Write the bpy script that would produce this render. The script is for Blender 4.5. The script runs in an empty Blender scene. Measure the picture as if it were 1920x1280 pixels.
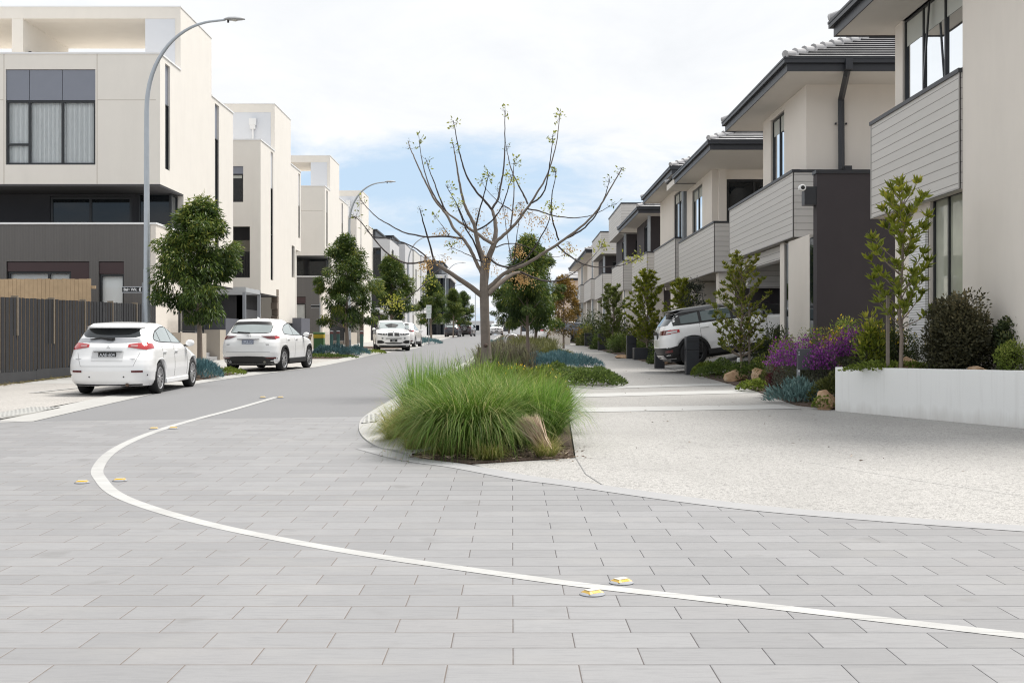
import bpy, bmesh, math, random
import numpy as np
from mathutils import Vector, Matrix
SC = bpy.context.scene
COL = SC.collection
R = math.radians
rnd = random.Random(7)
rng = np.random.default_rng(11)

# ------------------------------------------------------------------ terrain profile (street climbs away from the camera)
_KY = [-60, 8, 11, 25, 37, 66, 150, 185, 205, 500]
_SL = [0, 0, .025, .018, .0145, .0133, .0133, .011, 0, 0]
_YS = np.linspace(-60, 500, 11201)
_S = np.interp(_YS, _KY, _SL)
_ZS = np.concatenate([[0], np.cumsum((_S[1:] + _S[:-1]) / 2 * np.diff(_YS))])
def g(y):
    return float(np.interp(y, _YS, _ZS))

# ------------------------------------------------------------------ object helpers
ORG = {}
def thing(name, label, cat, loc=(0, 0, 0), group=None, rotz=0.0):
    o = bpy.data.objects.new(name, None)
    o.empty_display_size = .2
    COL.objects.link(o)
    o.location = loc
    o.rotation_euler = (0, 0, rotz)
    o['label'] = label
    o['category'] = cat
    if group:
        o['group'] = group
    ORG[o.name] = Vector(loc)
    return o

def tag(o, label, cat, group=None, kind=None):
    o['label'] = label
    if cat:
        o['category'] = cat
    if group:
        o['group'] = group
    if kind:
        o['kind'] = kind
    return o

def link(name, me, parent=None, mat=None):
    o = bpy.data.objects.new(name, me)
    COL.objects.link(o)
    if mat is not None and len(me.materials) == 0:
        me.materials.append(mat)
    if parent is not None:
        o.parent = parent
        ORG[o.name] = ORG.get(parent.name, Vector((0, 0, 0)))
    return o

class MB:
    """collects shapes, links them as one mesh object"""
    def __init__(self):
        self.v = []
        self.f = []
    def add(self, vs, fs):
        b = len(self.v)
        self.v += [tuple(p) for p in vs]
        self.f += [tuple(i + b for i in q) for q in fs]
        return self
    def box(self, x0, x1, y0, y1, z0, z1):
        if x0 > x1: x0, x1 = x1, x0
        if y0 > y1: y0, y1 = y1, y0
        if z0 > z1: z0, z1 = z1, z0
        return self.add([(x0, y0, z0), (x1, y0, z0), (x1, y1, z0), (x0, y1, z0), (x0, y0, z1), (x1, y0, z1), (x1, y1, z1), (x0, y1, z1)],
                        [(0, 3, 2, 1), (4, 5, 6, 7), (0, 1, 5, 4), (1, 2, 6, 5), (2, 3, 7, 6), (3, 0, 4, 7)])
    def obox(self, c, size, m=None):
        sx, sy, sz = [s / 2 for s in size]
        m = m or Matrix()
        c = Vector(c)
        vs = [c + (m @ Vector((a * sx, b * sy, d * sz))) for d in (-1, 1) for a, b in ((-1, -1), (1, -1), (1, 1), (-1, 1))]
        return self.add(vs, [(0, 3, 2, 1), (4, 5, 6, 7), (0, 1, 5, 4), (1, 2, 6, 5), (2, 3, 7, 6), (3, 0, 4, 7)])
    def quad(self, a, b, c, d):
        return self.add([a, b, c, d], [(0, 1, 2, 3)])
    def tube(self, path, radii, n=8, cap=True):
        path = [Vector(p) for p in path]
        if not hasattr(radii, '__len__'):
            radii = [radii] * len(path)
        vs = []
        fs = []
        up = None
        for i, p in enumerate(path):
            t = (path[min(i + 1, len(path) - 1)] - path[max(i - 1, 0)])
            t = t.normalized() if t.length > 1e-9 else Vector((0, 0, 1))
            if up is None:
                up = Vector((1, 0, 0)) if abs(t.x) < .8 else Vector((0, 1, 0))
            a = (up - t * up.dot(t)).normalized()
            up = a
            b = t.cross(a)
            for k in range(n):
                th = 2 * math.pi * k / n
                vs.append(p + (a * math.cos(th) + b * math.sin(th)) * radii[i])
        for i in range(len(path) - 1):
            for k in range(n):
                k2 = (k + 1) % n
                fs.append((i * n + k, i * n + k2, (i + 1) * n + k2, (i + 1) * n + k))
        if cap:
            fs.append(tuple(reversed(range(n))))
            fs.append(tuple(range((len(path) - 1) * n, len(path) * n)))
        return self.add(vs, fs)
    def lathe(self, prof, n=32, axis='x', c=(0, 0, 0)):
        vs = []
        fs = []
        for r, h in prof:
            for k in range(n):
                th = 2 * math.pi * k / n
                if axis == 'x': p = (h, r * math.cos(th), r * math.sin(th))
                elif axis == 'y': p = (r * math.cos(th), h, r * math.sin(th))
                else: p = (r * math.cos(th), r * math.sin(th), h)
                vs.append((p[0] + c[0], p[1] + c[1], p[2] + c[2]))
        for i in range(len(prof) - 1):
            for k in range(n):
                k2 = (k + 1) % n
                fs.append((i * n + k, i * n + k2, (i + 1) * n + k2, (i + 1) * n + k))
        return self.add(vs, fs)
    def prism(self, poly, z0, z1):
        n = len(poly)
        vs = [(x, y, z0) for x, y in poly] + [(x, y, z1) for x, y in poly]
        fs = [tuple(reversed(range(n))), tuple(range(n, 2 * n))] + [(i, (i + 1) % n, n + (i + 1) % n, n + i) for i in range(n)]
        return self.add(vs, fs)
    def wall(self, axis, plane, sgn, u0, u1, z0, z1, holes=(), t=.25):
        """wall with real openings; axis 'y': faces sgn*Y, u is x; axis 'x': faces sgn*X, u is y; t is its depth behind the plane"""
        us = sorted({u0, u1} | {min(max(h[k], u0), u1) for h in holes for k in (0, 1)})
        zs = sorted({z0, z1} | {min(max(h[k], z0), z1) for h in holes for k in (2, 3)})
        back = plane - sgn * t
        def P(u, z, d):
            return (u, d, z) if axis == 'y' else (d, u, z)
        def inh(u, z):
            return any(h[0] < u < h[1] and h[2] < z < h[3] for h in holes)
        nu, nz = len(us) - 1, len(zs) - 1
        solid = [[not inh((us[i] + us[i + 1]) / 2, (zs[j] + zs[j + 1]) / 2) for j in range(nz)] for i in range(nu)]
        def S(i, j):
            return 0 <= i < nu and 0 <= j < nz and solid[i][j]
        for i in range(nu):
            for j in range(nz):
                if not solid[i][j]: continue
                a, b, c, d = us[i], us[i + 1], zs[j], zs[j + 1]
                self.quad(P(a, c, plane), P(b, c, plane), P(b, d, plane), P(a, d, plane))
                self.quad(P(a, c, back), P(a, d, back), P(b, d, back), P(b, c, back))
                if not S(i - 1, j): self.quad(P(a, c, plane), P(a, d, plane), P(a, d, back), P(a, c, back))
                if not S(i + 1, j): self.quad(P(b, c, plane), P(b, c, back), P(b, d, back), P(b, d, plane))
                if not S(i, j - 1): self.quad(P(a, c, plane), P(a, c, back), P(b, c, back), P(b, c, plane))
                if not S(i, j + 1): self.quad(P(a, d, plane), P(b, d, plane), P(b, d, back), P(a, d, back))
        return self
    def build(self, name, mat, parent=None, smooth=None, local=False, bevel=0, fixn=True):
        me = bpy.data.meshes.new(name)
        o0 = Vector((0, 0, 0)) if (local or parent is None) else ORG.get(parent.name, Vector((0, 0, 0)))
        me.from_pydata([(p[0] - o0.x, p[1] - o0.y, p[2] - o0.z) for p in self.v], [], self.f)
        if fixn or smooth is not None:
            bm = bmesh.new()
            bm.from_mesh(me)
            bmesh.ops.remove_doubles(bm, verts=bm.verts, dist=1e-5)
            bmesh.ops.recalc_face_normals(bm, faces=bm.faces)
            bm.to_mesh(me)
            bm.free()
        if smooth is not None:
            me.shade_smooth()
            me.set_sharp_from_angle(angle=R(smooth))
        o = link(name, me, parent, mat)
        if bevel:
            md = o.modifiers.new('bevel', 'BEVEL')
            md.width = bevel
            md.segments = 2
            md.limit_method = 'ANGLE'
        return o

def np_mesh(name, V, F, var=None, smooth=False):
    me = bpy.data.meshes.new(name)
    V = np.ascontiguousarray(V, dtype=np.float32).reshape(-1, 3)
    F = np.ascontiguousarray(F, dtype=np.int32)
    k = F.shape[1]
    me.vertices.add(len(V))
    me.vertices.foreach_set('co', V.ravel())
    me.loops.add(F.size)
    me.loops.foreach_set('vertex_index', F.ravel())
    me.polygons.add(len(F))
    me.polygons.foreach_set('loop_start', np.arange(0, F.size, k, dtype=np.int32))
    me.polygons.foreach_set('loop_total', np.full(len(F), k, dtype=np.int32))
    if smooth:
        me.polygons.foreach_set('use_smooth', np.ones(len(F), dtype=bool))
    if var is not None:
        at = me.attributes.new('var', 'FLOAT', 'POINT')
        at.data.foreach_set('value', np.ascontiguousarray(var, dtype=np.float32))
    me.update(calc_edges=True)
    return me

# ------------------------------------------------------------------ materials
MATS = {}
class NT:
    def __init__(self, name):
        self.m = bpy.data.materials.new(name)
        self.m.use_nodes = True
        self.t = self.m.node_tree
        self.b = self.t.nodes['Principled BSDF']
        self.out = self.t.nodes['Material Output']
    def n(self, typ, **kw):
        nd = self.t.nodes.new(typ)
        for k, v in kw.items():
            setattr(nd, k, v)
        return nd
    def l(self, a, b):
        self.t.links.new(a, b)
    def math(self, op, a, b=None, c=None):
        nd = self.n('ShaderNodeMath', operation=op)
        for i, q in enumerate((a, b, c)):
            if q is None: continue
            if isinstance(q, (int, float)): nd.inputs[i].default_value = q
            else: self.l(q, nd.inputs[i])
        return nd.outputs[0]
    def mix(self, fac, a, b, blend='MIX'):
        nd = self.n('ShaderNodeMix', data_type='RGBA', blend_type=blend)
        nd.clamp_factor = True
        for s, q in ((0, fac), (6, a), (7, b)):
            if isinstance(q, (int, float)): nd.inputs[s].default_value = q
            elif isinstance(q, (tuple, list)): nd.inputs[s].default_value = (*q[:3], 1)
            else: self.l(q, nd.inputs[s])
        return nd.outputs[2]
    def noise(self, vec, scale, detail=4, rough=.55):
        nd = self.n('ShaderNodeTexNoise')
        nd.inputs['Scale'].default_value = scale
        nd.inputs['Detail'].default_value = detail
        nd.inputs['Roughness'].default_value = rough
        if vec is not None: self.l(vec, nd.inputs['Vector'])
        return nd.outputs['Fac']
    def pos(self):
        return self.n('ShaderNodeNewGeometry').outputs['Position']
    def objco(self):
        return self.n('ShaderNodeTexCoord').outputs['Object']
    def scalev(self, vec, s):
        nd = self.n('ShaderNodeVectorMath', operation='MULTIPLY')
        self.l(vec, nd.inputs[0])
        nd.inputs[1].default_value = s
        return nd.outputs[0]
    def sep(self, vec):
        nd = self.n('ShaderNodeSeparateXYZ')
        self.l(vec, nd.inputs[0])
        return nd.outputs
    def ramp(self, fac, stops):
        nd = self.n('ShaderNodeValToRGB')
        els = nd.color_ramp.elements
        while len(els) < len(stops): els.new(.5)
        for e, (p, c) in zip(els, stops):
            e.position = p
            e.color = (*c[:3], 1)
        self.l(fac, nd.inputs[0])
        return nd.outputs[0]
    def bump(self, h, strength=.3, dist=.01):
        nd = self.n('ShaderNodeBump')
        nd.inputs['Strength'].default_value = strength
        nd.inputs['Distance'].default_value = dist
        self.l(h, nd.inputs['Height'])
        self.l(nd.outputs[0], self.b.inputs['Normal'])
    def col(self, c):
        if isinstance(c, (tuple, list)): self.b.inputs['Base Color'].default_value = (*c[:3], 1)
        else: self.l(c, self.b.inputs['Base Color'])

def sc_(c, k):
    return tuple(min(1, x * k) for x in c)

def plain(name, c, rough=.6, var=.08, scale=3.0, metal=0, bump=0, bscale=60, spec=.5, stain=0, coat=0):
    if name in MATS: return MATS[name]
    q = NT(name)
    p = q.pos()
    f = q.noise(p, scale, 5)
    colr = q.mix(f, sc_(c, 1 - var), sc_(c, 1 + var))
    if stain:
        f2 = q.noise(q.scalev(p, (1.2, 1.2, .25)), 1.4, 6, .65)
        f2 = q.math('SMOOTHSTEP', f2, .45, .75) if False else q.math('MULTIPLY', q.math('MAXIMUM', q.math('SUBTRACT', f2, .48), 0), 3.0)
        colr = q.mix(q.math('MULTIPLY', f2, stain), colr, sc_(c, .62))
    q.col(colr)
    q.b.inputs['Roughness'].default_value = rough
    q.b.inputs['Metallic'].default_value = metal
    q.b.inputs['Specular IOR Level'].default_value = spec
    if coat:
        q.b.inputs['Coat Weight'].default_value = coat
        q.b.inputs['Coat Roughness'].default_value = .04
    if bump:
        q.bump(q.noise(p, bscale, 3), bump, .004)
    MATS[name] = q.m
    return q.m

def foliage(name, c0, c1, c2, trans=.3, rough=.55):
    if name in MATS: return MATS[name]
    q = NT(name)
    at = q.n('ShaderNodeAttribute', attribute_name='var')
    colr = q.ramp(at.outputs['Fac'], [(0, c0), (.55, c1), (1, c2)])
    q.col(colr)
    q.b.inputs['Roughness'].default_value = rough
    q.b.inputs['Specular IOR Level'].default_value = .35
    tr = q.n('ShaderNodeBsdfTranslucent')
    q.l(q.mix(.35, colr, (.5, .6, .05), 'MULTIPLY') if False else colr, tr.inputs['Color'])
    ms = q.n('ShaderNodeMixShader')
    ms.inputs[0].default_value = trans
    q.l(q.b.outputs[0], ms.inputs[1])
    q.l(tr.outputs[0], ms.inputs[2])
    q.l(ms.outputs[0], q.out.inputs['Surface'])
    MATS[name] = q.m
    return q.m

def glass(name, tint=(.55, .6, .62), dark=None, ior=1.5, rough=.02, see=.8):
    """window glass: reflects the sky by Fresnel, the rest is seen through (or a dark room when dark is given)"""
    if name in MATS: return MATS[name]
    q = NT(name)
    fr = q.n('ShaderNodeFresnel')
    fr.inputs['IOR'].default_value = ior
    gl = q.n('ShaderNodeBsdfGlossy')
    gl.inputs['Roughness'].default_value = rough
    gl.inputs['Color'].default_value = (.92, .95, .97, 1)
    ms = q.n('ShaderNodeMixShader')
    q.l(fr.outputs[0], ms.inputs[0])
    if dark is None:
        tr = q.n('ShaderNodeBsdfTransparent')
        tr.inputs['Color'].default_value = (*tint, 1)
        q.l(tr.outputs[0], ms.inputs[1])
    else:
        df = q.n('ShaderNodeBsdfDiffuse')
        f = q.noise(q.pos(), .9, 3)
        q.l(q.mix(f, sc_(dark, .5), sc_(dark, 1.6)), df.inputs['Color'])
        q.l(df.outputs[0], ms.inputs[1])
    q.l(gl.outputs[0], ms.inputs[2])
    # a slight waviness of the pane
    bp = q.n('ShaderNodeBump')
    bp.inputs['Strength'].default_value = .03
    bp.inputs['Distance'].default_value = .02
    q.l(q.noise(q.pos(), 1.1, 2), bp.inputs['Height'])
    q.l(bp.outputs[0], gl.inputs['Normal'])
    q.l(ms.outputs[0], q.out.inputs['Surface'])
    MATS[name] = q.m
    return q.m

def boards(name, c, pitch=.185, axis=2, gap=.09, rough=.55, stain=.25, off=0.0):
    """painted boards: shadow groove every pitch along one axis"""
    if name in MATS: return MATS[name]
    q = NT(name)
    p = q.pos()
    s = q.sep(p)
    a = q.math('FRACT', q.math('ADD', q.math('DIVIDE', s[axis], pitch), 50.0 + off))
    idx = q.math('FLOOR', q.math('ADD', q.math('DIVIDE', s[axis], pitch), 50.0 + off))
    wn = q.n('ShaderNodeTexWhiteNoise', noise_dimensions='1D')
    q.l(idx, wn.inputs['W'])
    f = q.noise(q.scalev(p, (2, 2, 12) if axis == 2 else (12, 12, 1.2)), 1.5, 5)
    colr = q.mix(f, sc_(c, .93), sc_(c, 1.05))
    colr = q.mix(q.math('MULTIPLY', wn.outputs[0], stain), colr, sc_(c, .8))
    gr = q.math('LESS_THAN', a, gap)
    colr = q.mix(q.math('MULTIPLY', gr, .72), colr, sc_(c, .22))
    q.col(colr)
    q.b.inputs['Roughness'].default_value = rough
    h = q.math('MINIMUM', q.math('MULTIPLY', a, 8), 1.0)
    q.bump(h, .6, .008)
    MATS[name] = q.m
    return q.m

CREAM = plain('cream_render', (.80, .76, .70), .85, .04, 1.3, bump=.35, bscale=70, stain=.12)
CREAM2 = plain('beige_render', (.76, .705, .64), .85, .04, 1.3, bump=.4, bscale=70, stain=.12)
WHITEISH = plain('pale_blue_panel', (.70, .72, .76), .6, .02)
CAPW = plain('white_capping', (.82, .82, .82), .4, .02)
CHAR = plain('charcoal_metal', (.024, .026, .032), .45, .1)
CHARR = plain('charcoal_render', (.045, .038, .042), .8, .08, 2, bump=.3, stain=.25)
BROWNP = plain('brown_panel', (.052, .027, .029), .5, .08)
DKGREY = plain('dark_grey_render', (.052, .052, .058), .8, .1, 1.5, bump=.2)
MIDGREY = boards('grey_brushed_render', (.150, .143, .138), .055, 0, .05, .8, .35)
SLATEP = plain('slate_blue_panel', (.215, .23, .275), .45, .05, 2)
SOFFIT = plain('soffit_paint', (.72, .68, .63), .7, .03)
BOARD = boards('grey_cladding_boards', (.60, .575, .545), .185, 2, .075)
PALEG = plain('pale_grey_render', (.58, .58, .59), .8, .04, 1.2, stain=.15)
FRAME = plain('dark_window_frame', (.018, .02, .023), .35, .1)
GLASSD = glass('dark_window_glass', dark=(.010, .013, .016), ior=1.5)
GLASSR = glass('sky_reflecting_glass', dark=(.05, .055, .06), ior=2.6)
GLASSC = glass('clear_window_glass', tint=(.975, .985, .99), ior=1.4)
CURT = plain('sheer_curtain', (.92, .94, .93), .9, .03)
BLIND = plain('roller_blind', (.50, .51, .47), .9, .02)
GALV = plain('galvanised_steel', (.42, .45, .48), .42, .12, 6, metal=.55)
BLACK = plain('black_plastic', (.015, .015, .016), .5, .2)
STEEL = plain('steel_frame_paint', (.30, .32, .35), .5, .05)
TANW = plain('tan_block_wall', (.46, .41, .35), .85, .06, 2, bump=.3, stain=.2)
# ------------------------------------------------------------------ ground sheets
def ground_poly(name, pts, mat, dz, kind='structure', label=None, cat=None, skirt=0):
    bm = bmesh.new()
    vs = [bm.verts.new((x, y, 0)) for x, y in pts]
    f = bm.faces.new(vs)
    f.normal_update()
    bmesh.ops.triangulate(bm, faces=[f])
    ys = [p[1] for p in pts]
    y = math.ceil(min(ys))
    while y < max(ys):
        geom = bm.verts[:] + bm.edges[:] + bm.faces[:]
        bmesh.ops.bisect_plane(bm, geom=geom, plane_co=(0, y, 0), plane_no=(0, 1, 0), dist=1e-5)
        y += 1 if y < 60 else 5
    for v in bm.verts:
        v.co.z = g(v.co.y) + dz
    if skirt:
        be = [e for e in bm.edges if e.is_boundary]
        r = bmesh.ops.extrude_edge_only(bm, edges=be)
        for v in [q for q in r['geom'] if isinstance(q, bmesh.types.BMVert)]:
            v.co.z -= skirt
    bmesh.ops.recalc_face_normals(bm, faces=bm.faces)
    if sum(f.normal.z for f in bm.faces) < 0:
        bmesh.ops.reverse_faces(bm, faces=bm.faces)
    me = bpy.data.meshes.new(name)
    bm.to_mesh(me)
    bm.free()
    o = link(name, me, None, mat)
    if kind: o['kind'] = kind
    if label: o['label'] = label
    if cat: o['category'] = cat
    return o

def smooth_path(pts, n=8):
    out = []
    P = [Vector((p[0], p[1], 0)) for p in pts]
    for i in range(len(P) - 1):
        p0, p1, p2, p3 = P[max(i - 1, 0)], P[i], P[i + 1], P[min(i + 2, len(P) - 1)]
        for k in range(n):
            t = k / n
            out.append(.5 * ((2 * p1) + (p2 - p0) * t + (2 * p0 - 5 * p1 + 4 * p2 - p3) * t * t + (3 * p1 - p0 - 3 * p2 + p3) * t ** 3))
    out.append(P[-1])
    return [(p.x, p.y) for p in out]

def ribbon(name, path, prof, mat, label=None, kind='structure', cat=None):
    """sweep a profile of (offset to the right of travel, height) along a plan path lying on the terrain"""
    m = MB()
    n = len(prof)
    vs = []
    for i, (x, y) in enumerate(path):
        a = Vector(path[min(i + 1, len(path) - 1)]) - Vector(path[max(i - 1, 0)])
        a.normalize()
        nr = Vector((a.y, -a.x))
        for off, h in prof:
            px, py = x + nr.x * off, y + nr.y * off
            vs.append((px, py, g(py) + h))
    fs = [(i * n + k, i * n + k + 1, (i + 1) * n + k + 1, (i + 1) * n + k) for i in range(len(path) - 1) for k in range(n - 1)]
    m.add(vs, fs)
    o = m.build(name, mat)
    me = o.data
    if sum(p.normal.z * p.area for p in me.polygons) < 0:
        me.flip_normals()
    if kind: o['kind'] = kind
    if label: o['label'] = label
    if cat: o['category'] = cat
    return o

def m_pavers():
    q = NT('grey_stone_pavers')
    p = q.pos()
    s = q.sep(p)
    x = q.math('ADD', q.math('DIVIDE', q.math('SUBTRACT', s[0], .005), .6), 100)
    y = q.math('ADD', q.math('DIVIDE', q.math('SUBTRACT', s[1], .056), .3), 100)
    row = q.math('FLOOR', y)
    x = q.math('ADD', x, q.math('MULTIPLY', q.math('MODULO', row, 2.0), .5))
    cx = q.math('FLOOR', x)
    fx = q.math('FRACT', x)
    fy = q.math('FRACT', y)
    cv = q.n('ShaderNodeCombineXYZ')
    q.l(cx, cv.inputs[0]); q.l(row, cv.inputs[1])
    wn = q.n('ShaderNodeTexWhiteNoise', noise_dimensions='2D')
    q.l(cv.outputs[0], wn.inputs['Vector'])
    base = (.285, .284, .290)
    col = q.mix(wn.outputs['Value'], sc_(base, .90), sc_(base, 1.10))
    odd = q.math('GREATER_THAN', wn.outputs['Value'], .965)
    col = q.mix(q.math('MULTIPLY', odd, .3), col, (.24, .23, .23))
    # sawn-stone streaks, shifted paver by paver
    sv = q.n('ShaderNodeVectorMath', operation='ADD')
    q.l(p, sv.inputs[0])
    q.l(q.scalev(wn.outputs['Color'], (37, 23, 11)), sv.inputs[1])
    st = q.noise(q.scalev(sv.outputs[0], (2.2, 16, 1)), 1.5, 7, .65)
    col = q.mix(st, sc_(base, .8), col) if False else q.mix(q.math('MULTIPLY', q.math('ABSOLUTE', q.math('SUBTRACT', st, .5)), 2.2), col, sc_(base, .60))
    fine = q.noise(p, 160, 2)
    col = q.mix(q.math('MULTIPLY', fine, .42), col, sc_(base, .62))
    big = q.noise(p, .35, 3)
    col = q.mix(q.math('MULTIPLY', q.math('MAXIMUM', q.math('SUBTRACT', big, .45), 0), .9), col, sc_(base, .78))
    tw = q.noise(q.scalev(p, (.9, .22, 1)), 1.3, 5, .6)
    col = q.mix(q.math('MULTIPLY', q.math('MAXIMUM', q.math('SUBTRACT', tw, .5), 0), 1.0), col, sc_(base, .70))
    lt = q.noise(q.scalev(p, (.5, .9, 1)), 1.9, 5, .6)
    col = q.mix(q.math('MULTIPLY', q.math('MAXIMUM', q.math('SUBTRACT', lt, .52), 0), .8), col, (.40, .385, .36))
    # joints: dark to the right, sandy to the left
    jx = q.math('MINIMUM', fx, q.math('SUBTRACT', 1, fx))
    jy = q.math('MINIMUM', fy, q.math('SUBTRACT', 1, fy))
    wob = q.math('ADD', q.math('MULTIPLY', q.noise(p, 9, 3), .9), .45)
    ex = q.math('LESS_THAN', jx, q.math('MULTIPLY', wob, .0054))
    ey = q.math('LESS_THAN', jy, q.math('MULTIPLY', wob, .017))
    side = q.math('MULTIPLY', q.math('ADD', q.math('ADD', q.math('MULTIPLY', s[0], .5), q.math('MULTIPLY', q.math('SUBTRACT', s[1], 7), .09)), q.noise(p, .8, 2)), 1.0)
    jc = q.mix(side, (.15, .12, .10), (.03, .03, .034))
    col = q.mix(q.math('MULTIPLY', q.math('MAXIMUM', ex, ey), .9), col, jc)
    oil = q.math('MULTIPLY', q.math('MAXIMUM', q.math('SUBTRACT', q.noise(p, 2.1, 3, .4), .66), 0), 5.0)
    col = q.mix(q.math('MINIMUM', oil, .45), col, (.17, .165, .16))
    # small scuffs
    sc = q.math('GREATER_THAN', q.noise(p, 34, 4, .7), .735)
    near = q.math('GREATER_THAN', q.noise(p, 1.3, 2), .56)
    col = q.mix(q.math('MULTIPLY', q.math('MULTIPLY', sc, near), .45), col, (.12, .12, .12))
    q.col(col)
    q.b.inputs['Roughness'].default_value = .62
    q.b.inputs['Specular IOR Level'].default_value = .35
    h = q.math('MINIMUM', q.math('MULTIPLY', jx, 60), q.math('MULTIPLY', jy, 30))
    h = q.math('ADD', q.math('MINIMUM', h, 1), q.math('MULTIPLY', st, .25))
    q.bump(h, .35, .006)
    return q.m

def m_aggregate(name, base, dark=.35, fleck=.55):
    q = NT(name)
    p = q.pos()
    v = q.n('ShaderNodeTexVoronoi')
    v.inputs['Scale'].default_value = 100
    q.l(p, v.inputs['Vector'])
    s = q.sep(v.outputs['Color'])
    col = q.mix(s[0], sc_(base, .80), sc_(base, 1.22))
    dk = q.math('GREATER_THAN', s[1], .86)
    col = q.mix(q.math('MULTIPLY', dk, fleck), col, sc_(base, .25))
    v2 = q.n('ShaderNodeTexVoronoi')
    v2.inputs['Scale'].default_value = 34
    q.l(p, v2.inputs['Vector'])
    s2 = q.sep(v2.outputs['Color'])
    col = q.mix(q.math('MULTIPLY', q.math('GREATER_THAN', s2[2], .86), .38), col, sc_(base, .35))
    big = q.noise(q.scalev(p, (1, .6, 1)), .55, 5, .6)
    col = q.mix(q.math('MULTIPLY', q.math('MAXIMUM', q.math('SUBTRACT', big, .42), 0), 1.5), col, sc_(base, .62))
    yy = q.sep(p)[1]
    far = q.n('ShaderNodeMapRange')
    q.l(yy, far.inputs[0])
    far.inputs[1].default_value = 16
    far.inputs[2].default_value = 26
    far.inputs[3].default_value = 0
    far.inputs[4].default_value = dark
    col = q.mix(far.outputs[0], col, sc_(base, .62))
    q.col(col)
    q.b.inputs['Roughness'].default_value = .85
    q.bump(v.outputs['Distance'], .35, .006)
    return q.m

def m_asphalt():
    q = NT('aged_asphalt')
    p = q.pos()
    b = (.195, .195, .20)
    f = q.noise(p, 70, 3, .7)
    col = q.mix(f, sc_(b, .72), sc_(b, 1.28))
    tr = q.noise(q.scalev(p, (1, .05, 1)), 1.1, 4)
    col = q.mix(q.math('MULTIPLY', tr, .35), col, sc_(b, .75))
    bg = q.noise(p, .25, 4)
    col = q.mix(q.math('MULTIPLY', bg, .4), col, sc_(b, 1.2))
    q.col(col)
    q.b.inputs['Roughness'].default_value = .8
    q.bump(q.noise(p, 130, 2), .4, .005)
    return q.m

def m_mulch():
    q = NT('bark_mulch')
    p = q.pos()
    f = q.noise(q.scalev(p, (1, 1, 1)), 45, 4, .7)
    col = q.ramp(f, [(.3, (.035, .024, .018)), (.55, (.11, .075, .055)), (.75, (.25, .19, .15))])
    q.col(col)
    q.b.inputs['Roughness'].default_value = .95
    q.bump(f, 1.0, .03)
    return q.m

ASPH = m_asphalt()
PAVE = m_pavers()
AGG = m_aggregate('exposed_aggregate', (.385, .375, .36), .45, .55)
AGG2 = m_aggregate('parking_aggregate', (.44, .42, .395), .1)
MULCH = m_mulch()
CONC = plain('pale_concrete', (.40, .395, .38), .85, .09, 4, bump=.3, bscale=120, stain=.35)
CONCG = plain('grey_concrete_edge', (.33, .33, .335), .8, .07, 3, bump=.2, stain=.2)
LINEP = plain('road_line_paint', (.43, .43, .42), .7, .14, 9, bump=.4, bscale=150, stain=.9)

band = [(-1.7, 15.1), (-1.05, 13.95), (-.48, 13.36), (.22, 12.43), (.72, 11.97), (1.67, 11.0), (2.5, 10.34), (4.08, 9.5), (6.2, 8.6), (9, 7.6), (14, 6.3), (30, 3)]
bandS = smooth_path(band, 6)
_soil = m_mulch(); _soil.name = 'dry_soil'
ground_poly('ground', [(-160, -40), (160, -40), (160, 420), (-160, 420)], plain('dusty_ground', (.36, .34, .31), .95, .1, .5), -.06)
aL = smooth_path([(-7.55, 18.8), (-7.7, 25), (-7.85, 30), (-7.35, 36), (-6.75, 41.5), (-6.65, 50), (-6.75, 58), (-6.3, 68), (-6.0, 76), (-6.4, 86), (-7.0, 107), (-7.2, 150), (-7.2, 215)], 5)
aR = smooth_path([(-2.43, 19.72), (-2.4, 23), (-2.35, 26.3), (-2.14, 32), (-1.95, 40), (-1.75, 52), (-1.75, 80), (-1.9, 120), (-1.9, 215)], 5)
ground_poly('road', aL + aR[::-1], ASPH, 0)
ground_poly('paved_crossing', [(-45, -8), (34, -8), (30, 3)] + bandS[::-1][1:] + [(-2.05, 16.35), (-2.3, 17.9), (-2.43, 19.72), (-7.55, 18.8), (-8.3, 19.1), (-45, 16.5)], PAVE, .002)
ribbon('paver_edge_strip', bandS, [(0, .006), (.30, .006)], CONCG)
conc = bandS[6 * 2 + 3:] + [(34, 3), (34, 24), (8.5, 24), (5.3, 22.2), (5.45, 27), (5.4, 31), (5.45, 37), (5.3, 46), (5.1, 60), (5.1, 90), (4.8, 128), (4.5, 215), (1.3, 215), (1.25, 60), (1.2, 27), (.75, 14.02), (-.45, 13.42)]
ground_poly('concrete_forecourt', conc, AGG, 0)
bed = [(-1.62, 15.2), (-1.0, 14.05), (-.48, 13.46), (.73, 14.06), (1.17, 27), (1.22, 60), (1.27, 215), (-1.45, 215), (-1.4, 80), (-1.4, 52), (-1.6, 40), (-1.75, 32), (-1.95, 26), (-2.0, 20), (-1.95, 18), (-1.8, 16.5)]
ground_poly('median_bed', bed, MULCH, .014, skirt=.04)
kerbp = smooth_path([(-1.2, 14.3), (-1.45, 14.72), (-1.7, 15.1), (-2.05, 16.35), (-2.3, 17.9), (-2.43, 19.72), (-2.4, 23), (-2.35, 26.3), (-2.14, 32), (-1.95, 40), (-1.75, 52), (-1.75, 80), (-1.9, 120), (-1.9, 215)], 6)
ribbon('kerb', kerbp, [(0, -.02), (.0, .02), (.26, .05), (.36, .085), (.46, .085), (.46, -.02)], CONC)
ribbon('gutter', [(-8.8, 18.2), (-8.0, 18.6)] + aL, [(-.72, .012), (-.36, .0), (0, .006)], CONC)
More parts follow.
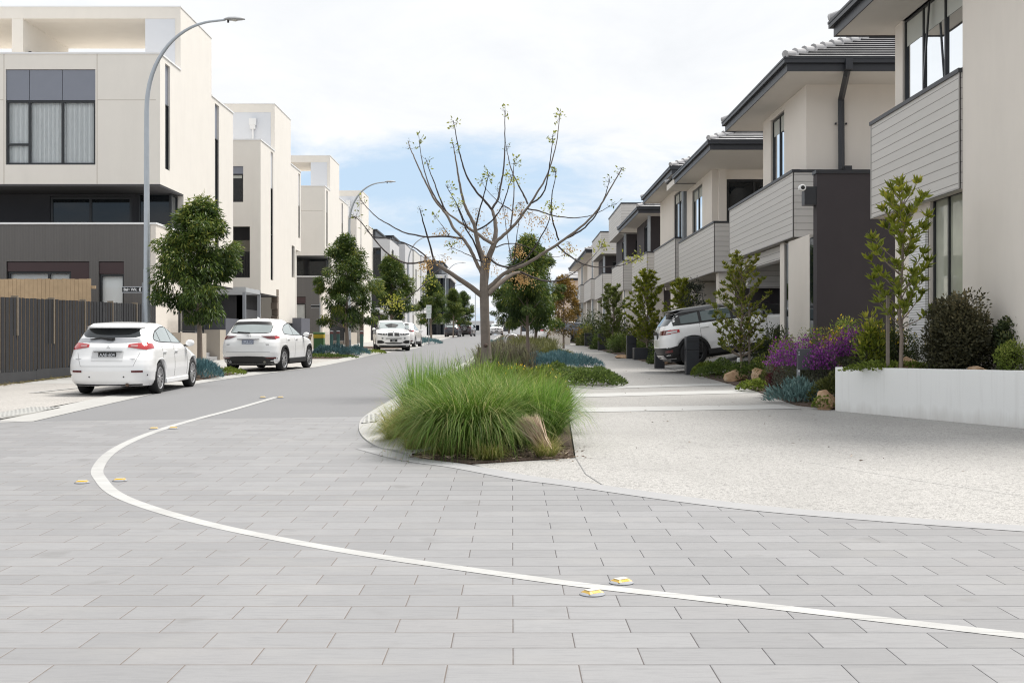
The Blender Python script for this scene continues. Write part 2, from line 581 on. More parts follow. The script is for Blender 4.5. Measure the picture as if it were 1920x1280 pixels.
ground_poly('parking_bays', [(-46, 17.2), (-8.6, 19.3), (-8.42, 25), (-8.55, 30), (-8.05, 36), (-7.45, 41.5), (-7.35, 50), (-7.45, 58), (-7.0, 68), (-6.7, 76), (-7.1, 86), (-7.7, 107), (-7.9, 215), (-10.3, 215), (-10.3, 30), (-46, 30)], AGG2, -.004)
ground_poly('footpath', [(-12.4, 30), (-10.3, 30), (-10.3, 215), (-12.4, 215)], CONC, 0.0)
ground_poly('garden_bed', [(5.3, 22.2), (5.76, 21.15), (8.6, 16.4), (8.6, 25), (7.6, 33.8), (5.4, 34.6), (5.4, 31), (5.45, 27)], MULCH, .03, skirt=.06)
ground_poly('garden_strip', [(5.25, 43.5), (7.6, 43.5), (7.6, 215), (4.55, 215), (4.85, 128), (5.15, 90), (5.15, 60)], MULCH, .03, skirt=.06)
for nm, pl in (('tree_pit', [(-10.2, 31.2), (-8.3, 31.2), (-8.15, 35.2), (-8.6, 36.0), (-10.2, 36)]),
               ('tree_pit', [(-10.2, 51.2), (-7.4, 51.2), (-7.4, 58.5), (-10.2, 58.5)]),
               ('tree_pit', [(-10.2, 72.5), (-7.0, 73.5), (-6.9, 77), (-7.2, 80), (-10.2, 80)])):
    ground_poly(nm, pl, MULCH, .03, skirt=.06)
# banding lines across the path
for nm, (a, b) in enumerate((((1.09, 21.1), (5.1, 21.9)), ((1.15, 25.0), (5.4, 26.6)), ((1.2, 27.6), (5.4, 29.6)))):
    ribbon('concrete_band', [a, ((a[0] + b[0]) / 2, (a[1] + b[1]) / 2), b], [(-(.5, .52, .4)[nm], .006), ((.5, .52, .4)[nm], .006)], plain('band_concrete', (.42, .42, .41), .8, .05, 5))
# control joint and stain in the forecourt are thin dark saw cuts
JOINT = plain('saw_cut', (.22, .22, .22), .9, .1)
ribbon('saw_cut', [(.75, 13.98), (.78, 12.6), (.9, 11.8)], [(-.006, .004), (.006, .004)], JOINT)
ribbon('saw_cut', [(6.4, 8.56), (4.2, 12.0), (3.4, 13.6)], [(-.005, .004), (.005, .004)], plain('faint_cut', (.40, .40, .39), .9, .1))
def worn_paint():
    q = NT('worn_line_paint')
    p = q.pos()
    b = (.45, .45, .44)
    col = q.mix(q.noise(p, 5, 6, .65), sc_(b, .84), sc_(b, 1.12))
    chip = q.math('GREATER_THAN', q.noise(p, 42, 5, .75), .655)
    col = q.mix(q.math('MULTIPLY', chip, .75), col, (.25, .25, .255))
    y = q.math('FRACT', q.math('ADD', q.math('DIVIDE', q.math('SUBTRACT', q.sep(p)[1], .056), .3), 100))
    jy = q.math('LESS_THAN', q.math('MINIMUM', y, q.math('SUBTRACT', 1, y)), q.math('MULTIPLY', q.noise(p, 6, 3), .026))
    col = q.mix(q.math('MULTIPLY', jy, .55), col, (.10, .10, .10))
    grime = q.math('MULTIPLY', q.math('MAXIMUM', q.math('SUBTRACT', q.noise(p, 1.7, 4), .45), 0), 1.6)
    col = q.mix(grime, col, (.27, .265, .26))
    q.col(col); q.b.inputs['Roughness'].default_value = .75
    return q.m
WORN = worn_paint()
wl = smooth_path([(-4.86, 24.6), (-4.95, 21.5), (-5.08, 19.4), (-5.14, 17.66), (-5.08, 16.0), (-4.88, 14.46), (-4.52, 13.0), (-4.19, 12.16), (-3.75, 11.26), (-3.17, 10.43), (-2.39, 9.53), (-1.56, 8.74), (-.88, 8.17), (-.21, 7.68), (.42, 7.24), (1.04, 6.88), (1.59, 6.56), (2.08, 6.27), (2.6, 5.97), (3.6, 5.4), (6, 4.2)], 6)
ribbon('lane_marking', wl, [(-.064, .005), (.064, .005)], WORN)
for pl in ([(-10.6, 26.2), (-8.35, 25.3), (-7.75, 24.75)], [(-10.5, 26.1), (-9.86, 29.6)], [(-9.4, 37.1), (-7.2, 36.3)], [(-9.2, 61.4), (-6.9, 60.6)]):
    ribbon('bay_marking', pl, [(-.05, .008), (.05, .008)], LINEP)

# drain grates set in the gutter
def grate(cx, cy, w, l, label, zo=.02, tl=.0):
    o = thing('drain_grate', label, 'drain grate', (cx, cy, g(cy)), 'drain grates')
    q = MATS.get('grate_dots')
    if not q:
        n = NT('grate_dots')
        s = n.sep(n.pos())
        a = n.math('FRACT', n.math('MULTIPLY', n.math('ADD', s[0], n.math('MULTIPLY', s[1], .12)), 14.0))
        b = n.math('FRACT', n.math('MULTIPLY', s[1], 4.2))
        hole = n.math('MULTIPLY', n.math('LESS_THAN', n.math('ABSOLUTE', n.math('SUBTRACT', a, .5)), .26), n.math('LESS_THAN', n.math('ABSOLUTE', n.math('SUBTRACT', b, .5)), .28))
        n.col(n.mix(hole, (.42, .42, .40), (.13, .13, .13)))
        n.b.inputs['Roughness'].default_value = .6
        q = MATS['grate_dots'] = n.m
    m = MB()
    z = g(cy)
    nseg = 4
    for i in range(nseg):
        y0, y1 = cy - l / 2 + l * i / nseg, cy - l / 2 + l * (i + 1) / nseg
        m.quad((cx - w / 2, y0, g(y0) + zo), (cx + w / 2, y0, g(y0) + zo + tl), (cx + w / 2, y1, g(y1) + zo + tl), (cx - w / 2, y1, g(y1) + zo))
    m.build('grille', q, o)
    f = MB()
    for sx in (-1, 1):
        f.box(cx + sx * w / 2 - .02, cx + sx * w / 2 + .02, cy - l / 2, cy + l / 2, z, z + zo + (tl if sx > 0 else 0) + .004)
    f.build('rim', CONC, o)
grate(-8.45, 20.3, .55, 2.6, 'perforated drain grate in the left gutter near the picture edge')
o = thing('drain_grate', 'perforated drain grate in the kerb beside the grass clump', 'drain grate', (-2.2, 18.8, g(18.8)), 'drain grates')
kp = [p for p in kerbp if 17.95 < p[1] < 19.75]
q = ribbon('grille', kp, [(.05, .033), (.15, .045), (.26, .058)], MATS['grate_dots'], None, None)
q.parent = o; q.location = (2.2, -18.8, -g(18.8))
for a_, b_, z_ in ((.035, .055, .038), (.25, .27, .066)):
    q = ribbon('rim', kp, [(a_, z_ - .03), (a_, z_), (b_, z_), (b_, z_ - .03)], CONCG, None, None)
    q.parent = o; q.location = (2.2, -18.8, -g(18.8))
for gr in [o for o in COL.objects if o.name.startswith('drain_grate')]:
    pass

# raised reflective pavement markers
YEL = plain('marker_yellow', (.55, .36, .07), .4, .08)
MWH = plain('marker_cream', (.62, .60, .52), .4, .05)
GREYB = plain('marker_base', (.30, .31, .33), .7, .1)
AMB = plain('marker_reflector', (.60, .38, .02), .15, .2)
def marker(x, y, rot, label, parts=True):
    o = thing('road_marker', label, 'road marker', (x, y, g(y) + .004), 'yellow raised road markers along the white line', rot)
    m = MB(); m.lathe([(.0, .014), (.062, .013), (.075, .004), (.075, 0)], 24, 'z')
    m.build('base_pad', GREYB, o, smooth=40, local=True)
    m = MB()
    m.add([(-.055, -.045, .012), (.055, -.045, .012), (.055, .045, .012), (-.055, .045, .012), (-.040, -.024, .026), (.040, -.024, .026), (.040, .024, .026), (-.040, .024, .026)],
          [(4, 5, 6, 7), (0, 1, 5, 4), (1, 2, 6, 5), (2, 3, 7, 6), (3, 0, 4, 7)])
    m.build('marker_body', YEL, o, local=True, bevel=.003)
    m = MB(); m.obox((0, 0, .0272), (.082, .05, .003)); m.build('top_plate', MWH, o, local=True)
    m = MB()
    m.add([(-.030, -.0425, .0145), (.030, -.0425, .0145), (.026, -.0275, .0245), (-.026, -.0275, .0245)], [(0, 1, 2, 3)])
    m.build('reflector', AMB, o, local=True)
    m = MB()
    m.add([(-.030, .0425, .0145), (.030, .0425, .0145), (.026, .0275, .0245), (-.026, .0275, .0245)], [(0, 1, 2, 3)])
    m.build('reflector', AMB, o, local=True)
    return o
marker(.47, 6.97, R(35), 'nearest yellow road marker, on the near side of the white line')
marker(.67, 7.30, R(35), 'near yellow road marker just beyond the white line')
marker(-4.31, 11.95, R(5), 'yellow road marker left of the white line at the bend')
marker(-3.98, 12.10, R(5), 'yellow road marker inside the white line at the bend')
marker(-5.27, 17.55, R(5), 'yellow road marker left of the line, just before the asphalt begins')
marker(-5.0, 17.6, R(5), 'yellow road marker right of the line, just before the asphalt begins')
marker(-5.10, 24.4, R(5), 'far yellow road marker left of the tip of the white line')
marker(-4.74, 24.4, R(5), 'far yellow road marker right of the tip of the white line')
# ------------------------------------------------------------------ building helpers
def win(parent, axis, plane, sgn, u0, u1, z0, z1, mull=(), trans=(), gl=None, fw=.06, rec=.1, curtain=None, blind=0.0, dep=.08):
    """framed window in an opening: frame part with pane (and curtain) as sub-parts; recessed rec behind the wall plane"""
    gl = gl or GLASSD
    p = plane - sgn * rec
    a, b = p - sgn * dep, p
    m = MB()
    def bx(ua, ub, za, zb, d0=a, d1=b):
        if axis == 'y': m.box(ua, ub, min(d0, d1), max(d0, d1), za, zb)
        else: m.box(min(d0, d1), max(d0, d1), ua, ub, za, zb)
    bx(u0, u1, z0, z0 + fw); bx(u0, u1, z1 - fw, z1)
    bx(u0, u0 + fw, z0 + fw, z1 - fw); bx(u1 - fw, u1, z0 + fw, z1 - fw)
    for k in mull: bx(k - fw / 2, k + fw / 2, z0 + fw, z1 - fw)
    for (ua, ub, zz) in trans: bx(ua, ub, zz - fw / 2, zz + fw / 2, a + sgn * .004, b - sgn * .004)
    fr = m.build('window', FRAME, parent)
    def sheet(name, mat, d, za, zb, wav=0):
        q = MB()
        if wav:
            n = int((u1 - u0) / .025)
            pts = []
            for i in range(n + 1):
                u = u0 + fw / 2 + (u1 - u0 - fw) * i / n
                pts.append((u, d - sgn * (.035 * math.sin(u * 2 * math.pi / .16 + 1.2 * math.sin(u * 3.1)) + .02)))
            for i in range(n):
                (ua, da), (ub, db) = pts[i], pts[i + 1]
                if axis == 'y': q.quad((ua, da, za), (ub, db, za), (ub, db, zb), (ua, da, zb))
                else: q.quad((da, ua, za), (db, ub, za), (db, ub, zb), (da, ua, zb))
        else:
            ua, ub = u0 + .01, u1 - .01
            if axis == 'y': q.quad((ua, d, za), (ub, d, za), (ub, d, zb), (ua, d, zb))
            else: q.quad((d, ua, za), (d, ub, za), (d, ub, zb), (d, ua, zb))
        q.build(name, mat, fr, smooth=60 if wav else None)
    mid = (a + b) / 2
    sheet('pane', gl, mid, z0 + .01, z1 - .01)
    if curtain:
        sheet('curtain', CURT if curtain is True else curtain, mid - sgn * .12, z0 + .02, z1 - .02, 1)
    if blind:
        sheet('blind', BLIND, mid + sgn * .006, z1 - fw - blind, z1 - fw)
    return fr

X1 = -12.4
def townhouse_a(d, label, zo=0.0, roof=2.6, roofl=4.6, full=True, group='cream townhouses on the left side of the street'):
    o = thing('townhouse', label, 'townhouse', (X1 - 3, d + 5, g(d + 5)), group)
    XL = -26.0
    z7, z11 = 7.02 + zo, 11.6 + zo
    m = MB()
    m.wall('y', d, -1, XL, X1, z7, z11, [(-17.84, -14.68, 7.7 + zo, 11.06 + zo), (-22.2, -19.2, 7.7 + zo, 11.06 + zo)])
    m.wall('x', X1, 1, d + .25, d + 3, z7, z11, [(d + .62, d + 1.22, 7.65 + zo, 11.42 + zo)])
    m.wall('x', X1, 1, d + 3, d + 11, 3.85 + zo, z11, [(d + 7.75, d + 8.45, 4.9 + zo, 11.42 + zo)])
    m.wall('y', d + 11, 1, XL, X1 - .25, 3.85 + zo, z11)
    m.box(XL, X1 - .26, d + .26, d + 10.74, z11 - .5, z11 - .3)
    m.build('upper_wall', CREAM, o)
    # fine panel joints
    m = MB()
    for x in (-17.9, -14.62): m.box(x - .012, x + .012, d - .003, d + .01, z7, z11)
    for z in (9.98 + zo,):
        m.box(-14.6, X1 - .15, d - .003, d + .01, z - .01, z + .01)
        m.box(XL, -17.92, d - .003, d + .01, z - .01, z + .01)
    m.build('panel_joint', plain('joint_line', (.50, .45, .39), .9, .05), o)
    m = MB()
    m.box(XL, X1 + .03, d - .03, d + .28, z11, z11 + .06)
    m.box(X1 - .28, X1 + .03, d + .28, d + roof, z11, z11 + .06); m.box(X1 - .28, X1 + .03, d + roof + roofl, d + 11.03, z11, z11 + .06)
    m.build('parapet_capping', CAPW, o)
    m = MB(); m.box(XL, X1 - .02, d + .02, d + 3.2, z7 - .06, z7); m.box(XL, X1 - .02, d + 3.2, d + 10.98, 3.8 + zo, 3.85 + zo)
    m.build('soffit', plain('dark_soffit', (.10, .10, .105), .8, .05), o)
    # street window with sheer curtains, spandrel panels over it
    win(o, 'y', d, -1, -17.84, -14.68, 7.7 + zo, 9.97 + zo, [-17.02, -15.86], [(-17.84, -17.02, 8.42 + zo)], gl=GLASSC, rec=.05, curtain=True, fw=.075)
    win(o, 'y', d, -1, -22.2, -19.2, 7.7 + zo, 9.97 + zo, [-20.7], gl=GLASSC, rec=.05, curtain=True, fw=.075)
    for a, b in ((-17.83, -17.03), (-17.01, -15.87), (-15.85, -14.69)):
        m = MB(); m.box(a, b, d + .04, d + .1, 9.98 + zo, 11.05 + zo); m.build('spandrel_panel', SLATEP, o)
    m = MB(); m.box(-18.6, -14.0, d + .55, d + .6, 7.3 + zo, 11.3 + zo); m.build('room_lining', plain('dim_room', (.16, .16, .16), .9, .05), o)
    # slit windows on the street side
    for (a, b, z0_) in ((d + .62, d + 1.22, 7.65), (d + 7.75, d + 8.45, 4.9)):
        f = win(o, 'x', X1, 1, a, b, z0_ + zo, 10.0 + zo, rec=.05, gl=GLASSD, fw=.03)
        m = MB(); m.box(X1 - .14, X1 - .08, a, b, 10.0 + zo, 11.42 + zo); m.build('spandrel_panel', SLATEP, o)
    # roof terrace pergola
    ra, rb = d + roof, d + roof + roofl
    m = MB()
    m.box(XL, X1 - .003, ra, rb, 13.55 + zo, 13.97 + zo)
    m.box(-18.72, -18.3, ra + .01, rb - .01, z11 - .3, 13.55 + zo)
    m.box(XL, XL + .4, ra + .01, rb - .01, z11 - .3, 13.55 + zo)
    m.build('roof_canopy', CREAM, o)
    m = MB(); m.wall('x', X1, 1, ra, rb, z11, 13.55 + zo, t=.2); m.build('terrace_side_wall', CREAM, o)
    m = MB(); m.box(-13.73, X1 - .21, ra + .02, rb - .02, z11 - .3, 13.55 + zo); m.build('stair_head', WHITEISH, o)
    m = MB(); m.box(XL, X1 + .02, ra - .02, rb + .02, 13.97 + zo, 14.02 + zo); m.build('roof_capping', CAPW, o)
    if full and roof > 2.5:
        m = MB(); m.box(-18.29, -18.2, ra + .5, ra + .62, 12.0, 12.45); m.tube([(-18.2, ra + .56, 12.3), (-16.8, ra + .56, 12.33)], .035, 6); m.tube([(-16.8, ra + .56, 12.33), (-16.3, ra + .56, 12.1)], .03, 6); m.build('terrace_bracket', BLACK, o)
        m = MB(); m.lathe([(0, -.09), (.06, -.09), (.07, 0), (.0, .02)], 12, 'z', (-13.6, d + 2.2, 6.88)); m.build('soffit_camera', BLACK, o)  # small black security camera under the soffit, gives no light
    # recessed first floor balcony
    gz = g(d) - .3
    m = MB()
    m.wall('y', d + .02, -1, XL, -12.76, gz, 5.6 + zo, [(-17.82, -14.9, 1.0, 4.3 + zo), (-14.57, -13.68, .9, 4.3 + zo)])
    m.build('balcony_front', MIDGREY, o)
    m = MB()
    m.box(-12.75, -12.56, d + .02, d + 3.4, gz, 5.6 + zo)
    m.build('balcony_return', CREAM2, o)
    m = MB(); m.box(XL, -12.53, d - .01, d + .22, 5.6 + zo, 5.67 + zo); m.box(-12.78, -12.53, d + .22, d + 3.4, 5.6 + zo, 5.67 + zo)
    m.build('balcony_capping', CAPW, o)
    m = MB()
    m.wall('y', d + 2.5, -1, XL, -13.0, 3.9 + zo, 7.0 + zo, [(-17.25, -14.2, 4.1 + zo, 6.9 + zo)])
    m.box(XL, -12.8, d + .3, d + 2.5, 3.7 + zo, 3.9 + zo)
    m.wall('x', -13.4, 1, d + 3, d + 11, gz, 3.8 + zo, [(d + 4.2, d + 7.2, gz, 3.3 + zo), (d + 8, d + 9, gz + .3, 3.0 + zo)])
    m.build('recess_wall', DKGREY, o)
    win(o, 'y', d + 2.5, -1, -17.25, -14.2, 4.1 + zo, 6.88 + zo, [-15.75], fw=.09, rec=.04)
    win(o, 'x', -12.62, 1, d + 2.2, d + 3.0, 5.68 + zo, 6.95 + zo, rec=.0, gl=GLASSR, fw=.06)
    win(o, 'y', d + 2.4, -1, -13.9, -12.72, 4.3 + zo, 6.98 + zo, rec=.0, fw=.05)
    if full:
        # ground floor windows under brown heads
        m = MB(); m.box(-17.80, -14.92, d + .06, d + .12, 3.95 + zo, 4.28 + zo); m.box(-15.56, -14.92, d + .06, d + .12, 1.0, 3.95 + zo)
        m.box(-14.56, -13.69, d + .06, d + .12, 3.86 + zo, 4.28 + zo); m.build('window_head_panel', BROWNP, o)
        for (a, b, mu) in ((-17.80, -15.57, [-16.36]), (-14.56, -13.69, [])):
            win(o, 'y', d + .02, -1, a, b, 1.1, 3.85 + zo if a > -15 else 3.94 + zo, mu, gl=GLASSC, rec=.1, fw=.07)
            m = MB(); m.box(a, b, d + .26, d + .28, 1.1, 3.9 + zo); m.build('roller_blind', CURT, o)
    # garage door under the overhang
    m = MB(); m.box(-13.46, -13.42, d + 4.2, d + 7.2, gz, 3.3 + zo); m.build('garage_door', boards('garage_slats', (.12, .12, .125), .3, 2, .06), o)
    return o

def townhouse_b(d, label, zo=0.0, group='cream townhouses on the left side of the street'):
    o = thing('townhouse', label, 'townhouse', (X1 - 3, d + 5, g(d + 5)), group)
    XL = -26.0
    gz = g(d) - .3
    z3, z11 = 3.87 + zo, 11.4 + zo
    m = MB()
    m.wall('y', d, -1, XL, X1, z3, z11, [(-15.4, -13.26, 8.35 + zo, 10.12 + zo), (-16.2, -12.93, 4.62 + zo, 7.15 + zo)])
    m.wall('x', X1, 1, d + .25, d + 4.5, z3, z11, [(d + 2.45, d + 3.1, 4.64 + zo, 11.25 + zo)])
    m.wall('x', X1, 1, d + 4.5, d + 9.5, gz, z11, [(d + 8.3, d + 9.2, 5.1 + zo, 6.9 + zo)])
    m.wall('x', X1, 1, d + 9.5, d + 11.2, 6.74 + zo, z11, [(d + 10.4, d + 10.95, 7.5 + zo, 11.25 + zo)])
    m.wall('y', d + 11.2, 1, XL, X1 - .25, gz, z11)
    m.box(XL, X1 - .26, d + .26, d + 10.9, z11 - .5, z11 - .3)
    m.build('upper_wall', CREAM, o)
    m = MB()
    m.box(XL, X1 + .03, d - .03, d + .28, z11, z11 + .06)
    m.box(X1 - .28, X1 + .03, d + .28, d + 3.5, z11, z11 + .06); m.box(X1 - .28, X1 + .03, d + 8.0, d + 11.23, z11, z11 + .06)
    m.build('parapet_capping', CAPW, o)
    win(o, 'y', d, -1, -15.4, -13.26, 8.35 + zo, 9.75 + zo, [-14.3], gl=GLASSD, rec=.06, blind=.15, fw=.07)
    m = MB(); m.box(-15.4, -13.26, d + .06, d + .12, 9.75 + zo, 10.12 + zo); m.build('spandrel_panel', SLATEP, o)
    for (a, b, z0_) in ((d + 2.45, d + 3.1, 4.64), (d + 10.4, d + 10.95, 7.5)):
        win(o, 'x', X1, 1, a, b, z0_ + zo, 9.4 + zo, trans=[(a, b, 7.0 + zo)] if z0_ < 6 else [], rec=.05, gl=GLASSD, fw=.03)
        m = MB(); m.box(X1 - .14, X1 - .08, a, b, 9.4 + zo, 11.25 + zo); m.build('spandrel_panel', WHITEISH, o)
    win(o, 'x', X1, 1, d + 8.3, d + 9.2, 5.1 + zo, 6.9 + zo, rec=.12, gl=GLASSD, fw=.06)
    # open balcony with slat balustrade
    m = MB(); m.box(-16.3, -12.85, d + 1.6, d + 1.7, z3, 7.3 + zo); m.box(-12.93, -12.85, d + .26, d + 1.6, z3, 7.3 + zo); m.build('balcony_recess', DKGREY, o)
    m = MB(); m.box(-16.2, -12.95, d + 1.56, d + 1.59, 6.0 + zo, 6.6 + zo); m.build('high_window', plain('lit_blind', (.36, .34, .29), .8, .05), o)
    m = MB()
    for i in range(26):
        x = -16.15 + i * .127
        m.box(x, x + .04, d + .05, d + .11, 4.66 + zo, 5.9 + zo)
    m.box(-16.2, -12.94, d + .04, d + .12, 5.86 + zo, 5.92 + zo)
    m.box(-16.2, -12.94, d + .04, d + .12, 4.63 + zo, 4.69 + zo)
    m.build('balustrade', BLACK, o)
    # roof
    ra, rb = d + 3.5, d + 8.0
    m = MB()
    m.box(XL, X1 - .003, ra, rb, 13.45 + zo, 13.87 + zo)
    m.box(-18.72, -18.3, ra + .01, rb - .01, z11 - .3, 13.45 + zo)
    m.build('roof_canopy', CREAM, o)
    m = MB(); m.wall('x', X1, 1, ra, rb, z11, 13.45 + zo, t=.2); m.build('terrace_side_wall', CREAM, o)
    m = MB(); m.box(-14.9, X1 - .21, ra + .02, rb - .02, z11 - .3, 13.45 + zo); m.build('stair_head', WHITEISH, o)
    m = MB(); m.box(XL, X1 + .02, ra - .02, rb + .02, 13.87 + zo, 13.92 + zo); m.build('roof_capping', CAPW, o)
    m = MB(); m.box(-13.7, -13.35, ra - .22, ra, 12.75 + zo, 13.1 + zo); m.prism([(-13.66, ra - .2), (-13.39, ra - .2), (-13.39, ra), (-13.66, ra)], 12.55 + zo, 12.75 + zo)
    m.tube([(-13.52, ra - .1, 12.6 + zo), (-13.52, ra - .1, z11)], .055, 10)
    m.build('downpipe', CAPW, o)
    # ground storey
    m = MB()
    m.wall('y', d + .3, -1, XL, -13.4, gz, z3 - .01, [(-16, -14.9, gz, 3.2)])
    m.wall('x', -13.4, 1, d + .3, d + 4.5, gz, z3 - .01)
    m.build('ground_wall', DKGREY, o)
    m = MB(); m.box(XL, X1 - .02, d + .02, d + 4.5, z3 - .05, z3 - .002); m.build('soffit', MATS['dark_soffit'], o)
    m = MB(); m.box(-16, -14.9, d + .36, d + .4, gz, 3.2); m.build('front_door', BROWNP, o)
    m = MB(); m.box(-13.385, -13.36, d + 1.0, d + 3.9, gz, 3.1); m.build('garage_door', plain('garage_panel', (.24, .24, .255), .7, .04), o)
    # stepped brick edge of the stair wall
    m = MB()
    for k in range(8):
        zz = gz + .9 + k * .35
        m.box(X1 - .3, X1 + .02, d + 4.25 - (k % 2) * .18 - k * .02, d + 4.48, zz, zz + .33)
    m.build('brick_quoin', plain('brown_brick', (.20, .16, .13), .85, .25, 6), o)
    return o

townhouse_a(42.0, 'nearest cream townhouse, with a curtained window and grey balcony behind the street lamp')
townhouse_b(58.8, 'second cream townhouse on the left, black slatted balcony and white downpipe on its roof', zo=0)
townhouse_a(79.0, 'third cream townhouse on the left, grey balcony showing above the row of bollards', zo=.15, roof=2.3, roofl=4.3, full=True)
townhouse_b(95.1, 'fourth and farthest cream townhouse, behind the second street lamp', zo=.05)

# entrance canopy frames between the townhouses
def canopy(d, label):
    o = thing('entrance_canopy', label, 'canopy', (-12.3, d, g(d)))
    m = MB(); z = 3.75
    m.box(-16, -12.2, d - .06, d + .06, z, z + .22); m.box(-12.32, -12.2, d, d + 3.2, z + .0, z + .2); m.box(-16, -12.2, d + 3.1, d + 3.22, z - .01, z + .2)
    m.build('beam', plain('pale_steel', (.50, .52, .54), .5, .04), o)
    for y in (d, d + 3.15):
        m = MB(); m.box(-12.33, -12.19, y - .07, y + .07, g(y) - .1, z - .02); m.build('post', STEEL, o)
canopy(54.6, 'grey steel entrance canopy between the first two cream townhouses')
# rear court wall between the townhouses
for d0_, nm in ((53.2, 'between the first and second cream townhouses'), (90.5, 'between the third and fourth cream townhouses')):
    m = MB(); m.box(-26, -15.0, d0_ + .1, d0_ + 5.2, 0, 4.2)
    tag(m.build('court_wall', DKGREY), 'dark grey entry wall ' + nm, 'wall')

# ------------------------------------------------------------------ grey and white terraces further up the street
def terrace(y0, y1, x1, zt, label, cap=True, rows=((7.2, 9.6), (4.6, 6.3)), body=None, wx=None, group='grey and white terraces up the street'):
    o = thing('terrace_house', label, 'terrace house', (x1 - 4, (y0 + y1) / 2, g(y0)), group)
    gz = g(y0) - .5
    body = body or PALEG
    wx = wx or [(x1 - 2.1, x1 - .7), (x1 - 5, x1 - 3)]
    holes = [(a, b, z0, z1) for a, b in wx for z0, z1 in rows]
    m = MB()
    m.wall('y', y0, -1, x1 - 10, x1, gz, zt, holes, t=.3)
    side = [(y0 + 2.2, y0 + 4.0, z0, z1) for z0, z1 in rows]
    m.wall('x', x1, 1, y0 + .3, y1, gz, zt, side, t=.3)
    m.box(x1 - 10, x1 - .31, y0 + .31, y1, zt - .5, zt - .3)
    m.build('wall', body, o)
    for a, b, z0, z1 in holes:
        win(o, 'y', y0, -1, a, b, z0, z1, [a + .35], gl=GLASSD, fw=.08)
    for a, b, z0, z1 in side:
        win(o, 'x', x1, 1, a, b, z0, z1, gl=GLASSD, fw=.08)
    m = MB(); m.box(x1 - 10, x1 + .02, y0 - .02, y0 + .3, zt, zt + .1); m.box(x1 - .3, x1 + .02, y0 + .3, y1, zt, zt + .1); m.build('parapet_capping', CHAR, o)
    if cap:
        m = MB(); m.box(x1 - 9, x1 - 1.6, y0 + 1.2, y1 - 1, zt - .3, zt + .95); m.build('roof_storey', CHAR, o)
        m = MB(); m.box(x1 - 9.2, x1 - 1.4, y0 + 1.0, y1 - .8, zt + .95, zt + 1.08); m.build('roof', CHAR, o)
    m = MB(); m.box(x1 - 1.9, x1 - .8, y0 - .02, y0 + .02, gz, g(y0) + 2.6); m.build('entry_door', CHARR, o)
    m = MB(); m.box(x1 - 3.1, x1 + .3, y0 - .35, y0 - .02, g(y0) + 2.75, g(y0) + 2.95); m.build('door_hood', CAPW, o)
    return o
terrace(121, 131, -12.4, 11.9, 'pale grey terrace with dark roof box just past the cream townhouses', wx=[(-14.25, -13.3), (-18, -16)], rows=((7.9, 11.0), (4.9, 6.9)))
terrace(136, 146, -12.2, 12.6, 'second pale terrace with a dark flat cap, left of the tree tips', wx=[(-13.8, -12.9), (-17, -15)], rows=((8.0, 10.6), (4.9, 7)))
terrace(151, 161, -12.4, 13.0, 'third pale terrace, dark cap, before the dark glazed corner block', body=plain('warm_white_render', (.62, .61, .58), .8, .03), rows=((8.2, 10.8), (5, 7)))
terrace(166, 176, -12.6, 13.4, 'fourth pale terrace next to the dark glazed corner block', rows=((8.2, 10.8), (5, 7)))

o = thing('corner_apartments', 'dark glazed corner apartment block with white floor bands, ending the left row', 'apartment block', (-14, 198, g(198)))
m = MB()
pl = [(-22, 190), (-11.0, 190), (-10.2, 190.6), (-9.8, 191.6), (-9.8, 210), (-22, 210)]
def shrink(p, k): return [(x + (-k if x > -15 else k) * 1, y + (k if y < 200 else -k)) for x, y in p]
m.prism(shrink(pl, .4), 1.0, 12.3)
m.build('glazing', GLASSD, o)
m = MB()
for z in (4.3, 7.9, 11.6): m.prism(pl, z, z + .55)
m.build('floor_band', PALEG, o)
m = MB()
for x in np.arange(-21.5, -10.5, 1.35): m.box(x, x + .22, 190.1, 190.45, 1.0, 12.0)
for y in np.arange(192.5, 210, 1.6): m.box(-10.28, -9.98, y, y + .25, 1.0, 12.0)
m.build('mullion', CHAR, o)
m = MB(); m.prism(shrink(pl, 1.6), 12.15, 14.3); m.build('roof_storey', CHAR, o)
m = MB(); m.prism(shrink(pl, 1.3), 14.3, 14.45); m.build('roof', CHAR, o)

# far buildings beyond the end of the street
def far_block(x0, x1, y, z1, mat, label, win_=True):
    o = thing('far_building', label, 'building', ((x0 + x1) / 2, y, g(y)), 'buildings beyond the end of the street')
    m = MB(); m.box(x0, x1, y, y + 12, -.5, z1); m.build('wall', mat, o)
    m = MB(); m.box(x0 - .2, x1 + .2, y - .2, y + 12.2, z1, z1 + .3); m.build('roof', PALEG, o)
    if win_:
        for k in range(max(2, int((x1 - x0) / 4))):
            xa = x0 + (k + .3) * (x1 - x0) / max(2, int((x1 - x0) / 4))
            m = MB(); m.box(xa, xa + 1.6, y - .06, y - .01, z1 - 2.2, z1 - .8); m.build('window', GLASSD, o)
WHT = plain('far_white_cladding', (.68, .69, .71), .7, .04, .3)
far_block(-16.5, -11.5, 300, 8.2, WHT, 'white far building at the end of the street, left of the bare tree trunk')
far_block(-11.2, -5, 315, 6.6, plain('far_pale_cladding', (.60, .61, .62), .8, .05, .3), 'low pale far building directly behind the end of the road')
far_block(-13.2, -12.0, 285, 6.6, plain('far_red_sign', (.55, .14, .10), .6, .05), 'small red hoarding among the far white buildings', False)
far_block(-4, 6, 310, 6.3, WHT, 'white far building right of the bare tree trunk')
far_block(8, 60, 330, 7.0, plain('far_grey_cladding', (.50, .50, .50), .8, .05, .3), 'long grey far building hidden behind the trees on the right')
far_block(-70, -18, 330, 7.5, MATS['far_grey_cladding'], 'long grey far building hidden behind the left terraces')
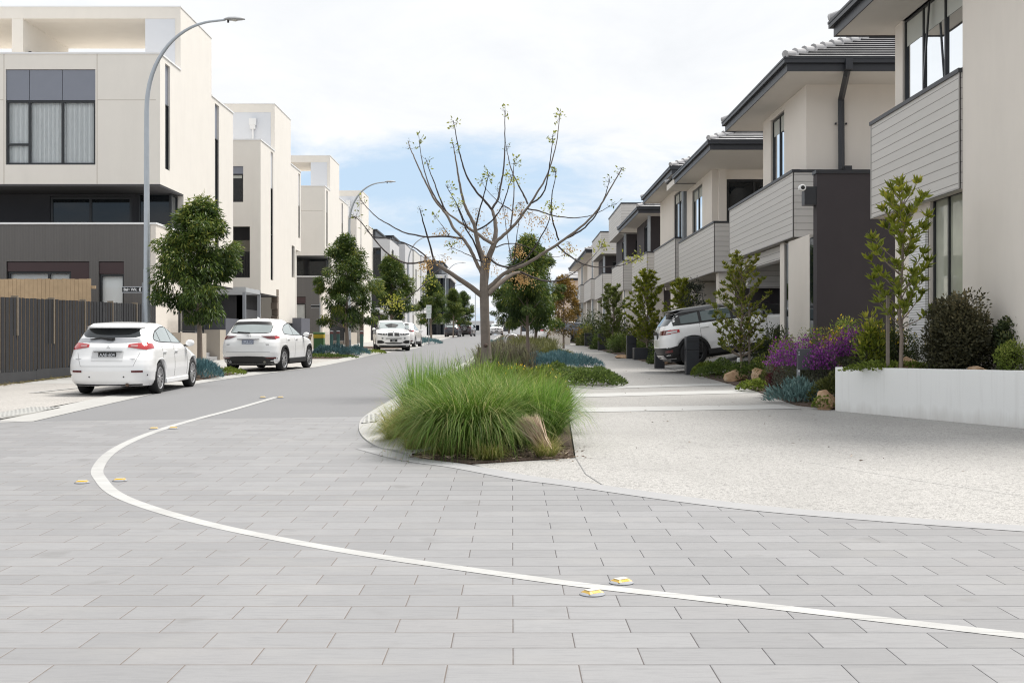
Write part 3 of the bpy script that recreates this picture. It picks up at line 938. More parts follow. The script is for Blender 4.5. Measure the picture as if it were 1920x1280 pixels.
# ------------------------------------------------------------------ right-hand houses
def m_tiles():
    q = NT('roof_tiles')
    p = q.pos()
    b = (.40, .395, .40)
    v = q.n('ShaderNodeTexWhiteNoise', noise_dimensions='3D')
    fl = q.n('ShaderNodeVectorMath', operation='FLOOR')
    q.l(q.scalev(p, (2.9, 2.9, 7.0)), fl.inputs[0])
    q.l(fl.outputs[0], v.inputs['Vector'])
    col = q.mix(v.outputs[0], sc_(b, .75), sc_(b, 1.35))
    col = q.mix(q.math('MULTIPLY', q.noise(p, 6, 5), .5), col, sc_(b, .7))
    q.col(col)
    q.b.inputs['Roughness'].default_value = .32
    q.b.inputs['Specular IOR Level'].default_value = .8
    return q.m
TILE = m_tiles()
GAP = plain('tile_shadow_lip', (.03, .03, .032), .8, .1)

def hip_roof(parent, x0, x1, y0, y1, z, slope=.42, course=.32, ncmax=40, vents=True):
    """stepped tile courses on a hip roof"""
    m, lp, caps = MB(), MB(), [MB() for _ in range(4)]
    n = min(int(min(x1 - x0, y1 - y0) / 2 / course), ncmax)
    lip = .04
    rise = course * slope
    for k in range(n):
        a, b = k * course, (k + 1) * course + .03
        za, zb = z + k * rise + lip, z + (k + 1) * rise + .005
        A = [(x0 + a, y0 + a, za), (x1 - a, y0 + a, za), (x1 - a, y1 - a, za), (x0 + a, y1 - a, za)]
        B = [(x0 + b, y0 + b, zb), (x1 - b, y0 + b, zb), (x1 - b, y1 - b, zb), (x0 + b, y1 - b, zb)]
        L = [(x0 + a, y0 + a, za - lip - .01), (x1 - a, y0 + a, za - lip - .01), (x1 - a, y1 - a, za - lip - .01), (x0 + a, y1 - a, za - lip - .01)]
        for i in range(4):
            j = (i + 1) % 4
            m.quad(A[i], A[j], B[j], B[i])
            lp.quad(L[i], L[j], A[j], A[i])
        # hip cap tiles
        for cap, (sx, sy, px, py) in zip(caps, ((1, 1, x0, y0), (-1, 1, x1, y0), (1, -1, x0, y1), (-1, -1, x1, y1))):
            p0 = Vector((px + sx * a, py + sy * a, za + .045)); p1 = Vector((px + sx * (b + .02), py + sy * (b + .02), zb + .035))
            cap.tube([p0, p1], [.10, .085], 8)
    roof = m.build('roof', TILE, parent)
    lp.build('tile_lip', GAP, roof)
    for cap in caps: cap.build('hip_capping', TILE, roof, smooth=50)
    return roof

def eave(parent, x0, x1, y0, y1, z, gut=.13, over=.11):
    s = MB(); s.box(x0 + over, x1, y0 + over, y1 - over, z - .03, z + .02); s.build('eave_soffit', SOFFIT, parent)
    f = MB()
    for (a, b, c, d) in ((x0 + .09, x0 + .115, y0 + .09, y1 - .09), (x0 + .115, x1, y0 + .09, y0 + .115), (x0 + .115, x1, y1 - .115, y1 - .09)):
        f.box(a, b, c, d, z - .06, z + .26)
    f.build('fascia', CHAR, parent)
    q = MB()
    # gutter: a trough with a rolled lip
    q.box(x0, x0 + .09, y0, y1, z + .14, z + .27); q.box(x0 + .09, x1, y0, y0 + .09, z + .14, z + .27); q.box(x0 + .09, x1, y1 - .09, y1, z + .14, z + .27)
    q.box(x0 - .015, x0, y0 - .015, y1 + .015, z + .235, z + .285); q.box(x0, x1, y0 - .015, y0, z + .235, z + .285); q.box(x0, x1, y1, y1 + .015, z + .235, z + .285)
    q.build('gutter', CHAR, parent)

XB = 7.5   # face of the boarded balcony bands
XU = 7.9   # face of the upper walls
def band_(parent, d0, d1, z0, z1, xe=10.6, x=XB, near=True, mat=None):
    m = MB()
    m.box(x, x + .1, d0, d1, z0, z1)
    m.box(x + .1, xe, d0, d0 + .1, z0, z1 - .002)
    m.box(x + .1, xe, d1 - .1, d1, z0, z1 - .002)
    b = m.build('balcony_cladding', mat or BOARD, parent)
    m = MB()
    for (a, c) in ((d0, d0 + .035), (d1 - .035, d1)):
        m.box(x - .012, x + .02, a, c, z0, z1)
    m.box(x - .012, x + .02, d0 + .035, d1 - .035, z0, z0 + .03)
    m.build('edge_trim', plain('trim_grey', (.40, .385, .37), .6, .03), b)
    m = MB()
    m.box(x - .035, x + .17, d0 - .03, d1 + .03, z1, z1 + .075)
    m.box(x + .17, xe, d0 - .03, d0 + .13, z1, z1 + .07)
    m.build('balcony_capping', CHAR, parent)
    m = MB(); m.box(x + .1, xe, d0 + .1, d1 - .1, z0 + .03, z0 + .1); m.build('balcony_soffit', SOFFIT, parent)

GRP = 'grey and beige terrace houses on the right side of the street'
def new_house(label, y):
    return thing('terrace_house', label, 'terrace house', (10, y, g(y)), GRP)

# --- house 1 (nearest, right edge)
o = new_house('nearest right-hand house, boarded band under a three-pane window beside a plain beige wall', 21)
band_(o, 20.93, 26.1, 4.16, 6.2, 9, x=7.86)
m = MB()
m.box(7.9, 13, 17.7, 20.9, .2, 8.3)
m.build('plain_wall', CREAM2, o)
m = MB()
m.wall('x', 8.1, -1, 20.9, 25.2, 5.5, 8.3, [(21.3, 24.72, 6.40, 8.12)], t=.25)
m.wall('x', 8.1, -1, 20.9, 25.2, .2, 4.26, [(21.2, 23.1, .75, 4.25)], t=.25)
m.box(8.35, 13, 24.95, 25.2, .2, 8.3)
m.build('side_wall', CREAM2, o)
win(o, 'x', 8.1, -1, 21.3, 24.72, 6.38, 8.12, [22.42, 23.62], gl=GLASSR, rec=.04, fw=.055, blind=.5)
m = MB()
m.obox((8.03, 23.1, 7.25), (.03, .05, 1.6), Matrix.Rotation(R(4), 3, 'Y')); m.build('open_sash', FRAME, o)
win(o, 'x', 8.1, -1, 21.2, 23.1, .75, 4.24, [22.3], gl=glass('blind_lit_glass', dark=(.42, .43, .35), ior=1.7), rec=.06, fw=.06)
m = MB(); m.box(8.02, 8.08, 23.14, 24.1, .8, 3.9); m.build('louvre_blind', boards('white_louvres', (.74, .74, .74), .05, 2, .2), o)
eave(o, 6.9, 14, 17.0, 26.0, 8.15)
hip_roof(o, 6.92, 17, 17.0, 25.95, 8.42)

# --- house 2
o = new_house('second right-hand house, dark porch wall and long boarded balcony over the carport', 34)
band_(o, 31.8, 41.1, 4.26, 5.99, 11)
m = MB()
m.wall('x', XU, -1, 32.0, 37.5, 5.6, 8.45, [(34.6, 36.4, 6.1, 8.2)], t=.25)
m.wall('y', 32.0, -1, XU + .25, 13.5, 4.3, 8.45, t=.25)
m.box(XU + .25, 13, 37.25, 37.5, 4.4, 8.45)
m.build('upper_wall', CREAM2, o)
m = MB(); m.box(10.2, 10.5, 37.5, 44, 4.4, 8.45); m.build('balcony_back_wall', CREAM2, o)
win(o, 'x', XU, -1, 34.6, 36.4, 6.08, 8.2, [35.45], gl=GLASSR, rec=.06, fw=.06, blind=.45)
eave(o, 6.9, 14, 30.2, 39.2, 8.4)
hip_roof(o, 6.92, 15.5, 30.2, 39.2, 8.67)
m = MB(); xd = (1573 - 960) / 2235 * 31.9
yw = 31.93
m.box(8.44, 8.62, 30.12, 30.3, 8.36, 8.62)
m.tube([(8.53, 30.26, 8.46), (8.56, 30.5, 8.3), (8.80, yw - .06, 7.95), (8.81, yw - .06, 6.08)], .085, 4)
m.box(8.84, 9.02, 31.62, 31.76, 5.62, 6.14)
m.box(8.86, 9.0, 31.64, 31.76, 4.4, 5.62)
m.build('downpipe', CHAR, o)
for xx in (8.67, 8.95):
    m = MB(); m.box(xx - .02, xx + .02, yw - .03, yw + .03, 7.28, 7.33); m.build('pipe_bracket', CHAR, o)
m = MB(); m.box(7.52, 13, 29.4, 29.75, .2, 5.62); m.build('porch_wall', CHARR, o)
m = MB(); m.box(7.49, 13, 29.37, 29.78, 5.62, 5.7); m.build('porch_capping', CHAR, o)
m = MB(); m.box(7.22, 7.52, 29.42, 29.72, 4.85, 5.3); m.build('meter_box', CHAR, o)
m = MB(); m.lathe([(.0, -.12), (.07, -.12), (.085, -.1), (.085, .02), (.06, .08), (0, .08)], 20, 'y', (7.17, 29.5, 5.27)); m.build('security_light', CAPW, o, smooth=40)
m = MB(); m.lathe([(.0, -.125), (.05, -.125)], 16, 'y', (7.17, 29.5, 5.27)); m.build('light_lens', BLACK, o)
m = MB()
m.box(7.56, 9.5, 30.3, 32.6, .2, 4.2)
m.box(7.62, 9.5, 33.4, 33.9, .2, 4.24)
m.build('front_wall', CREAM2, o)
m = MB(); m.box(7.66, 7.75, 32.6, 33.4, .2, 4.2); m.build('slot_window', GLASSD, o)
m = MB(); m.box(7.57, 7.66, 29.76, 30.3, .4, 4.1); m.build('side_light', GLASSD, o)
m = MB(); m.box(9.6, 13, 33.9, 34.1, .3, 4.25); m.box(12.0, 12.2, 34.1, 42, .3, 4.25); m.box(8.2, 12, 41.0, 41.2, .3, 4.25); m.build('carport_lining', CHARR, o)
m = MB(); m.box(7.75, 8.0, 34.0, 41.0, 3.85, 4.24); m.box(8.02, 12, 40.6, 40.9, 3.3, 4.2); m.build('carport_beam', BOARD, o)

# --- house 3
o = new_house('third right-hand house with dark sliding door on its balcony and a pillar beside it', 48)
band_(o, 44.2, 53.6, 4.06, 5.87, 11)
m = MB()
m.wall('x', XU, -1, 47.1, 54.0, 5.5, 8.3, [(49.5, 52.3, 6.0, 8.05)], t=.25)
m.box(XU + .25, 8.45, 46.95, 47.2, 4.3, 8.3)
m.wall('y', 47.2, -1, 8.45, 13, 4.2, 8.3, [(8.5, 11.5, 4.3, 7.9)], t=.25)
m.build('upper_wall', CREAM2, o)
win(o, 'y', 47.2, -1, 8.5, 11.5, 4.3, 7.9, [9.6], gl=GLASSD, fw=.09, rec=.05)
win(o, 'x', XU, -1, 49.5, 52.3, 6.0, 8.05, [50.9], gl=GLASSR, fw=.06, rec=.06, blind=.4)
eave(o, 6.9, 14, 42, 51.3, 8.3)
m = MB(); m.box(6.98, 13, 51.3, 53.8, 8.25, 8.5); m.build('eave_link', SOFFIT, o)
hip_roof(o, 6.92, 15.5, 42, 53.6, 8.56)
m = MB(); m.box(9.6, 13, 43.9, 54, .3, 4.05); m.build('ground_wall', CHARR, o)
m = MB(); m.box(7.7, 8.3, 44.4, 45.0, .3, 4.05); m.build('front_pillar', CREAM2, o)
m = MB(); m.box(8.0, 9.6, 51.5, 53.5, .3, 4.05); m.build('front_pillar', CREAM2, o)
m = MB(); m.box(7.62, 7.78, 53.2, 53.4, .4, 4.2); m.build('downpipe', CHAR, o)

# --- stone fin and house 4
o = new_house('fourth right-hand house with a grey stone-clad fin at its near corner', 58)
band_(o, 54.7, 62.9, 4.32, 6.2, 11)
m = MB(); m.box(7.75, 8.55, 53.9, 54.5, 5.9, 8.9); m.build('stone_fin', plain('grey_stone_tiles', (.17, .19, .21), .5, .25, 4), o)
m = MB(); m.wall('x', XU, -1, 54.6, 63.5, 5.8, 8.9, [(55.3, 58.2, 6.2, 8.6)], t=.25); m.box(XU + .25, 13, 63.2, 63.5, 4.2, 8.9); m.build('upper_wall', CREAM2, o)
win(o, 'x', XU, -1, 55.3, 58.2, 6.2, 8.6, [56.7], gl=GLASSR, fw=.06, rec=.06, blind=.4)
eave(o, 6.9, 14, 52.1, 63.7, 8.87)
hip_roof(o, 6.92, 15.5, 52.1, 63.7, 9.13)
m = MB(); m.box(9.4, 13, 54.2, 64, .3, 4.3); m.build('ground_wall', CHARR, o)
m = MB(); m.box(7.75, 8.05, 54.0, 54.3, .5, 4.3); m.build('post', CHAR, o)
m = MB(); m.box(7.65, 8.4, 55.5, 57.5, .3, 4.3); m.build('front_pillar', CREAM2, o)

# --- houses further up, from a kit
def far_house(label, d0, d1, zb0, zb1, ze, style, wallc, e0=None, e1=None):
    o = new_house(label, (d0 + d1) / 2)
    band_(o, d0 + .4, d1, zb0, zb1, 11)
    gz = g(d0) - .4
    m = MB()
    m.wall('x', XU, -1, d0 + 2.2, d1 + .8, zb0 + .4, ze, [(d0 + 3.2, d0 + 5.4, zb1 + .1, ze - .35)], t=.25)
    m.wall('y', d0 + 2.2, -1, XU + .25, 13, zb0 + .2, ze, [(XU + .6, XU + 2.2, zb0 + .4, ze - .4)], t=.25)
    m.build('upper_wall', wallc, o)
    win(o, 'x', XU, -1, d0 + 3.2, d0 + 5.4, zb1 + .1, ze - .35, [d0 + 4.3], gl=GLASSR, fw=.07, rec=.05)
    win(o, 'y', d0 + 2.2, -1, XU + .6, XU + 2.2, zb0 + .4, ze - .4, [XU + 1.4], gl=GLASSD, fw=.07, rec=.05)
    if style == 'hip':
        eave(o, 6.9, 14, e0 or d0 - .2, e1 or d1 + 1, ze)
        hip_roof(o, 6.92, 15, e0 or d0 - .2, e1 or d1 + 1, ze + .27)
    else:
        m = MB(); m.box(7.3, 13, d0 - .4, d1 + .4, ze, ze + 1.75); m.build('parapet_box', BOARD, o)
        m = MB(); m.box(7.26, 13, d0 - .44, d1 + .44, ze + 1.75, ze + 1.85); m.build('roof_capping', CHAR, o)
    m = MB(); m.box(9.2, 13, d0, d1 + .8, gz, zb0 + .1); m.build('ground_wall', CHARR, o)
    m = MB(); m.box(7.62, 8.5, d0 + 1.0, d0 + 2.2, gz, zb0 + .02); m.build('front_pillar', CREAM, o)
    m = MB(); m.box(7.62, 8.2, d1 - 2.4, d1 - 1.5, gz, zb0 + .02); m.build('front_pillar', CREAM, o)
    m = MB(); m.box(7.6, 7.75, d0 + .9, d0 + 1.0, gz, ze - .1); m.build('downpipe', GALV, o)
    return o
far_house('fifth right-hand house with dark upper walls under a wide hipped eave', 65.8, 74.5, 4.6, 6.4, 8.64, 'hip', CHARR, 65.9, 78.3)
o = far_house('sixth right-hand house with a flat boarded parapet box on top', 80, 89.5, 4.95, 6.9, 8.9, 'box', CHARR)
m = MB(); m.box(7.68, 9.1, 80.6, 81.6, .6, 7.2); m.build('entry_pier', CREAM, o)
far_house('seventh right-hand house with a lower boarded parapet box', 98.5, 108, 5.2, 7.1, 8.7, 'box', CHARR)
far_house('eighth right-hand house, hipped roof stepping up past the parapet boxes', 112.8, 124, 5.5, 7.4, 9.9, 'hip', CREAM2, 112.6, 128)
far_house('ninth right-hand house, small hipped eave near the orange tree', 129.8, 142, 5.7, 7.6, 10.1, 'hip', CREAM2, 129.6, 146)
o = thing('gable_house', 'peach rendered house with tiled roof closing the right-hand row above the orange tree', 'house', (10, 168, g(168)), None)
m = MB(); m.box(6.4, 14, 162, 176, 1.5, 9.8); m.build('wall', plain('peach_render', (.66, .53, .43), .85, .05, 1), o)
eave(o, 6.0, 15, 161.5, 176.5, 9.8); hip_roof(o, 6.02, 15, 161.5, 176.5, 10.05, course=.6)
m = MB(); m.box(6.34, 6.42, 164, 167, 5.5, 8.4); m.build('window', GLASSD, o)

# dark gaps between the houses are closed by side fences
for k, (yy, nm) in enumerate(((42.6, 'second and third'), (64.5, 'fourth and fifth'), (78, 'fifth and sixth'), (94, 'sixth and seventh'))):
    m = MB(); m.box(9.0, 14, yy, yy + .12, g(yy) - .2, g(yy) + 2.0)
    tag(m.build('side_fence', CHARR), 'dark side fence between the %s right-hand houses' % nm, 'fence')

# ------------------------------------------------------------------ white planter wall
o = thing('planter_wall', 'low white rendered planter wall cutting across the right edge of the forecourt', 'planter wall', (6.6, 19.3, .2))
a, b = Vector((5.68, 20.96)), Vector((9.2, 14.85))
dv = (b - a).normalized(); nv = Vector((-dv.y, dv.x)) if True else None
if nv.x < 0: nv = -nv
m = MB()
c_, e_ = a + nv * .25, b + nv * .25
z1 = 1.03
q = [a, b, e_, c_]
m.add([(a.x, a.y, .05), (b.x, b.y, .0), (e_.x, e_.y, .0), (c_.x, c_.y, .05), (a.x, a.y, z1), (b.x, b.y, z1 + .03), (e_.x, e_.y, z1 + .03), (c_.x, c_.y, z1)],
      [(0, 1, 5, 4), (1, 2, 6, 5), (2, 3, 7, 6), (3, 0, 4, 7), (4, 5, 6, 7)])
f_ = a + nv * 2.2
m.add([(a.x, a.y, .05), (c_.x, c_.y, .05), (f_.x, f_.y, .05), (a.x + .002, a.y + .001, z1 - .002), (c_.x, c_.y, z1 - .002), (f_.x, f_.y, z1 - .002)], [(1, 2, 5, 4)])
def planter_mat():
    q = NT('white_planter_render')
    p = q.pos(); b = (.86, .86, .845)
    col = q.mix(q.noise(p, 1.4, 5), sc_(b, .96), sc_(b, 1.02))
    z = q.sep(p)[2]
    h = q.math('ADD', q.math('MULTIPLY', q.noise(q.scalev(p, (3, 3, .6)), 2.2, 5), .42), .06)
    d = q.math('MULTIPLY', q.math('MAXIMUM', q.math('SUBTRACT', h, q.math('SUBTRACT', z, .17)), 0), 1.5)
    col = q.mix(q.math('MINIMUM', d, .42), col, (.40, .36, .31))
    run = q.noise(q.scalev(p, (5, 5, .22)), 2.6, 6, .6)
    col = q.mix(q.math('MULTIPLY', q.math('MAXIMUM', q.math('SUBTRACT', run, .53), 0), .9), col, (.50, .48, .45))
    sp = q.math('GREATER_THAN', q.noise(p, 26, 3, .6), .73)
    col = q.mix(q.math('MULTIPLY', sp, .25), col, (.45, .42, .38))
    q.col(col); q.b.inputs['Roughness'].default_value = .88
    q.bump(q.noise(p, 60, 4), .45, .004)
    return q.m
m.build('wall', planter_mat(), o, bevel=.008)
m = MB()
m.add([(c_.x, c_.y, z1 - .08), (e_.x, e_.y, z1 - .05), (12, 19.9, z1 - .02), (8.2, 24.2, z1 - .02), (f_.x, f_.y, z1 - .06)], [(0, 1, 2, 3, 4)])
m.build('soil', MULCH, o)

# driveway climbing to the second house's carport
m = MB()
vs = []
for i in range(9):
    x = 5.25 + 6.5 * i / 8
    for j in range(5):
        y = 34.7 + 7.6 * j / 4
        vs.append((x, y, g(y) + .012 + .62 * (1 - math.cos(math.pi * min(1, (x - 5.25) / 4.2))) / 2))
m.add(vs, [(i * 5 + j, (i + 1) * 5 + j, (i + 1) * 5 + j + 1, i * 5 + j + 1) for i in range(8) for j in range(4)])
dr = m.build('driveway', AGG)
dr['kind'] = 'structure'
if sum(p.normal.z for p in dr.data.polygons) < 0: dr.data.flip_normals()
# ------------------------------------------------------------------ vegetation generators
def unit(v):
    return v / np.maximum(np.linalg.norm(v, axis=-1, keepdims=True), 1e-9)

def leaves_np(P, D, L, W, fold=.25, roll=None):
    """lens-shaped leaves of two folded halves: 6 corner points, 4 quads merged into 2"""
    n = len(P)
    L = np.broadcast_to(np.asarray(L, float), (n,))[:, None]
    W = np.broadcast_to(np.asarray(W, float), (n,))[:, None]
    D = unit(D)
    ref = rng.normal(size=(n, 3)) if roll is None else roll
    S = unit(np.cross(D, ref))
    N = np.cross(S, D)
    bend = rng.uniform(-.10, .25, (n, 1)) * L
    v0 = P
    v1 = P + D * L * .42 + S * W * .5 + N * W * fold
    v2 = P + D * L - N * bend
    v3 = P + D * L * .42 - S * W * .5 + N * W * fold
    v4 = P + D * L * .5 - N * bend * .25
    V = np.stack([v0, v1, v2, v3, v4], 1).reshape(-1, 3)
    b = np.arange(n)[:, None] * 5
    F = np.concatenate([b + np.array([[0, 1, 2, 4]]), b + np.array([[0, 4, 2, 3]])])
    return V, F

def leaf_obj(name, P, D, L, W, var, mat, parent, fold=.25):
    V, F = leaves_np(P, D, L, W, fold)
    me = np_mesh(name, V, F, np.repeat(np.clip(var, 0, 1), 5))
    return link(name, me, parent, mat)

def blades_np(P, az, L, tilt, curl, W, seg=6):
    """grass blades: start tilted from vertical by tilt, bend over by curl along the length"""
    n = len(P)
    pts = [P]
    ang = tilt.copy()
    p = P.copy()
    hd = np.stack([np.cos(az), np.sin(az)], 1)
    for k in range(seg):
        a = ang + curl * ((k + .5) / seg) ** 1.3
        st = (L / seg)[:, None]
        p = p + np.concatenate([hd * np.sin(a)[:, None], np.cos(a)[:, None]], 1) * st
        pts.append(p)
    pts = np.stack(pts, 1)
    side = np.stack([-np.sin(az), np.cos(az), np.zeros(n)], 1)
    tw = rng.uniform(-.9, .9, n)
    side = unit(side * np.cos(tw)[:, None] + np.concatenate([hd, np.zeros((n, 1))], 1) * np.sin(tw)[:, None])
    wd = np.array([.8, 1, .95, .8, .55, .3, .06][:seg + 1])[None, :, None] * W[:, None, None] * .5
    A = pts + side[:, None, :] * wd
    B = pts - side[:, None, :] * wd
    V = np.stack([A, B], 2).reshape(-1, 3)
    m = (seg + 1) * 2
    b = np.arange(n)[:, None] * m
    F = np.concatenate([b + np.array([[2 * k, 2 * k + 1, 2 * k + 3, 2 * k + 2]]) for k in range(seg)])
    return V, F, m

def tussock(label, x, y, rad, h, n, mat, lean=(0, 0), wid=.0095, spread=1.0, curl=(1.0, 2.4), group='grass tussocks in the tip of the median bed', dry=.0, name='grass_tussock', dz=0.0, z=None):
    z = g(y) + .03 if z is None else z
    o = thing(name, label, 'grass', (x, y, z), group)
    r = rad * np.sqrt(rng.uniform(0, 1, n)) * .55
    th = rng.uniform(0, 2 * np.pi, n)
    P = np.stack([r * np.cos(th), r * np.sin(th), np.full(n, -.02)], 1)
    az = th + .75 * np.sin(P[:, 0] * 7 / max(rad, .1) * .6 + rad * 40) * np.cos(P[:, 1] * 4 / max(rad, .1)) + rng.normal(0, .7, n)
    hx = np.cos(az) + lean[0]; hy = np.sin(az) + lean[1]
    az = np.arctan2(hy, hx)
    L = h * rng.uniform(.5, 1.3, n)
    tilt = np.abs(rng.normal(.12, .16, n)) * spread + .35 * r / max(rad, .01) * spread
    cu = rng.uniform(curl[0] - .5, curl[1] + .3, n)
    V, F, m = blades_np(P, az, L, tilt, cu, wid * rng.uniform(.6, 1.3, n))
    clump = .5 + .5 * np.sin(az * 3 + rng.uniform(0, 6)) * np.cos(r * 9)
    v = np.clip(rng.normal(.42, .17, n) + .16 * (clump - .5) + dry * rng.uniform(0, 1, n), 0, 1)
    k = rng.uniform(0, 1, n) < .11
    v[k] = rng.uniform(.88, 1, k.sum()); cu[k] *= 1.25
    # shade inside the clump painted into the blades: dark low down, lighter at tips
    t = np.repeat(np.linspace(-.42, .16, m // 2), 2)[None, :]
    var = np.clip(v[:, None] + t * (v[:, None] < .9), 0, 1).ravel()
    link('blade_tuft', np_mesh('blade_tuft', V, F, var), o, mat)
    return o

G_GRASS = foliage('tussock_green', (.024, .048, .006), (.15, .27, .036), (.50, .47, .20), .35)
G_GRASSY = foliage('tussock_yellow_green', (.10, .12, .025), (.28, .31, .07), (.52, .43, .20), .35)
G_GRASSB = foliage('tussock_fresh', (.03, .065, .008), (.17, .33, .045), (.42, .52, .14), .4)
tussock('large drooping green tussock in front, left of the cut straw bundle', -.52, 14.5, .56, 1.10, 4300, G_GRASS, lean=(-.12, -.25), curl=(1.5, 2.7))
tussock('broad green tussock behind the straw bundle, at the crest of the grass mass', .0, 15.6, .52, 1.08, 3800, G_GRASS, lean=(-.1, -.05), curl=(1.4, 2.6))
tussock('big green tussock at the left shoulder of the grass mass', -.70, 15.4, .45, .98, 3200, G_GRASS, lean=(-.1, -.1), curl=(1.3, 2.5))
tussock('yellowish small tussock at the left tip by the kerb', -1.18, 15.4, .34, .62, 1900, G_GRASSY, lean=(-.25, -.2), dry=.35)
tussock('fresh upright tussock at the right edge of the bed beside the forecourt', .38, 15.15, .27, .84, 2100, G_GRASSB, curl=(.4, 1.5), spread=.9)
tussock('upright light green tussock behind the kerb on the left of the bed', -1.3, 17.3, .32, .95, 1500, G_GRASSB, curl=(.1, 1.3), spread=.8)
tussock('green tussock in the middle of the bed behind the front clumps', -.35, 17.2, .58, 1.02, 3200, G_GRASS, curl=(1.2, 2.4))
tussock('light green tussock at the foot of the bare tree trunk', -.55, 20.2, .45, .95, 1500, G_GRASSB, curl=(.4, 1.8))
tussock('green tussock left of the bare tree trunk near the kerb', -1.15, 21.0, .4, .85, 1200, G_GRASSB, curl=(.3, 1.6))
tussock('light green tussock right behind the fresh upright one', .34, 17.0, .42, .82, 2200, G_GRASSB)
tussock('low dry tuft at the foot of the straw bundle', .40, 14.02, .2, .30, 420, G_GRASSY, dry=.5, curl=(.8, 2.2), wid=.005)
for k_, (x_, y_, h_, lb_) in enumerate(((-1.5, 15.75, .42, 'low yellowish tuft spilling onto the rounded kerb nose'), (-1.6, 16.7, .5, 'low yellowish tuft on the kerb left of the grass mass'), (-1.15, 14.72, .30, 'short dry tuft at the left front edge of the median bed'), (-.78, 14.2, .28, 'short dry tuft at the middle front edge of the median bed'), (-.28, 13.82, .26, 'short dry tuft at the foremost corner of the median bed'))):
    tussock(lb_, x_, y_, .26, h_, 520, G_GRASSY, dry=.4, curl=(.8, 2.4), wid=.008, spread=1.6)
# bundle of cut straw-coloured grass stalks leaning out of the clump
o = thing('cut_grass_stump', 'straw-coloured cut grass stump leaning left out of the tussocks', 'grass stump', (.44, 14.08, g(14.1) + .03))
n = 1100
ax = Vector((-.56, .05, .80)).normalized()
base = unit(rng.normal(0, 1, (n, 3)) * np.array([1, 1, .001])) * rng.uniform(.3, 1.0, (n, 1)) ** .5 * .085; base[:, 2] = 0
P = base * 1.15
D = np.array(ax)[None] + rng.normal(0, .022, (n, 3))
V, F = leaves_np(P, D, rng.uniform(.47, .55, n), np.full(n, .014), .3)
link('straw_bundle', np_mesh('straw_bundle', V, F, np.repeat(rng.uniform(0, 1, n), 5)), o, foliage('straw', (.26, .17, .11), (.56, .42, .30), (.70, .57, .44), .15))
m = MB(); m.tube([Vector((0, 0, -.02)), ax * .25, ax * .49], [.085, .09, .085], 12); m.build('stalk_core', plain('straw_core', (.34, .24, .165), .9, .35, 60), o, local=True, smooth=60)

# ------------------------------------------------------------------ low plants
def mound(name, label, cat, x, y, rx, ry, h, mat, n, L, W, up=.8, group=None, z=None, lump=.25, core=(.03, .035, .02), part='foliage', kind=None, flower=None, thick=.35):
    z = (g(y) + .03) if z is None else z
    o = thing(name, label, cat, (x, y, z), group)
    th = rng.uniform(0, 2 * np.pi, n)
    r = np.sqrt(rng.uniform(0, 1, n))
    ph = rng.uniform(0, 6.28, 4)
    edge = 1 + lump * (.5 * np.sin(3 * th + ph[0]) + .35 * np.sin(5 * th + ph[1]))
    px, py = rx * r * edge * np.cos(th), ry * r * edge * np.sin(th)
    prof = np.sqrt(np.clip(1 - r ** 2.4, 0, 1))
    bmp = 1 + lump * (np.sin(px / rx * 5 + ph[2]) * np.sin(py / ry * 5 + ph[3]))
    top = h * prof * bmp
    pz = top * (1 - thick * rng.uniform(0, 1, n) ** 1.6)
    P = np.stack([px, py, np.maximum(pz - L * .4, 0)], 1)
    D = np.stack([px / rx, py / ry, np.full(n, 0.0)], 1) * (1 - up) * 1.6 + np.array([0, 0, up]) + rng.normal(0, .3, (n, 3))
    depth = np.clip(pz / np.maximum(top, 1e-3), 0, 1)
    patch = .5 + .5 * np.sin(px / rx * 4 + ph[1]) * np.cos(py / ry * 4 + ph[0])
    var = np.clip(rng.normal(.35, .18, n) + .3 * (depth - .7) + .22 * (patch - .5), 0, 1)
    leaf_obj(part, P, D, L * rng.uniform(.7, 1.3, n), W * rng.uniform(.8, 1.2, n), var, mat, o)
    if flower:
        fm, fn, fs = flower
        i = rng.choice(n, fn)
        k = rng.uniform(0, 1, fn) < .8
        Pf = P[i] * np.array([1.02, 1.02, 0]) + np.stack([np.zeros(fn), np.zeros(fn), top[i] + rng.uniform(-.02, .05, fn)], 1)
        Df = rng.normal(0, .35, (fn, 3)) + np.array([0, 0, 1])
        leaf_obj('flower', Pf, Df, fs * rng.uniform(.7, 1.4, fn), fs * .5, rng.uniform(0, 1, fn), fm, o, .4)['kind'] = 'stuff'
    return o

BLUE = foliage('blue_chalksticks', (.05, .105, .115), (.125, .245, .27), (.27, .40, .41), .1, .5)
BLUE2 = foliage('blue_green_succulent', (.07, .12, .11), (.19, .31, .30), (.33, .43, .38), .1, .5)
G_LOW = foliage('low_green', (.04, .065, .015), (.12, .18, .04), (.30, .36, .09), .35)
G_DARK = foliage('dark_shrub', (.02, .032, .012), (.06, .085, .03), (.17, .17, .06), .25)
G_LIME = foliage('lime_shrub', (.07, .10, .015), (.19, .25, .04), (.34, .36, .08), .35)
G_OLIVE = foliage('olive_shrub', (.06, .075, .02), (.15, .165, .045), (.30, .27, .09), .3)
G_PURP = foliage('purple_grass', (.07, .065, .04), (.19, .17, .12), (.30, .32, .15), .3)
G_RED = foliage('red_shrub', (.035, .008, .012), (.10, .02, .03), (.19, .05, .05), .3)
F_YEL = foliage('yellow_flowers', (.75, .48, .02), (.80, .60, .05), (.85, .72, .15), .2)
F_PUR = foliage('purple_flowers', (.15, .02, .20), (.31, .05, .36), (.50, .15, .52), .3)
F_WHI = foliage('pale_flowers', (.45, .38, .42), (.62, .52, .58), (.8, .75, .75), .2)

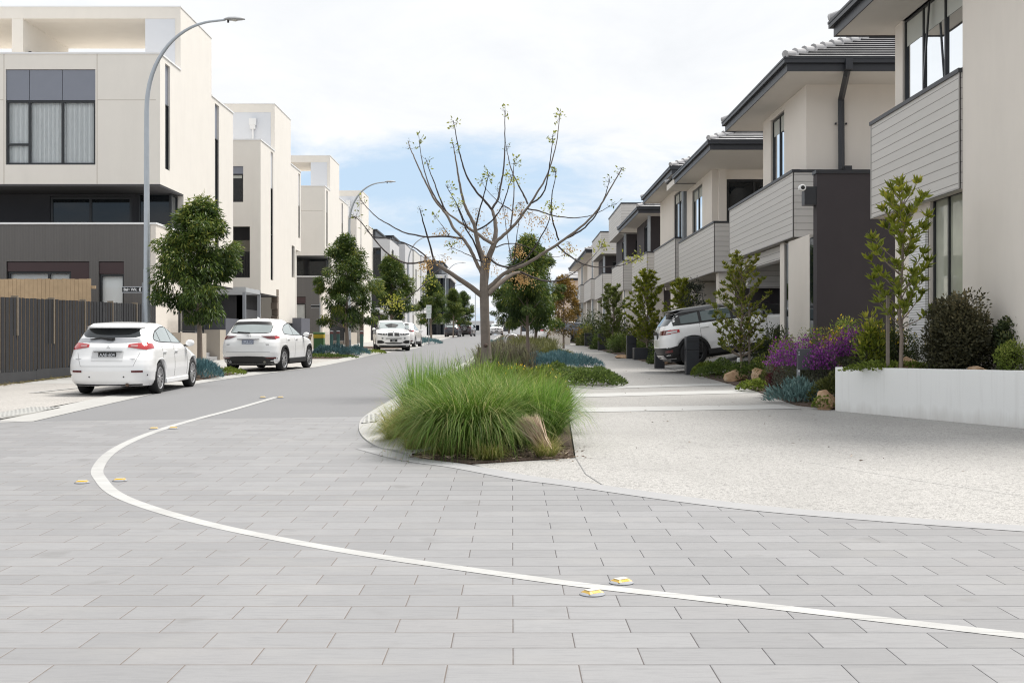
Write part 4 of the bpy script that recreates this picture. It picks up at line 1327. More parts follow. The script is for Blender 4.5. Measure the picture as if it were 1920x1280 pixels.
mound('blue_groundcover', 'blue-grey succulent groundcover mound under the left tree, behind the white hatchback', 'groundcover', -8.9, 32.6, .95, .9, .50, BLUE, 3600, .16, .022, .75, 'blue succulent mounds', lump=.12)
mound('blue_groundcover', 'blue-grey succulent mound left of the second street tree trunk', 'groundcover', -8.25, 55.0, 1.0, .8, .46, BLUE, 2200, .17, .026, .75, 'blue succulent mounds')
mound('blue_groundcover', 'small blue-grey succulent mound right of the second street tree trunk', 'groundcover', -7.6, 57.4, .7, .7, .38, BLUE, 1200, .17, .026, .75, 'blue succulent mounds')
mound('blue_groundcover', 'wide blue-grey succulent mound in the median beside the path', 'groundcover', 1.55, 40.2, 1.25, 1.5, .45, BLUE, 6000, .15, .022, .7, 'blue succulent mounds', lump=.3)
mound('blue_groundcover', 'blue-grey groundcover near the parking sign', 'groundcover', -6.9, 92, 1.6, 2.5, .4, BLUE, 1200, .22, .05, .7, 'blue succulent mounds')
mound('blue_groundcover', 'blue-grey groundcover in the median by the bicycle hoops', 'groundcover', -.7, 84, .9, 3, .4, BLUE, 1200, .22, .05, .7, 'blue succulent mounds')
for k, (x, y, rx, ry, h, lb) in enumerate(((1.55, 28.6, 1.1, .95, .40, 'front low green shrub mound spilling onto the path'), (1.0, 30.2, .8, .9, .42, 'low green shrub mound behind the tussocks'), (1.95, 29.9, .75, .9, .34, 'low green mound with purple tips beside the path'))):
    mound('groundcover_shrub', lb, 'groundcover', x, y, rx, ry, h, G_LOW, 3200, .085, .04, .5, 'low green mounds in the median', flower=(F_WHI, 60, .05) if k == 2 else None)
mound('groundcover_shrub', 'olive green mound just beyond the blue succulents in the median', 'groundcover', 1.35, 45.5, 1.15, 1.6, .5, G_OLIVE, 3000, .12, .03, .6, 'low green mounds in the median')
mound('wildflower_patch', 'yellow-flowered weeds around the bare tree trunk', 'wildflowers', .0, 22.8, 1.05, 2.6, .66, G_LIME, 4200, .12, .035, .7, None, flower=(F_YEL, 70, .05), thick=.8)
mound('wildflower_patch', 'light green weeds left of the bare tree trunk beside the kerb', 'wildflowers', -1.2, 21.6, .45, 2.2, .5, G_LIME, 1600, .13, .03, .8, None, flower=(F_YEL, 8, .05), thick=.8)
# wispy brownish purple grass further along the median
def wisps(label, x, y, rx, ry, h, n, mat, name='wispy_grass'):
    o = thing(name, label, 'grass', (x, y, g(y) + .03))
    P = np.stack([rng.uniform(-rx, rx, n), rng.uniform(-ry, ry, n), np.zeros(n)], 1)
    P[:, 2] = [g(y + q) - g(y) for q in P[:, 1]]
    L = h * rng.uniform(.5, 1.15, n)
    V, F, m = blades_np(P, rng.uniform(0, 6.28, n), L, np.abs(rng.normal(.1, .15, n)), rng.uniform(0, 1.0, n), np.full(n, .02), 3)
    o['kind'] = 'stuff'
    link('stem_mass', np_mesh('stem_mass', V, F, np.repeat(rng.uniform(0, .9, n), m)), o, mat)
wisps('wispy purple-brown grass along the median beyond the bare tree', -.2, 46, 1.0, 7.5, .68, 4600, G_PURP)
wisps('wispy olive grass at the right side of the median behind the young trunks', 1.0, 56, .9, 8, .80, 3800, foliage('olive_wisps', (.06, .07, .02), (.17, .18, .06), (.28, .27, .12), .3))
wisps('thin dry grass stalks behind the kerb left of the bare tree', -1.3, 30, .35, 5.5, .62, 70, G_PURP)
wisps('far strip of rough grass in the median', .2, 90, 1.2, 22, .55, 4500, G_PURP)
mound('groundcover_shrub', 'low yellow-green groundcover at the front of the first left tree pit', 'groundcover', -8.35, 35.0, .5, .7, .16, G_LIME, 700, .08, .04, .5, 'low groundcover in the left tree pits')
mound('groundcover_shrub', 'low yellow-green groundcover right of the second street tree', 'groundcover', -7.25, 60.5, .9, 1.7, .17, G_LIME, 900, .1, .05, .5, 'low groundcover in the left tree pits')
mound('groundcover_shrub', 'low green groundcover in front of the second street tree', 'groundcover', -8.3, 52.4, 1.3, .7, .15, G_LOW, 900, .1, .05, .5, 'low groundcover in the left tree pits')

# ------------------------------------------------------------------ trees
BARK = plain('pale_bark', (.23, .185, .15), .9, .25, 14, bump=.6, bscale=50)
BARK2 = plain('grey_brown_bark', (.185, .155, .132), .9, .35, 11, bump=1.0, bscale=45)
BARKT = plain('dark_twig_bark', (.05, .04, .038), .8, .2, 14)
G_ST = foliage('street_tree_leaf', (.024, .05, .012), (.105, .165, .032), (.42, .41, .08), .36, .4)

def crown_points(h0, h1, rad, ncl, shape='ovoid', seed=0):
    rs = np.random.default_rng(seed)
    C = []
    while len(C) < ncl:
        t = rs.uniform(0, 1)
        if shape == 'ovoid': rr = rad * (np.sin(np.pi * min(1, (t * .82 + .16)) ) ** .75) * (1.0 - .35 * t)*1.15
        elif shape == 'column': rr = rad * (1 - .55 * t ** 2)
        else: rr = rad * np.sqrt(max(0, 1 - (2 * t - 1) ** 2))
        th = rs.uniform(0, 2 * np.pi)
        r = rr * rs.uniform(.04, 1) ** .6 * (1 + .32 * np.sin(2 * th + seed) * np.sin(4.5 * t * np.pi + seed))
        C.append((r * np.cos(th), r * np.sin(th), h0 + (h1 - h0) * t))
    return np.array(C)

def tree_proto(parent_name, label, cat, loc, h0, h1, rad, ncl, nleaf, L, W, mat, trunk_r=.06, droop=.6, seed=1, group=None, shape='ovoid', csize=.33, bark=None, lean=0, limbs=True):
    o = thing(parent_name, label, cat, loc, group)
    C = crown_points(h0, h1, rad, ncl, shape, seed)
    m = MB()
    top = Vector((lean, 0, h1 * .92))
    pts = [Vector((0, 0, -.1)), Vector((rnd.uniform(-.02, .02), 0, h0 * .5)), Vector((rnd.uniform(-.04, .04), .02, h0)), Vector((lean * .6, 0, (h0 + h1) / 2)), top]
    m.tube(pts, [trunk_r * 1.25, trunk_r, trunk_r * .85, trunk_r * .5, .008], 10)
    m.build('trunk', bark or BARK, o, smooth=60, local=True)
    if limbs:
        m = MB()
        for c in C[::max(1, ncl // 26)]:
            zb = max(h0 * .85, c[2] - .55 * math.hypot(c[0], c[1]) - .15)
            p0 = Vector((lean * .5 * (zb - h0) / max(h1 - h0, .1), 0, zb))
            m.tube([p0, (p0 + Vector(c)) / 2 + Vector((0, 0, .06)), Vector(c)], [trunk_r * .32, trunk_r * .2, .004], 5)
        m.build('limb', bark or BARK, o, smooth=60, local=True)
    n = ncl * nleaf
    ci = np.repeat(np.arange(ncl), nleaf)
    off = rng.normal(0, 1, (n, 3)); off = unit(off) * rng.uniform(0, 1, (n, 1)) ** .45 * csize * rng.uniform(.6, 1.2, ncl)[ci][:, None]
    off[:, 2] *= .8
    P = C[ci] + off
    out = unit(P - np.array([0, 0, (h0 + h1) / 2]))
    D = out * .45 + unit(off) * .5 + rng.normal(0, .35, (n, 3)) + np.array([0, 0, -droop])
    hgt = (P[:, 2] - h0) / (h1 - h0)
    rr = np.hypot(P[:, 0], P[:, 1]) / rad
    cl = rng.normal(0, .14, ncl)[ci]
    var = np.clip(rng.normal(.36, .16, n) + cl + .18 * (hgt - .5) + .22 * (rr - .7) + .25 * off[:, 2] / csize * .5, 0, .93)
    k = rng.uniform(0, 1, n) < .012
    var[k] = 1
    leaf_obj('crown', P, D, L * rng.uniform(.7, 1.25, n), W * rng.uniform(.8, 1.2, n), var, mat, o)
    return o

def copy_tree(root, loc, rotz, s, label, group=None):
    r = root.copy(); COL.objects.link(r)
    r.location = loc; r.rotation_euler = (0, 0, rotz)
    r.scale = (s, s, s) if not hasattr(s, '__len__') else s
    r['label'] = label
    if group: r['group'] = group
    for ch in list(root.children):
        c = ch.copy(); COL.objects.link(c); c.parent = r
        for gch in ch.children:
            d = gch.copy(); COL.objects.link(d); d.parent = c
    return r

GT = 'dense dark green street trees'
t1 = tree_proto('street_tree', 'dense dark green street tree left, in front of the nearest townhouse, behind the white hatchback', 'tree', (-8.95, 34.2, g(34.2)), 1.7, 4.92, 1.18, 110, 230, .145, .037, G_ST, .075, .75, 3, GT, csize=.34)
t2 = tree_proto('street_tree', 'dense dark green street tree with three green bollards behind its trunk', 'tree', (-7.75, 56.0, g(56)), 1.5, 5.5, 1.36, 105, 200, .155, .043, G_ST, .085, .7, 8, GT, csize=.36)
copy_tree(t1, (-7.75, 76.5, g(76.5)), 2.1, 1.16, 'street tree behind the white four-wheel drive facing us')
copy_tree(t2, (-7.6, 112, g(112)), 1.2, 1.1, 'street tree just behind the parking sign')
copy_tree(t1, (-6.9, 140, g(140)), 4.0, 1.12, 'street tree left of the far dark cars')
copy_tree(t2, (-6.5, 158, g(158)), 2.6, 1.05, 'farthest left street tree, above the dark four-wheel drive')
copy_tree(t1, (.54, 40.2, g(40.2)), .8, (.80, .80, .88), 'tall dark street tree in the median right of the bare tree')
copy_tree(t2, (1.12, 56.5, g(56.5)), 3.3, .92, 'dark street tree in the median directly behind the tall one')
copy_tree(t2, (-.25, 96, g(96)), 5.0, .92, 'small street tree in the median left of the tall dark one')
copy_tree(t1, (.9, 120, g(120)), 3.0, .95, 'distant street tree in the median beyond the small one')
G_ORG = foliage('orange_leaf', (.09, .075, .018), (.30, .18, .035), (.50, .33, .07), .35)
tree_proto('autumn_tree', 'orange-leaved autumn tree beside the path in front of the peach house', 'tree', (3.2, 74, g(74)), 1.0, 4.3, 1.1, 60, 60, .16, .07, G_ORG, .06, .3, 21, csize=.4)

# right side garden trees: open, glossy upright leaves
G_GL = foliage('glossy_leaf', (.08, .115, .016), (.27, .31, .04), (.62, .55, .08), .45, .35)
def whorl_tree(label, loc, h0, h1, rad, ntips, per, L, W, mat, seed, trunk_r=.035, name='garden_tree', cat='tree', stake=None, group='young trees in the right-hand front gardens'):
    rs = np.random.default_rng(seed)
    o = thing(name, label, cat, loc, group)
    m = MB()
    tr = [Vector((0, 0, -.08)), Vector((.02, 0, h0 * .6)), Vector((-.02, .02, h0)), Vector((.05, 0, (h0 + h1) / 2)), Vector((.02, 0, h1 * .97))]
    m.tube(tr, [trunk_r * 1.1, trunk_r, trunk_r * .8, trunk_r * .5, .006], 8)
    m.build('trunk', BARK, o, smooth=60, local=True)
    m = MB()
    P, D, var = [], [], []
    for k in range(ntips):
        t = (k + rs.uniform(0, 1)) / ntips
        z = h0 + (h1 - h0) * t
        th = k * 2.4 + rs.uniform(-.4, .4)
        rr = rad * (math.sin(math.pi * min(.97, t * .66 + .24)) ** .6) * rs.uniform(.25, 1.08)
        tip = Vector((rr * math.cos(th), rr * math.sin(th), z))
        b = Vector((.02, 0, max(h0 * .75, z - .75 * rr - .1)))
        mid = (b + tip) / 2 + Vector((0, 0, -.05 * rr))
        m.tube([b, mid, tip], [.011, .008, .003], 5)
        td = (tip - mid).normalized()
        for q in range(per):
            s = rs.uniform(0, 1)
            p = tip * s + mid * (1 - s) if q > per * .55 else tip
            a = rs.uniform(0, 6.28)
            d = Vector((math.cos(a), math.sin(a), rs.uniform(-.5, 1.1))) * .9 + td * .5 + Vector((0, 0, .35))
            P.append(p); D.append(d)
            var.append(rs.normal(.42, .17) + .2 * (t - .4))
    m.build('branch', BARK, o, smooth=60, local=True)
    P, D = np.array(P), np.array(D)
    n = len(P)
    leaf_obj('crown', P, D, L * rs.uniform(.65, 1.2, n), W * rs.uniform(.8, 1.2, n), np.array(var), mat, o)
    if stake:
        for sx, sy, hh in stake:
            m = MB(); m.box(sx - .025, sx + .025, sy - .02, sy + .02, -.1, hh)
            q = m.build('stake', plain('weathered_timber', (.20, .17, .145), .9, .2, 12), o, local=True)
    return o
whorl_tree('open young tree with glossy whorled leaves in the white planter, by the porch wall', (6.52, 20.0, 1.0), .95, 3.15, .62, 54, 26, .17, .052, G_GL, 4, .034, stake=[(-.2, .05, 1.25)])
whorl_tree('dense bronze-green young tree with a grey stake beside the parked white four-wheel drive', (5.95, 31.0, g(31)), .85, 3.3, .80, 105, 32, .125, .052, foliage('bronze_leaf', (.065, .095, .016), (.235, .27, .045), (.58, .47, .09), .42, .4), 9, .035, stake=[(.2, -.1, 2.0)])
whorl_tree('young tree in a black planter beyond the white four-wheel drive', (5.65, 50, g(50)), .9, 3.7, .85, 110, 30, .18, .075, G_GL, 13, .04)
whorl_tree('leafy young tree against the fourth boarded balcony', (6.6, 46.5, g(46.5)), 1.0, 3.2, .7, 90, 26, .17, .07, G_GL, 17, .03)
whorl_tree('slender young tree in front of the cream entry pier', (5.4, 64, g(64)),   .3, 3.6, .80, 120, 26, .19, .075, foliage('slender_leaf', (.045, .065, .015), (.13, .17, .04), (.3, .32, .08), .35), 23, .035)
tree_proto('conifer', 'dark grey-green bushy conifer at the third house pillar', 'conifer', (6.9, 45.0, g(45)), .3, 3.1, .55, 55, 60, .09, .03, foliage('conifer_dark', (.012, .018, .012), (.04, .05, .035), (.10, .11, .07), .2), .04, -.5, 31, None, 'column', .25, limbs=False)
tree_proto('conifer', 'narrow dark column conifer at the end of the path', 'conifer', (5.3, 100, g(100)), .2, 4.3, .42, 40, 40, .16, .06, MATS['conifer_dark'], .05, -.6, 33, None, 'column', .3, limbs=False)

# shrubs of the right-hand gardens
def shrub(label, x, y, rx, ry, h, mat, n, L, W, z=None, group='shrubs in the right-hand gardens', up=.35, name='shrub', flower=None, lump=.3, seed=0, ncl=26):
    z = g(y) + .03 if z is None else z
    o = thing(name, label, 'shrub', (x, y, z), group)
    rs = np.random.default_rng(abs(hash((round(x, 2), round(y, 2)))) % 9999)
    C = []
    for k in range(ncl):
        th = rs.uniform(0, 6.28); r = rs.uniform(0, 1) ** .5 * .78
        t = rs.uniform(.12, 1)
        rr = r * math.sqrt(max(0, 1 - (t * .9) ** 3)) * (.75 + .25 * math.sin(math.pi * t))
        C.append((rx * rr * math.cos(th), ry * rr * math.sin(th), h * t * rs.uniform(.75, .98)))
    C = np.array(C)
    m = MB()
    for c in C[:14]:
        m.tube([Vector((c[0] * .1, c[1] * .1, -.05)), Vector((c[0] * .55, c[1] * .55, c[2] * .5)), Vector(c)], [.012, .009, .003], 5)
    m.build('stem', BARKT, o, smooth=60, local=True)
    per = n // ncl
    ci = np.repeat(np.arange(ncl), per); n = per * ncl
    cs = np.array([rx, ry, h]).mean() * .36
    off = unit(rs.normal(size=(n, 3))) * rs.uniform(0, 1, (n, 1)) ** .45 * cs * rs.uniform(.7, 1.25, ncl)[ci][:, None]
    P = C[ci] + off
    P[:, 2] = np.maximum(P[:, 2], .02)
    D = unit(off) + rs.normal(0, .4, (n, 3)) + np.array([0, 0, up])
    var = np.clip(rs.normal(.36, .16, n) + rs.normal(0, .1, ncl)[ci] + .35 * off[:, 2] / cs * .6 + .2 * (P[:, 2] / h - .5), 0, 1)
    leaf_obj('foliage', P, D, L * rs.uniform(.7, 1.25, n), W * rs.uniform(.8, 1.2, n), var, mat, o)
    if flower:
        fm, fn, fs = flower
        i = rs.choice(n, fn * 3)
        i = i[np.argsort(-(P[i, 2] + .25 * off[i, 2]))][:fn]
        leaf_obj('flower', P[i] + off[i] * .25, rs.normal(0, .35, (len(i), 3)) + np.array([0, -.1, 1]), fs * rs.uniform(.7, 1.3, len(i)), fs * .55, rs.uniform(0, 1, len(i)), fm, o, .45)['kind'] = 'stuff'
    return o
shrub('rounded dark bronze hedge bush in the planter under the tall window', 7.3, 19.4, .62, .6, 1.15, foliage('bronze_hedge', (.032, .034, .018), (.095, .09, .045), (.22, .18, .09), .3), 15000, .06, .036, 1.0, ncl=60)
shrub('dark green shrub at the right end of the planter', 7.95, 19.0, .4, .45, .85, G_DARK, 6000, .06, .035, 1.0)
shrub('pale lime green clipped bush at the picture edge in the planter', 7.62, 18.25, .3, .28, .42, G_LIME, 3600, .035, .018, 1.03, ncl=30)
shrub('yellow-flowering daisy shrub left of the planter tree', 6.62, 21.9, .45, .4, .68, foliage('daisy_leaf', (.03, .045, .015), (.085, .115, .035), (.2, .22, .06), .3), 3600, .06, .02, .95, flower=(F_YEL, 130, .055))
shrub('yellow daisy shrub behind the planter tree trunk', 6.95, 21.2, .5, .4, .85, MATS['daisy_leaf'], 3000, .06, .02, .97, flower=(F_YEL, 60, .05))
shrub('yellow-green leafy shrub at the planter corner', 6.32, 21.0, .22, .22, .95, G_GL, 700, .13, .04, .95, up=.7)
shrub('sparse yellow-orange grevillea in front of the porch wall', 7.1, 25.8, .55, .5, 1.35, foliage('grevillea', (.06, .05, .015), (.16, .13, .035), (.34, .24, .06), .3), 2600, .07, .018, flower=(F_YEL, 110, .06))
LAV = foliage('lavender_leaf', (.045, .052, .036), (.12, .13, .09), (.23, .23, .16), .25)
shrub('lavender bush in full purple flower beside the dark letterbox post', 5.95, 24.5, .80, .7, 1.04, LAV, 7500, .06, .014, flower=(F_PUR, 2300, .05), ncl=34, group='purple lavender bushes')
shrub('taller purple lavender bush between letterbox post and planter', 6.82, 23.7, .78, .7, 1.22, LAV, 7500, .06, .014, flower=(F_PUR, 2300, .05), ncl=34, group='purple lavender bushes')
shrub('small purple lavender bush overlapping the letterbox post', 6.12, 23.3, .40, .38, 1.0, LAV, 2600, .06, .014, flower=(F_PUR, 750, .05), ncl=20, group='purple lavender bushes')
shrub('yellow-green loose shrub rising behind the lavender against the porch wall', 7.35, 26.8, .6, .5, 1.55, G_LIME, 3600, .08, .022, flower=(F_YEL, 90, .06))
shrub('golden-green shrub between the taller lavender and the planter tree', 7.15, 23.0, .45, .4, 1.45, G_GL, 1500, .12, .035, up=.7, flower=(F_YEL, 60, .06))
shrub('dark red-leaved little shrub in front of the lavender', 5.62, 25.4, .22, .22, .62, G_RED, 1500, .07, .018, up=.9)
shrub('lime-green feathery shrub in front of the cream wall', 6.5, 28.3, .75, .6, 1.2, foliage('feathery', (.065, .09, .018), (.21, .25, .04), (.40, .40, .09), .4), 6000, .055, .016, ncl=36)
shrub('dark green shrub behind the staked tree, beside the white four-wheel drive', 6.9, 31.3, .8, .6, 1.35, G_DARK, 4500, .07, .028)
shrub('lime-green upright shrub near the porch wall corner', 7.2, 28.6, .4, .4, 1.55, MATS['feathery'], 2400, .06, .02)
for k, (x, y, rx, ry, h, lb) in enumerate(((5.75, 32.6, .6, .9, .45, 'low green groundcover behind the dark bollard letterbox'), (6.3, 30.8, .7, .8, .50, 'low green groundcover behind the large sandstone rock'), (5.55, 34.0, .4, .5, .35, 'yellow-green groundcover at the driveway edge'), (6.6, 28.8, .6, .8, .45, 'low olive groundcover behind the pointed rock'))):
    mound('groundcover_shrub', lb, 'groundcover', x, y, rx, ry, h, (G_LOW, G_LOW, G_LIME, G_OLIVE)[k], 2200, .07, .03, .5, 'groundcover along the right garden edge')
mound('succulent_clump', 'blue-green succulent clump in the mulch beside the letterbox post', 'succulent', 5.55, 22.95, .48, .5, .36, BLUE2, 1500, .13, .026, .75, None, lump=.45, thick=.6)
mound('groundcover_shrub', 'fresh green strawberry-like groundcover left of the red shrub', 'groundcover', 5.42, 26.6, .35, .4, .22, G_LIME, 700, .07, .05, .4, 'groundcover along the right garden edge')
mound('groundcover_shrub', 'green herb tuft against the left end of the planter wall', 'groundcover', 5.55, 21.3, .16, .2, .2, G_LIME, 300, .06, .04, .5, 'groundcover along the right garden edge')
mound('groundcover_shrub', 'dark green filler plants below the taller lavender', 'groundcover', 6.15, 22.6, .5, .5, .5, G_OLIVE, 2000, .07, .03, .5, 'groundcover along the right garden edge')
mound('groundcover_shrub', 'yellow-green trailing groundcover along the planter rim', 'groundcover', 6.55, 20.2, .9, .25, .16, G_LIME, 1300, .07, .03, .5, 'groundcover along the right garden edge', z=.98)
fs = [(5.6, 44.6, .55, .6, .55, G_LOW), (6.4, 48.5, .9, .9, 1.1, G_DARK), (5.6, 53, .6, 1.0, .6, G_LOW), (6.2, 57, .9, 1.2, 1.4, G_OLIVE), (5.55, 62, .7, 1.4, .8, G_LOW), (6.3, 67, .9, 1.6, 1.5, G_DARK), (5.4, 72, .7, 1.6, .7, G_LOW), (5.9, 78, 1.0, 2.2, 1.7, G_DARK), (5.3, 85, .8, 2.2, .9, G_OLIVE), (6.0, 92, 1.1, 3, 2.2, G_DARK), (5.2, 104, .9, 3, 1.2, G_LOW), (5.4, 116, 1.1, 4, 1.8, G_DARK), (5.0, 130, 1.0, 4, 1.4, G_OLIVE), (5.6, 88, .7, 1.5, 1.3, G_LIME), (6.8, 52, .6, .8, 1.7, G_DARK)]
names = ['low green', 'dark', 'light green', 'olive', 'low bright', 'dark rounded', 'trailing green', 'tall dark', 'olive spreading', 'tall dark mass', 'low far', 'far dark', 'farthest olive', 'lime', 'upright dark']
where = ['at the black planter box', 'behind the black planter box', 'by the second black letterbox', 'under the fifth balcony', 'along the path past the second letterbox', 'at the base of the slender tree', 'along the far path edge', 'before the cream entry pier', 'beside the far path', 'under the far balconies', 'near the column conifer', 'by the orange tree', 'at the end of the path', 'in front of the far dark shrubs', 'against the fourth house wall']
for (x, y, rx, ry, h, mt), a_, w_ in zip(fs, names, where):
    shrub('%s shrub %s' % (a_, w_), x, y, rx, ry, h, mt, int(2600 if y < 70 else 1500), .09 if y < 70 else .16, .045 if y < 70 else .08, name='garden_shrub')

# sandstone rocks
def m_rock():
    q = NT('sandstone')
    p = q.pos()
    f = q.noise(p, 5, 6, .6)
    col = q.ramp(f, [(.3, (.26, .15, .085)), (.55, (.47, .32, .20)), (.75, (.56, .45, .34))])
    q.col(col); q.b.inputs['Roughness'].default_value = .95
    q.bump(q.noise(p, 22, 5, .65), .8, .02)
    return q.m
ROCK = m_rock()
def rock(label, x, y, sx, sy, sz, seed, z=None):
    rs = np.random.default_rng(seed)
    bm = bmesh.new()
    pts = unit(rs.normal(size=(26, 3))) * rs.uniform(.82, 1.05, (26, 1))
    for p in pts: bm.verts.new((p[0] * sx, p[1] * sy, p[2] * sz))
    r = bmesh.ops.convex_hull(bm, input=bm.verts)
    bmesh.ops.delete(bm, geom=[v for v in bm.verts if not v.link_faces], context='VERTS')
    bmesh.ops.subdivide_edges(bm, edges=bm.edges, cuts=2, use_grid_fill=True)
    for v in bm.verts:
        v.co *= 1 + rs.uniform(-.035, .035)
    me = bpy.data.meshes.new('garden_rock'); bm.to_mesh(me); bm.free()
    me.shade_smooth(); me.set_sharp_from_angle(angle=R(28))
    o = link('garden_rock', me, None, ROCK)
    o.location = (x, y, (g(y) if z is None else z) + sz * .45)
    o.rotation_euler = (0, 0, rs.uniform(0, 6))
    tag(o, label, 'rock', 'sandstone garden rocks')
rock('wide flat sandstone rock at the path edge', 5.75, 30.7, .44, .32, .24, 3)
rock('pointed pale sandstone rock right of the wide one', 6.2, 30.0, .26, .22, .30, 8)
rock('small sandstone rock behind the red shrub', 5.95, 26.2, .2, .16, .18, 5)
rock('orange sandstone rock behind the succulent, above the pink one', 5.72, 21.75, .2, .2, .24, 11)
rock('pinkish sandstone rock touching the end of the planter wall', 5.58, 21.25, .19, .17, .18, 14)
rock('rounded orange rock inside the planter by the tree trunk', 6.72, 20.25, .27, .22, .19, 17, .95)
rock('low pale rock in the planter near the hedge bush', 7.3, 18.75, .2, .14, .07, 19, 1.0)
rock('orange sandstone rock beside the dark bollard letterbox', 5.55, 44.0, .3, .25, .25, 23)
rock('flat pale rock at the far garden edge', 4.95, 52, .5, .4, .12, 27)
# ------------------------------------------------------------------ the bare chinaberry tree in the median
TD = 25.0
def zt(zx, zy, dy=0.0):
    d = TD + dy
    px, py = 660 + zx / 2.782, 180 + zy / 2.782
    return Vector(((px - 960) * d / 2235, d, 1.48 + (640 - py) * d / 2235))
tx, ty = (911 - 960) * TD / 2235, TD
o = thing('bare_tree', 'leafless tree with upswept branches, bud tufts and golden berries in the median bed', 'tree', (tx, ty, g(ty)))
m = MB()
m.tube([Vector((tx + .06, ty, g(ty) - .1)), zt(714, 1500), zt(705, 1400), zt(697, 1280), zt(692, 1130), zt(690, 1040), zt(686, 985), zt(684, 930), zt(683, 880)], [.15, .115, .108, .102, .096, .096, .082, .066, .05], 14)
trunk = m.build('trunk', BARK2, o, smooth=60)
BR = [  # (zoom points, depth at the tip, base radius, tip radius)
    ([(690, 1050), (640, 1012), (560, 955), (500, 915), (440, 875), (424, 848)], -.6, .052, .034),
    ([(430, 862), (405, 775), (375, 670), (362, 620), (355, 588)], -.9, .022, .007),
    ([(436, 858), (380, 862), (330, 872), (270, 868), (200, 832), (140, 775), (85, 705), (40, 650), (5, 628)], -1.3, .026, .007),
    ([(390, 842), (340, 800), (270, 765), (190, 745), (110, 728), (75, 690)], -.6, .018, .005),
    ([(455, 905), (420, 935), (385, 972), (345, 1010), (300, 1040), (255, 1068), (215, 1078)], -1.6, .016, .005),
    ([(687, 1000), (684, 930), (682, 850), (660, 780), (648, 730), (640, 680), (612, 620), (585, 560), (566, 480), (552, 400), (538, 310), (526, 245)], -.3, .078, .008),
    ([(680, 930), (650, 870), (615, 795), (578, 742), (530, 690), (500, 630), (470, 590), (430, 540), (395, 470), (360, 400), (325, 320), (305, 275), (293, 232)], .8, .048, .008),
    ([(578, 745), (540, 738), (470, 731), (400, 735), (330, 725), (262, 708), (195, 672), (140, 640), (90, 595), (55, 555), (38, 528)], .3, .028, .006),
    ([(488, 600), (462, 540), (432, 460), (405, 390), (384, 322)], .3, .02, .006),
    ([(480, 590), (440, 540), (405, 470), (378, 390), (360, 310), (350, 228)], 1.2, .02, .006),
    ([(686, 1010), (697, 940), (708, 860), (735, 790), (742, 760), (750, 700), (742, 630), (728, 588)], .5, .07, .036),
    ([(728, 590), (760, 540), (775, 470), (790, 390), (797, 280), (797, 170), (798, 66)], .9, .03, .007),
    ([(728, 590), (690, 545), (650, 500), (605, 430), (575, 350), (555, 270), (542, 200), (528, 128)], 0.0, .028, .007),
    ([(733, 800), (748, 765), (780, 735), (830, 690), (870, 645), (905, 595), (935, 555), (975, 490), (1015, 420), (1045, 330), (1070, 225), (1086, 85)], .2, .05, .007),
    ([(916, 562), (890, 505), (855, 440), (830, 380), (815, 315), (803, 262)], 1.0, .022, .006),
    ([(935, 560), (975, 535), (1005, 490), (1022, 420), (1035, 330), (1045, 250), (1046, 205)], -.5, .02, .006),
    ([(915, 590), (975, 600), (1040, 622), (1100, 632), (1155, 636), (1215, 630), (1265, 618), (1310, 595), (1345, 575), (1382, 560)], .4, .018, .005),
    ([(738, 772), (700, 752), (655, 718), (610, 690), (560, 655), (510, 620), (480, 590)], .6, .036, .018),
    ([(698, 1012), (740, 975), (790, 930), (840, 903), (900, 880), (960, 845), (1000, 818), (1060, 782), (1110, 745), (1180, 695), (1230, 650), (1280, 595), (1320, 530), (1360, 460), (1400, 392), (1412, 372)], -.8, .055, .008),
    ([(1110, 748), (1165, 718), (1215, 685), (1265, 630), (1295, 580), (1320, 520), (1335, 470), (1345, 432)], -.3, .024, .006),
    ([(1072, 778), (1110, 815), (1160, 850), (1210, 878), (1260, 890), (1320, 892), (1400, 884), (1450, 868), (1492, 848)], -1.4, .022, .005),
    ([(1078, 752), (1065, 710), (1045, 640), (1040, 570), (1045, 500), (1060, 430), (1064, 390)], -1.0, .018, .006),
    ([(702, 1035), (740, 1000), (790, 960), (840, 928), (880, 918)], .9, .06, .035),
    ([(880, 918), (930, 940), (1000, 963), (1050, 965), (1100, 955), (1150, 928), (1200, 890), (1250, 845), (1290, 800), (1305, 785)], 1.8, .024, .005),
    ([(686, 840), (720, 850), (760, 880), (810, 892), (860, 882), (900, 855), (950, 795), (985, 735), (1020, 670), (1036, 610), (1042, 560)], -1.1, .03, .007),
    ([(648, 700), (690, 680), (740, 640), (785, 570), (810, 500), (828, 440), (838, 410)], -.9, .02, .006),
    ([(648, 680), (665, 600), (690, 510), (705, 440), (718, 400)], -1.3, .018, .006),
    ([(828, 685), (838, 600), (845, 500), (842, 400), (846, 328)], 1.3, .017, .006),
    ([(838, 600), (790, 570), (740, 530), (700, 485), (672, 440)], 1.5, .012, .004),
    ([(604, 690), (580, 640), (550, 570), (515, 510), (488, 465)], -.6, .016, .005),
    ([(690, 870), (655, 855), (610, 830), (560, 808), (515, 785)], -1.2, .014, .004),
    ([(505, 725), (480, 690), (455, 655), (430, 625)], 1.4, .012, .004),
    ([(752, 790), (800, 772), (850, 770), (920, 790), (980, 822), (1060, 840), (1130, 820)], 1.5, .014, .004),
    ([(690, 905), (640, 770), (600, 705), (575, 645), (545, 560)], -1.0, .02, .008),
    ([(830, 855), (820, 790), (805, 700), (790, 590), (755, 480)], 1.6, .012, .004),
    ([(842, 870), (855, 770), (865, 690), (885, 600)], -1.5, .012, .004),
]
TIPS = []
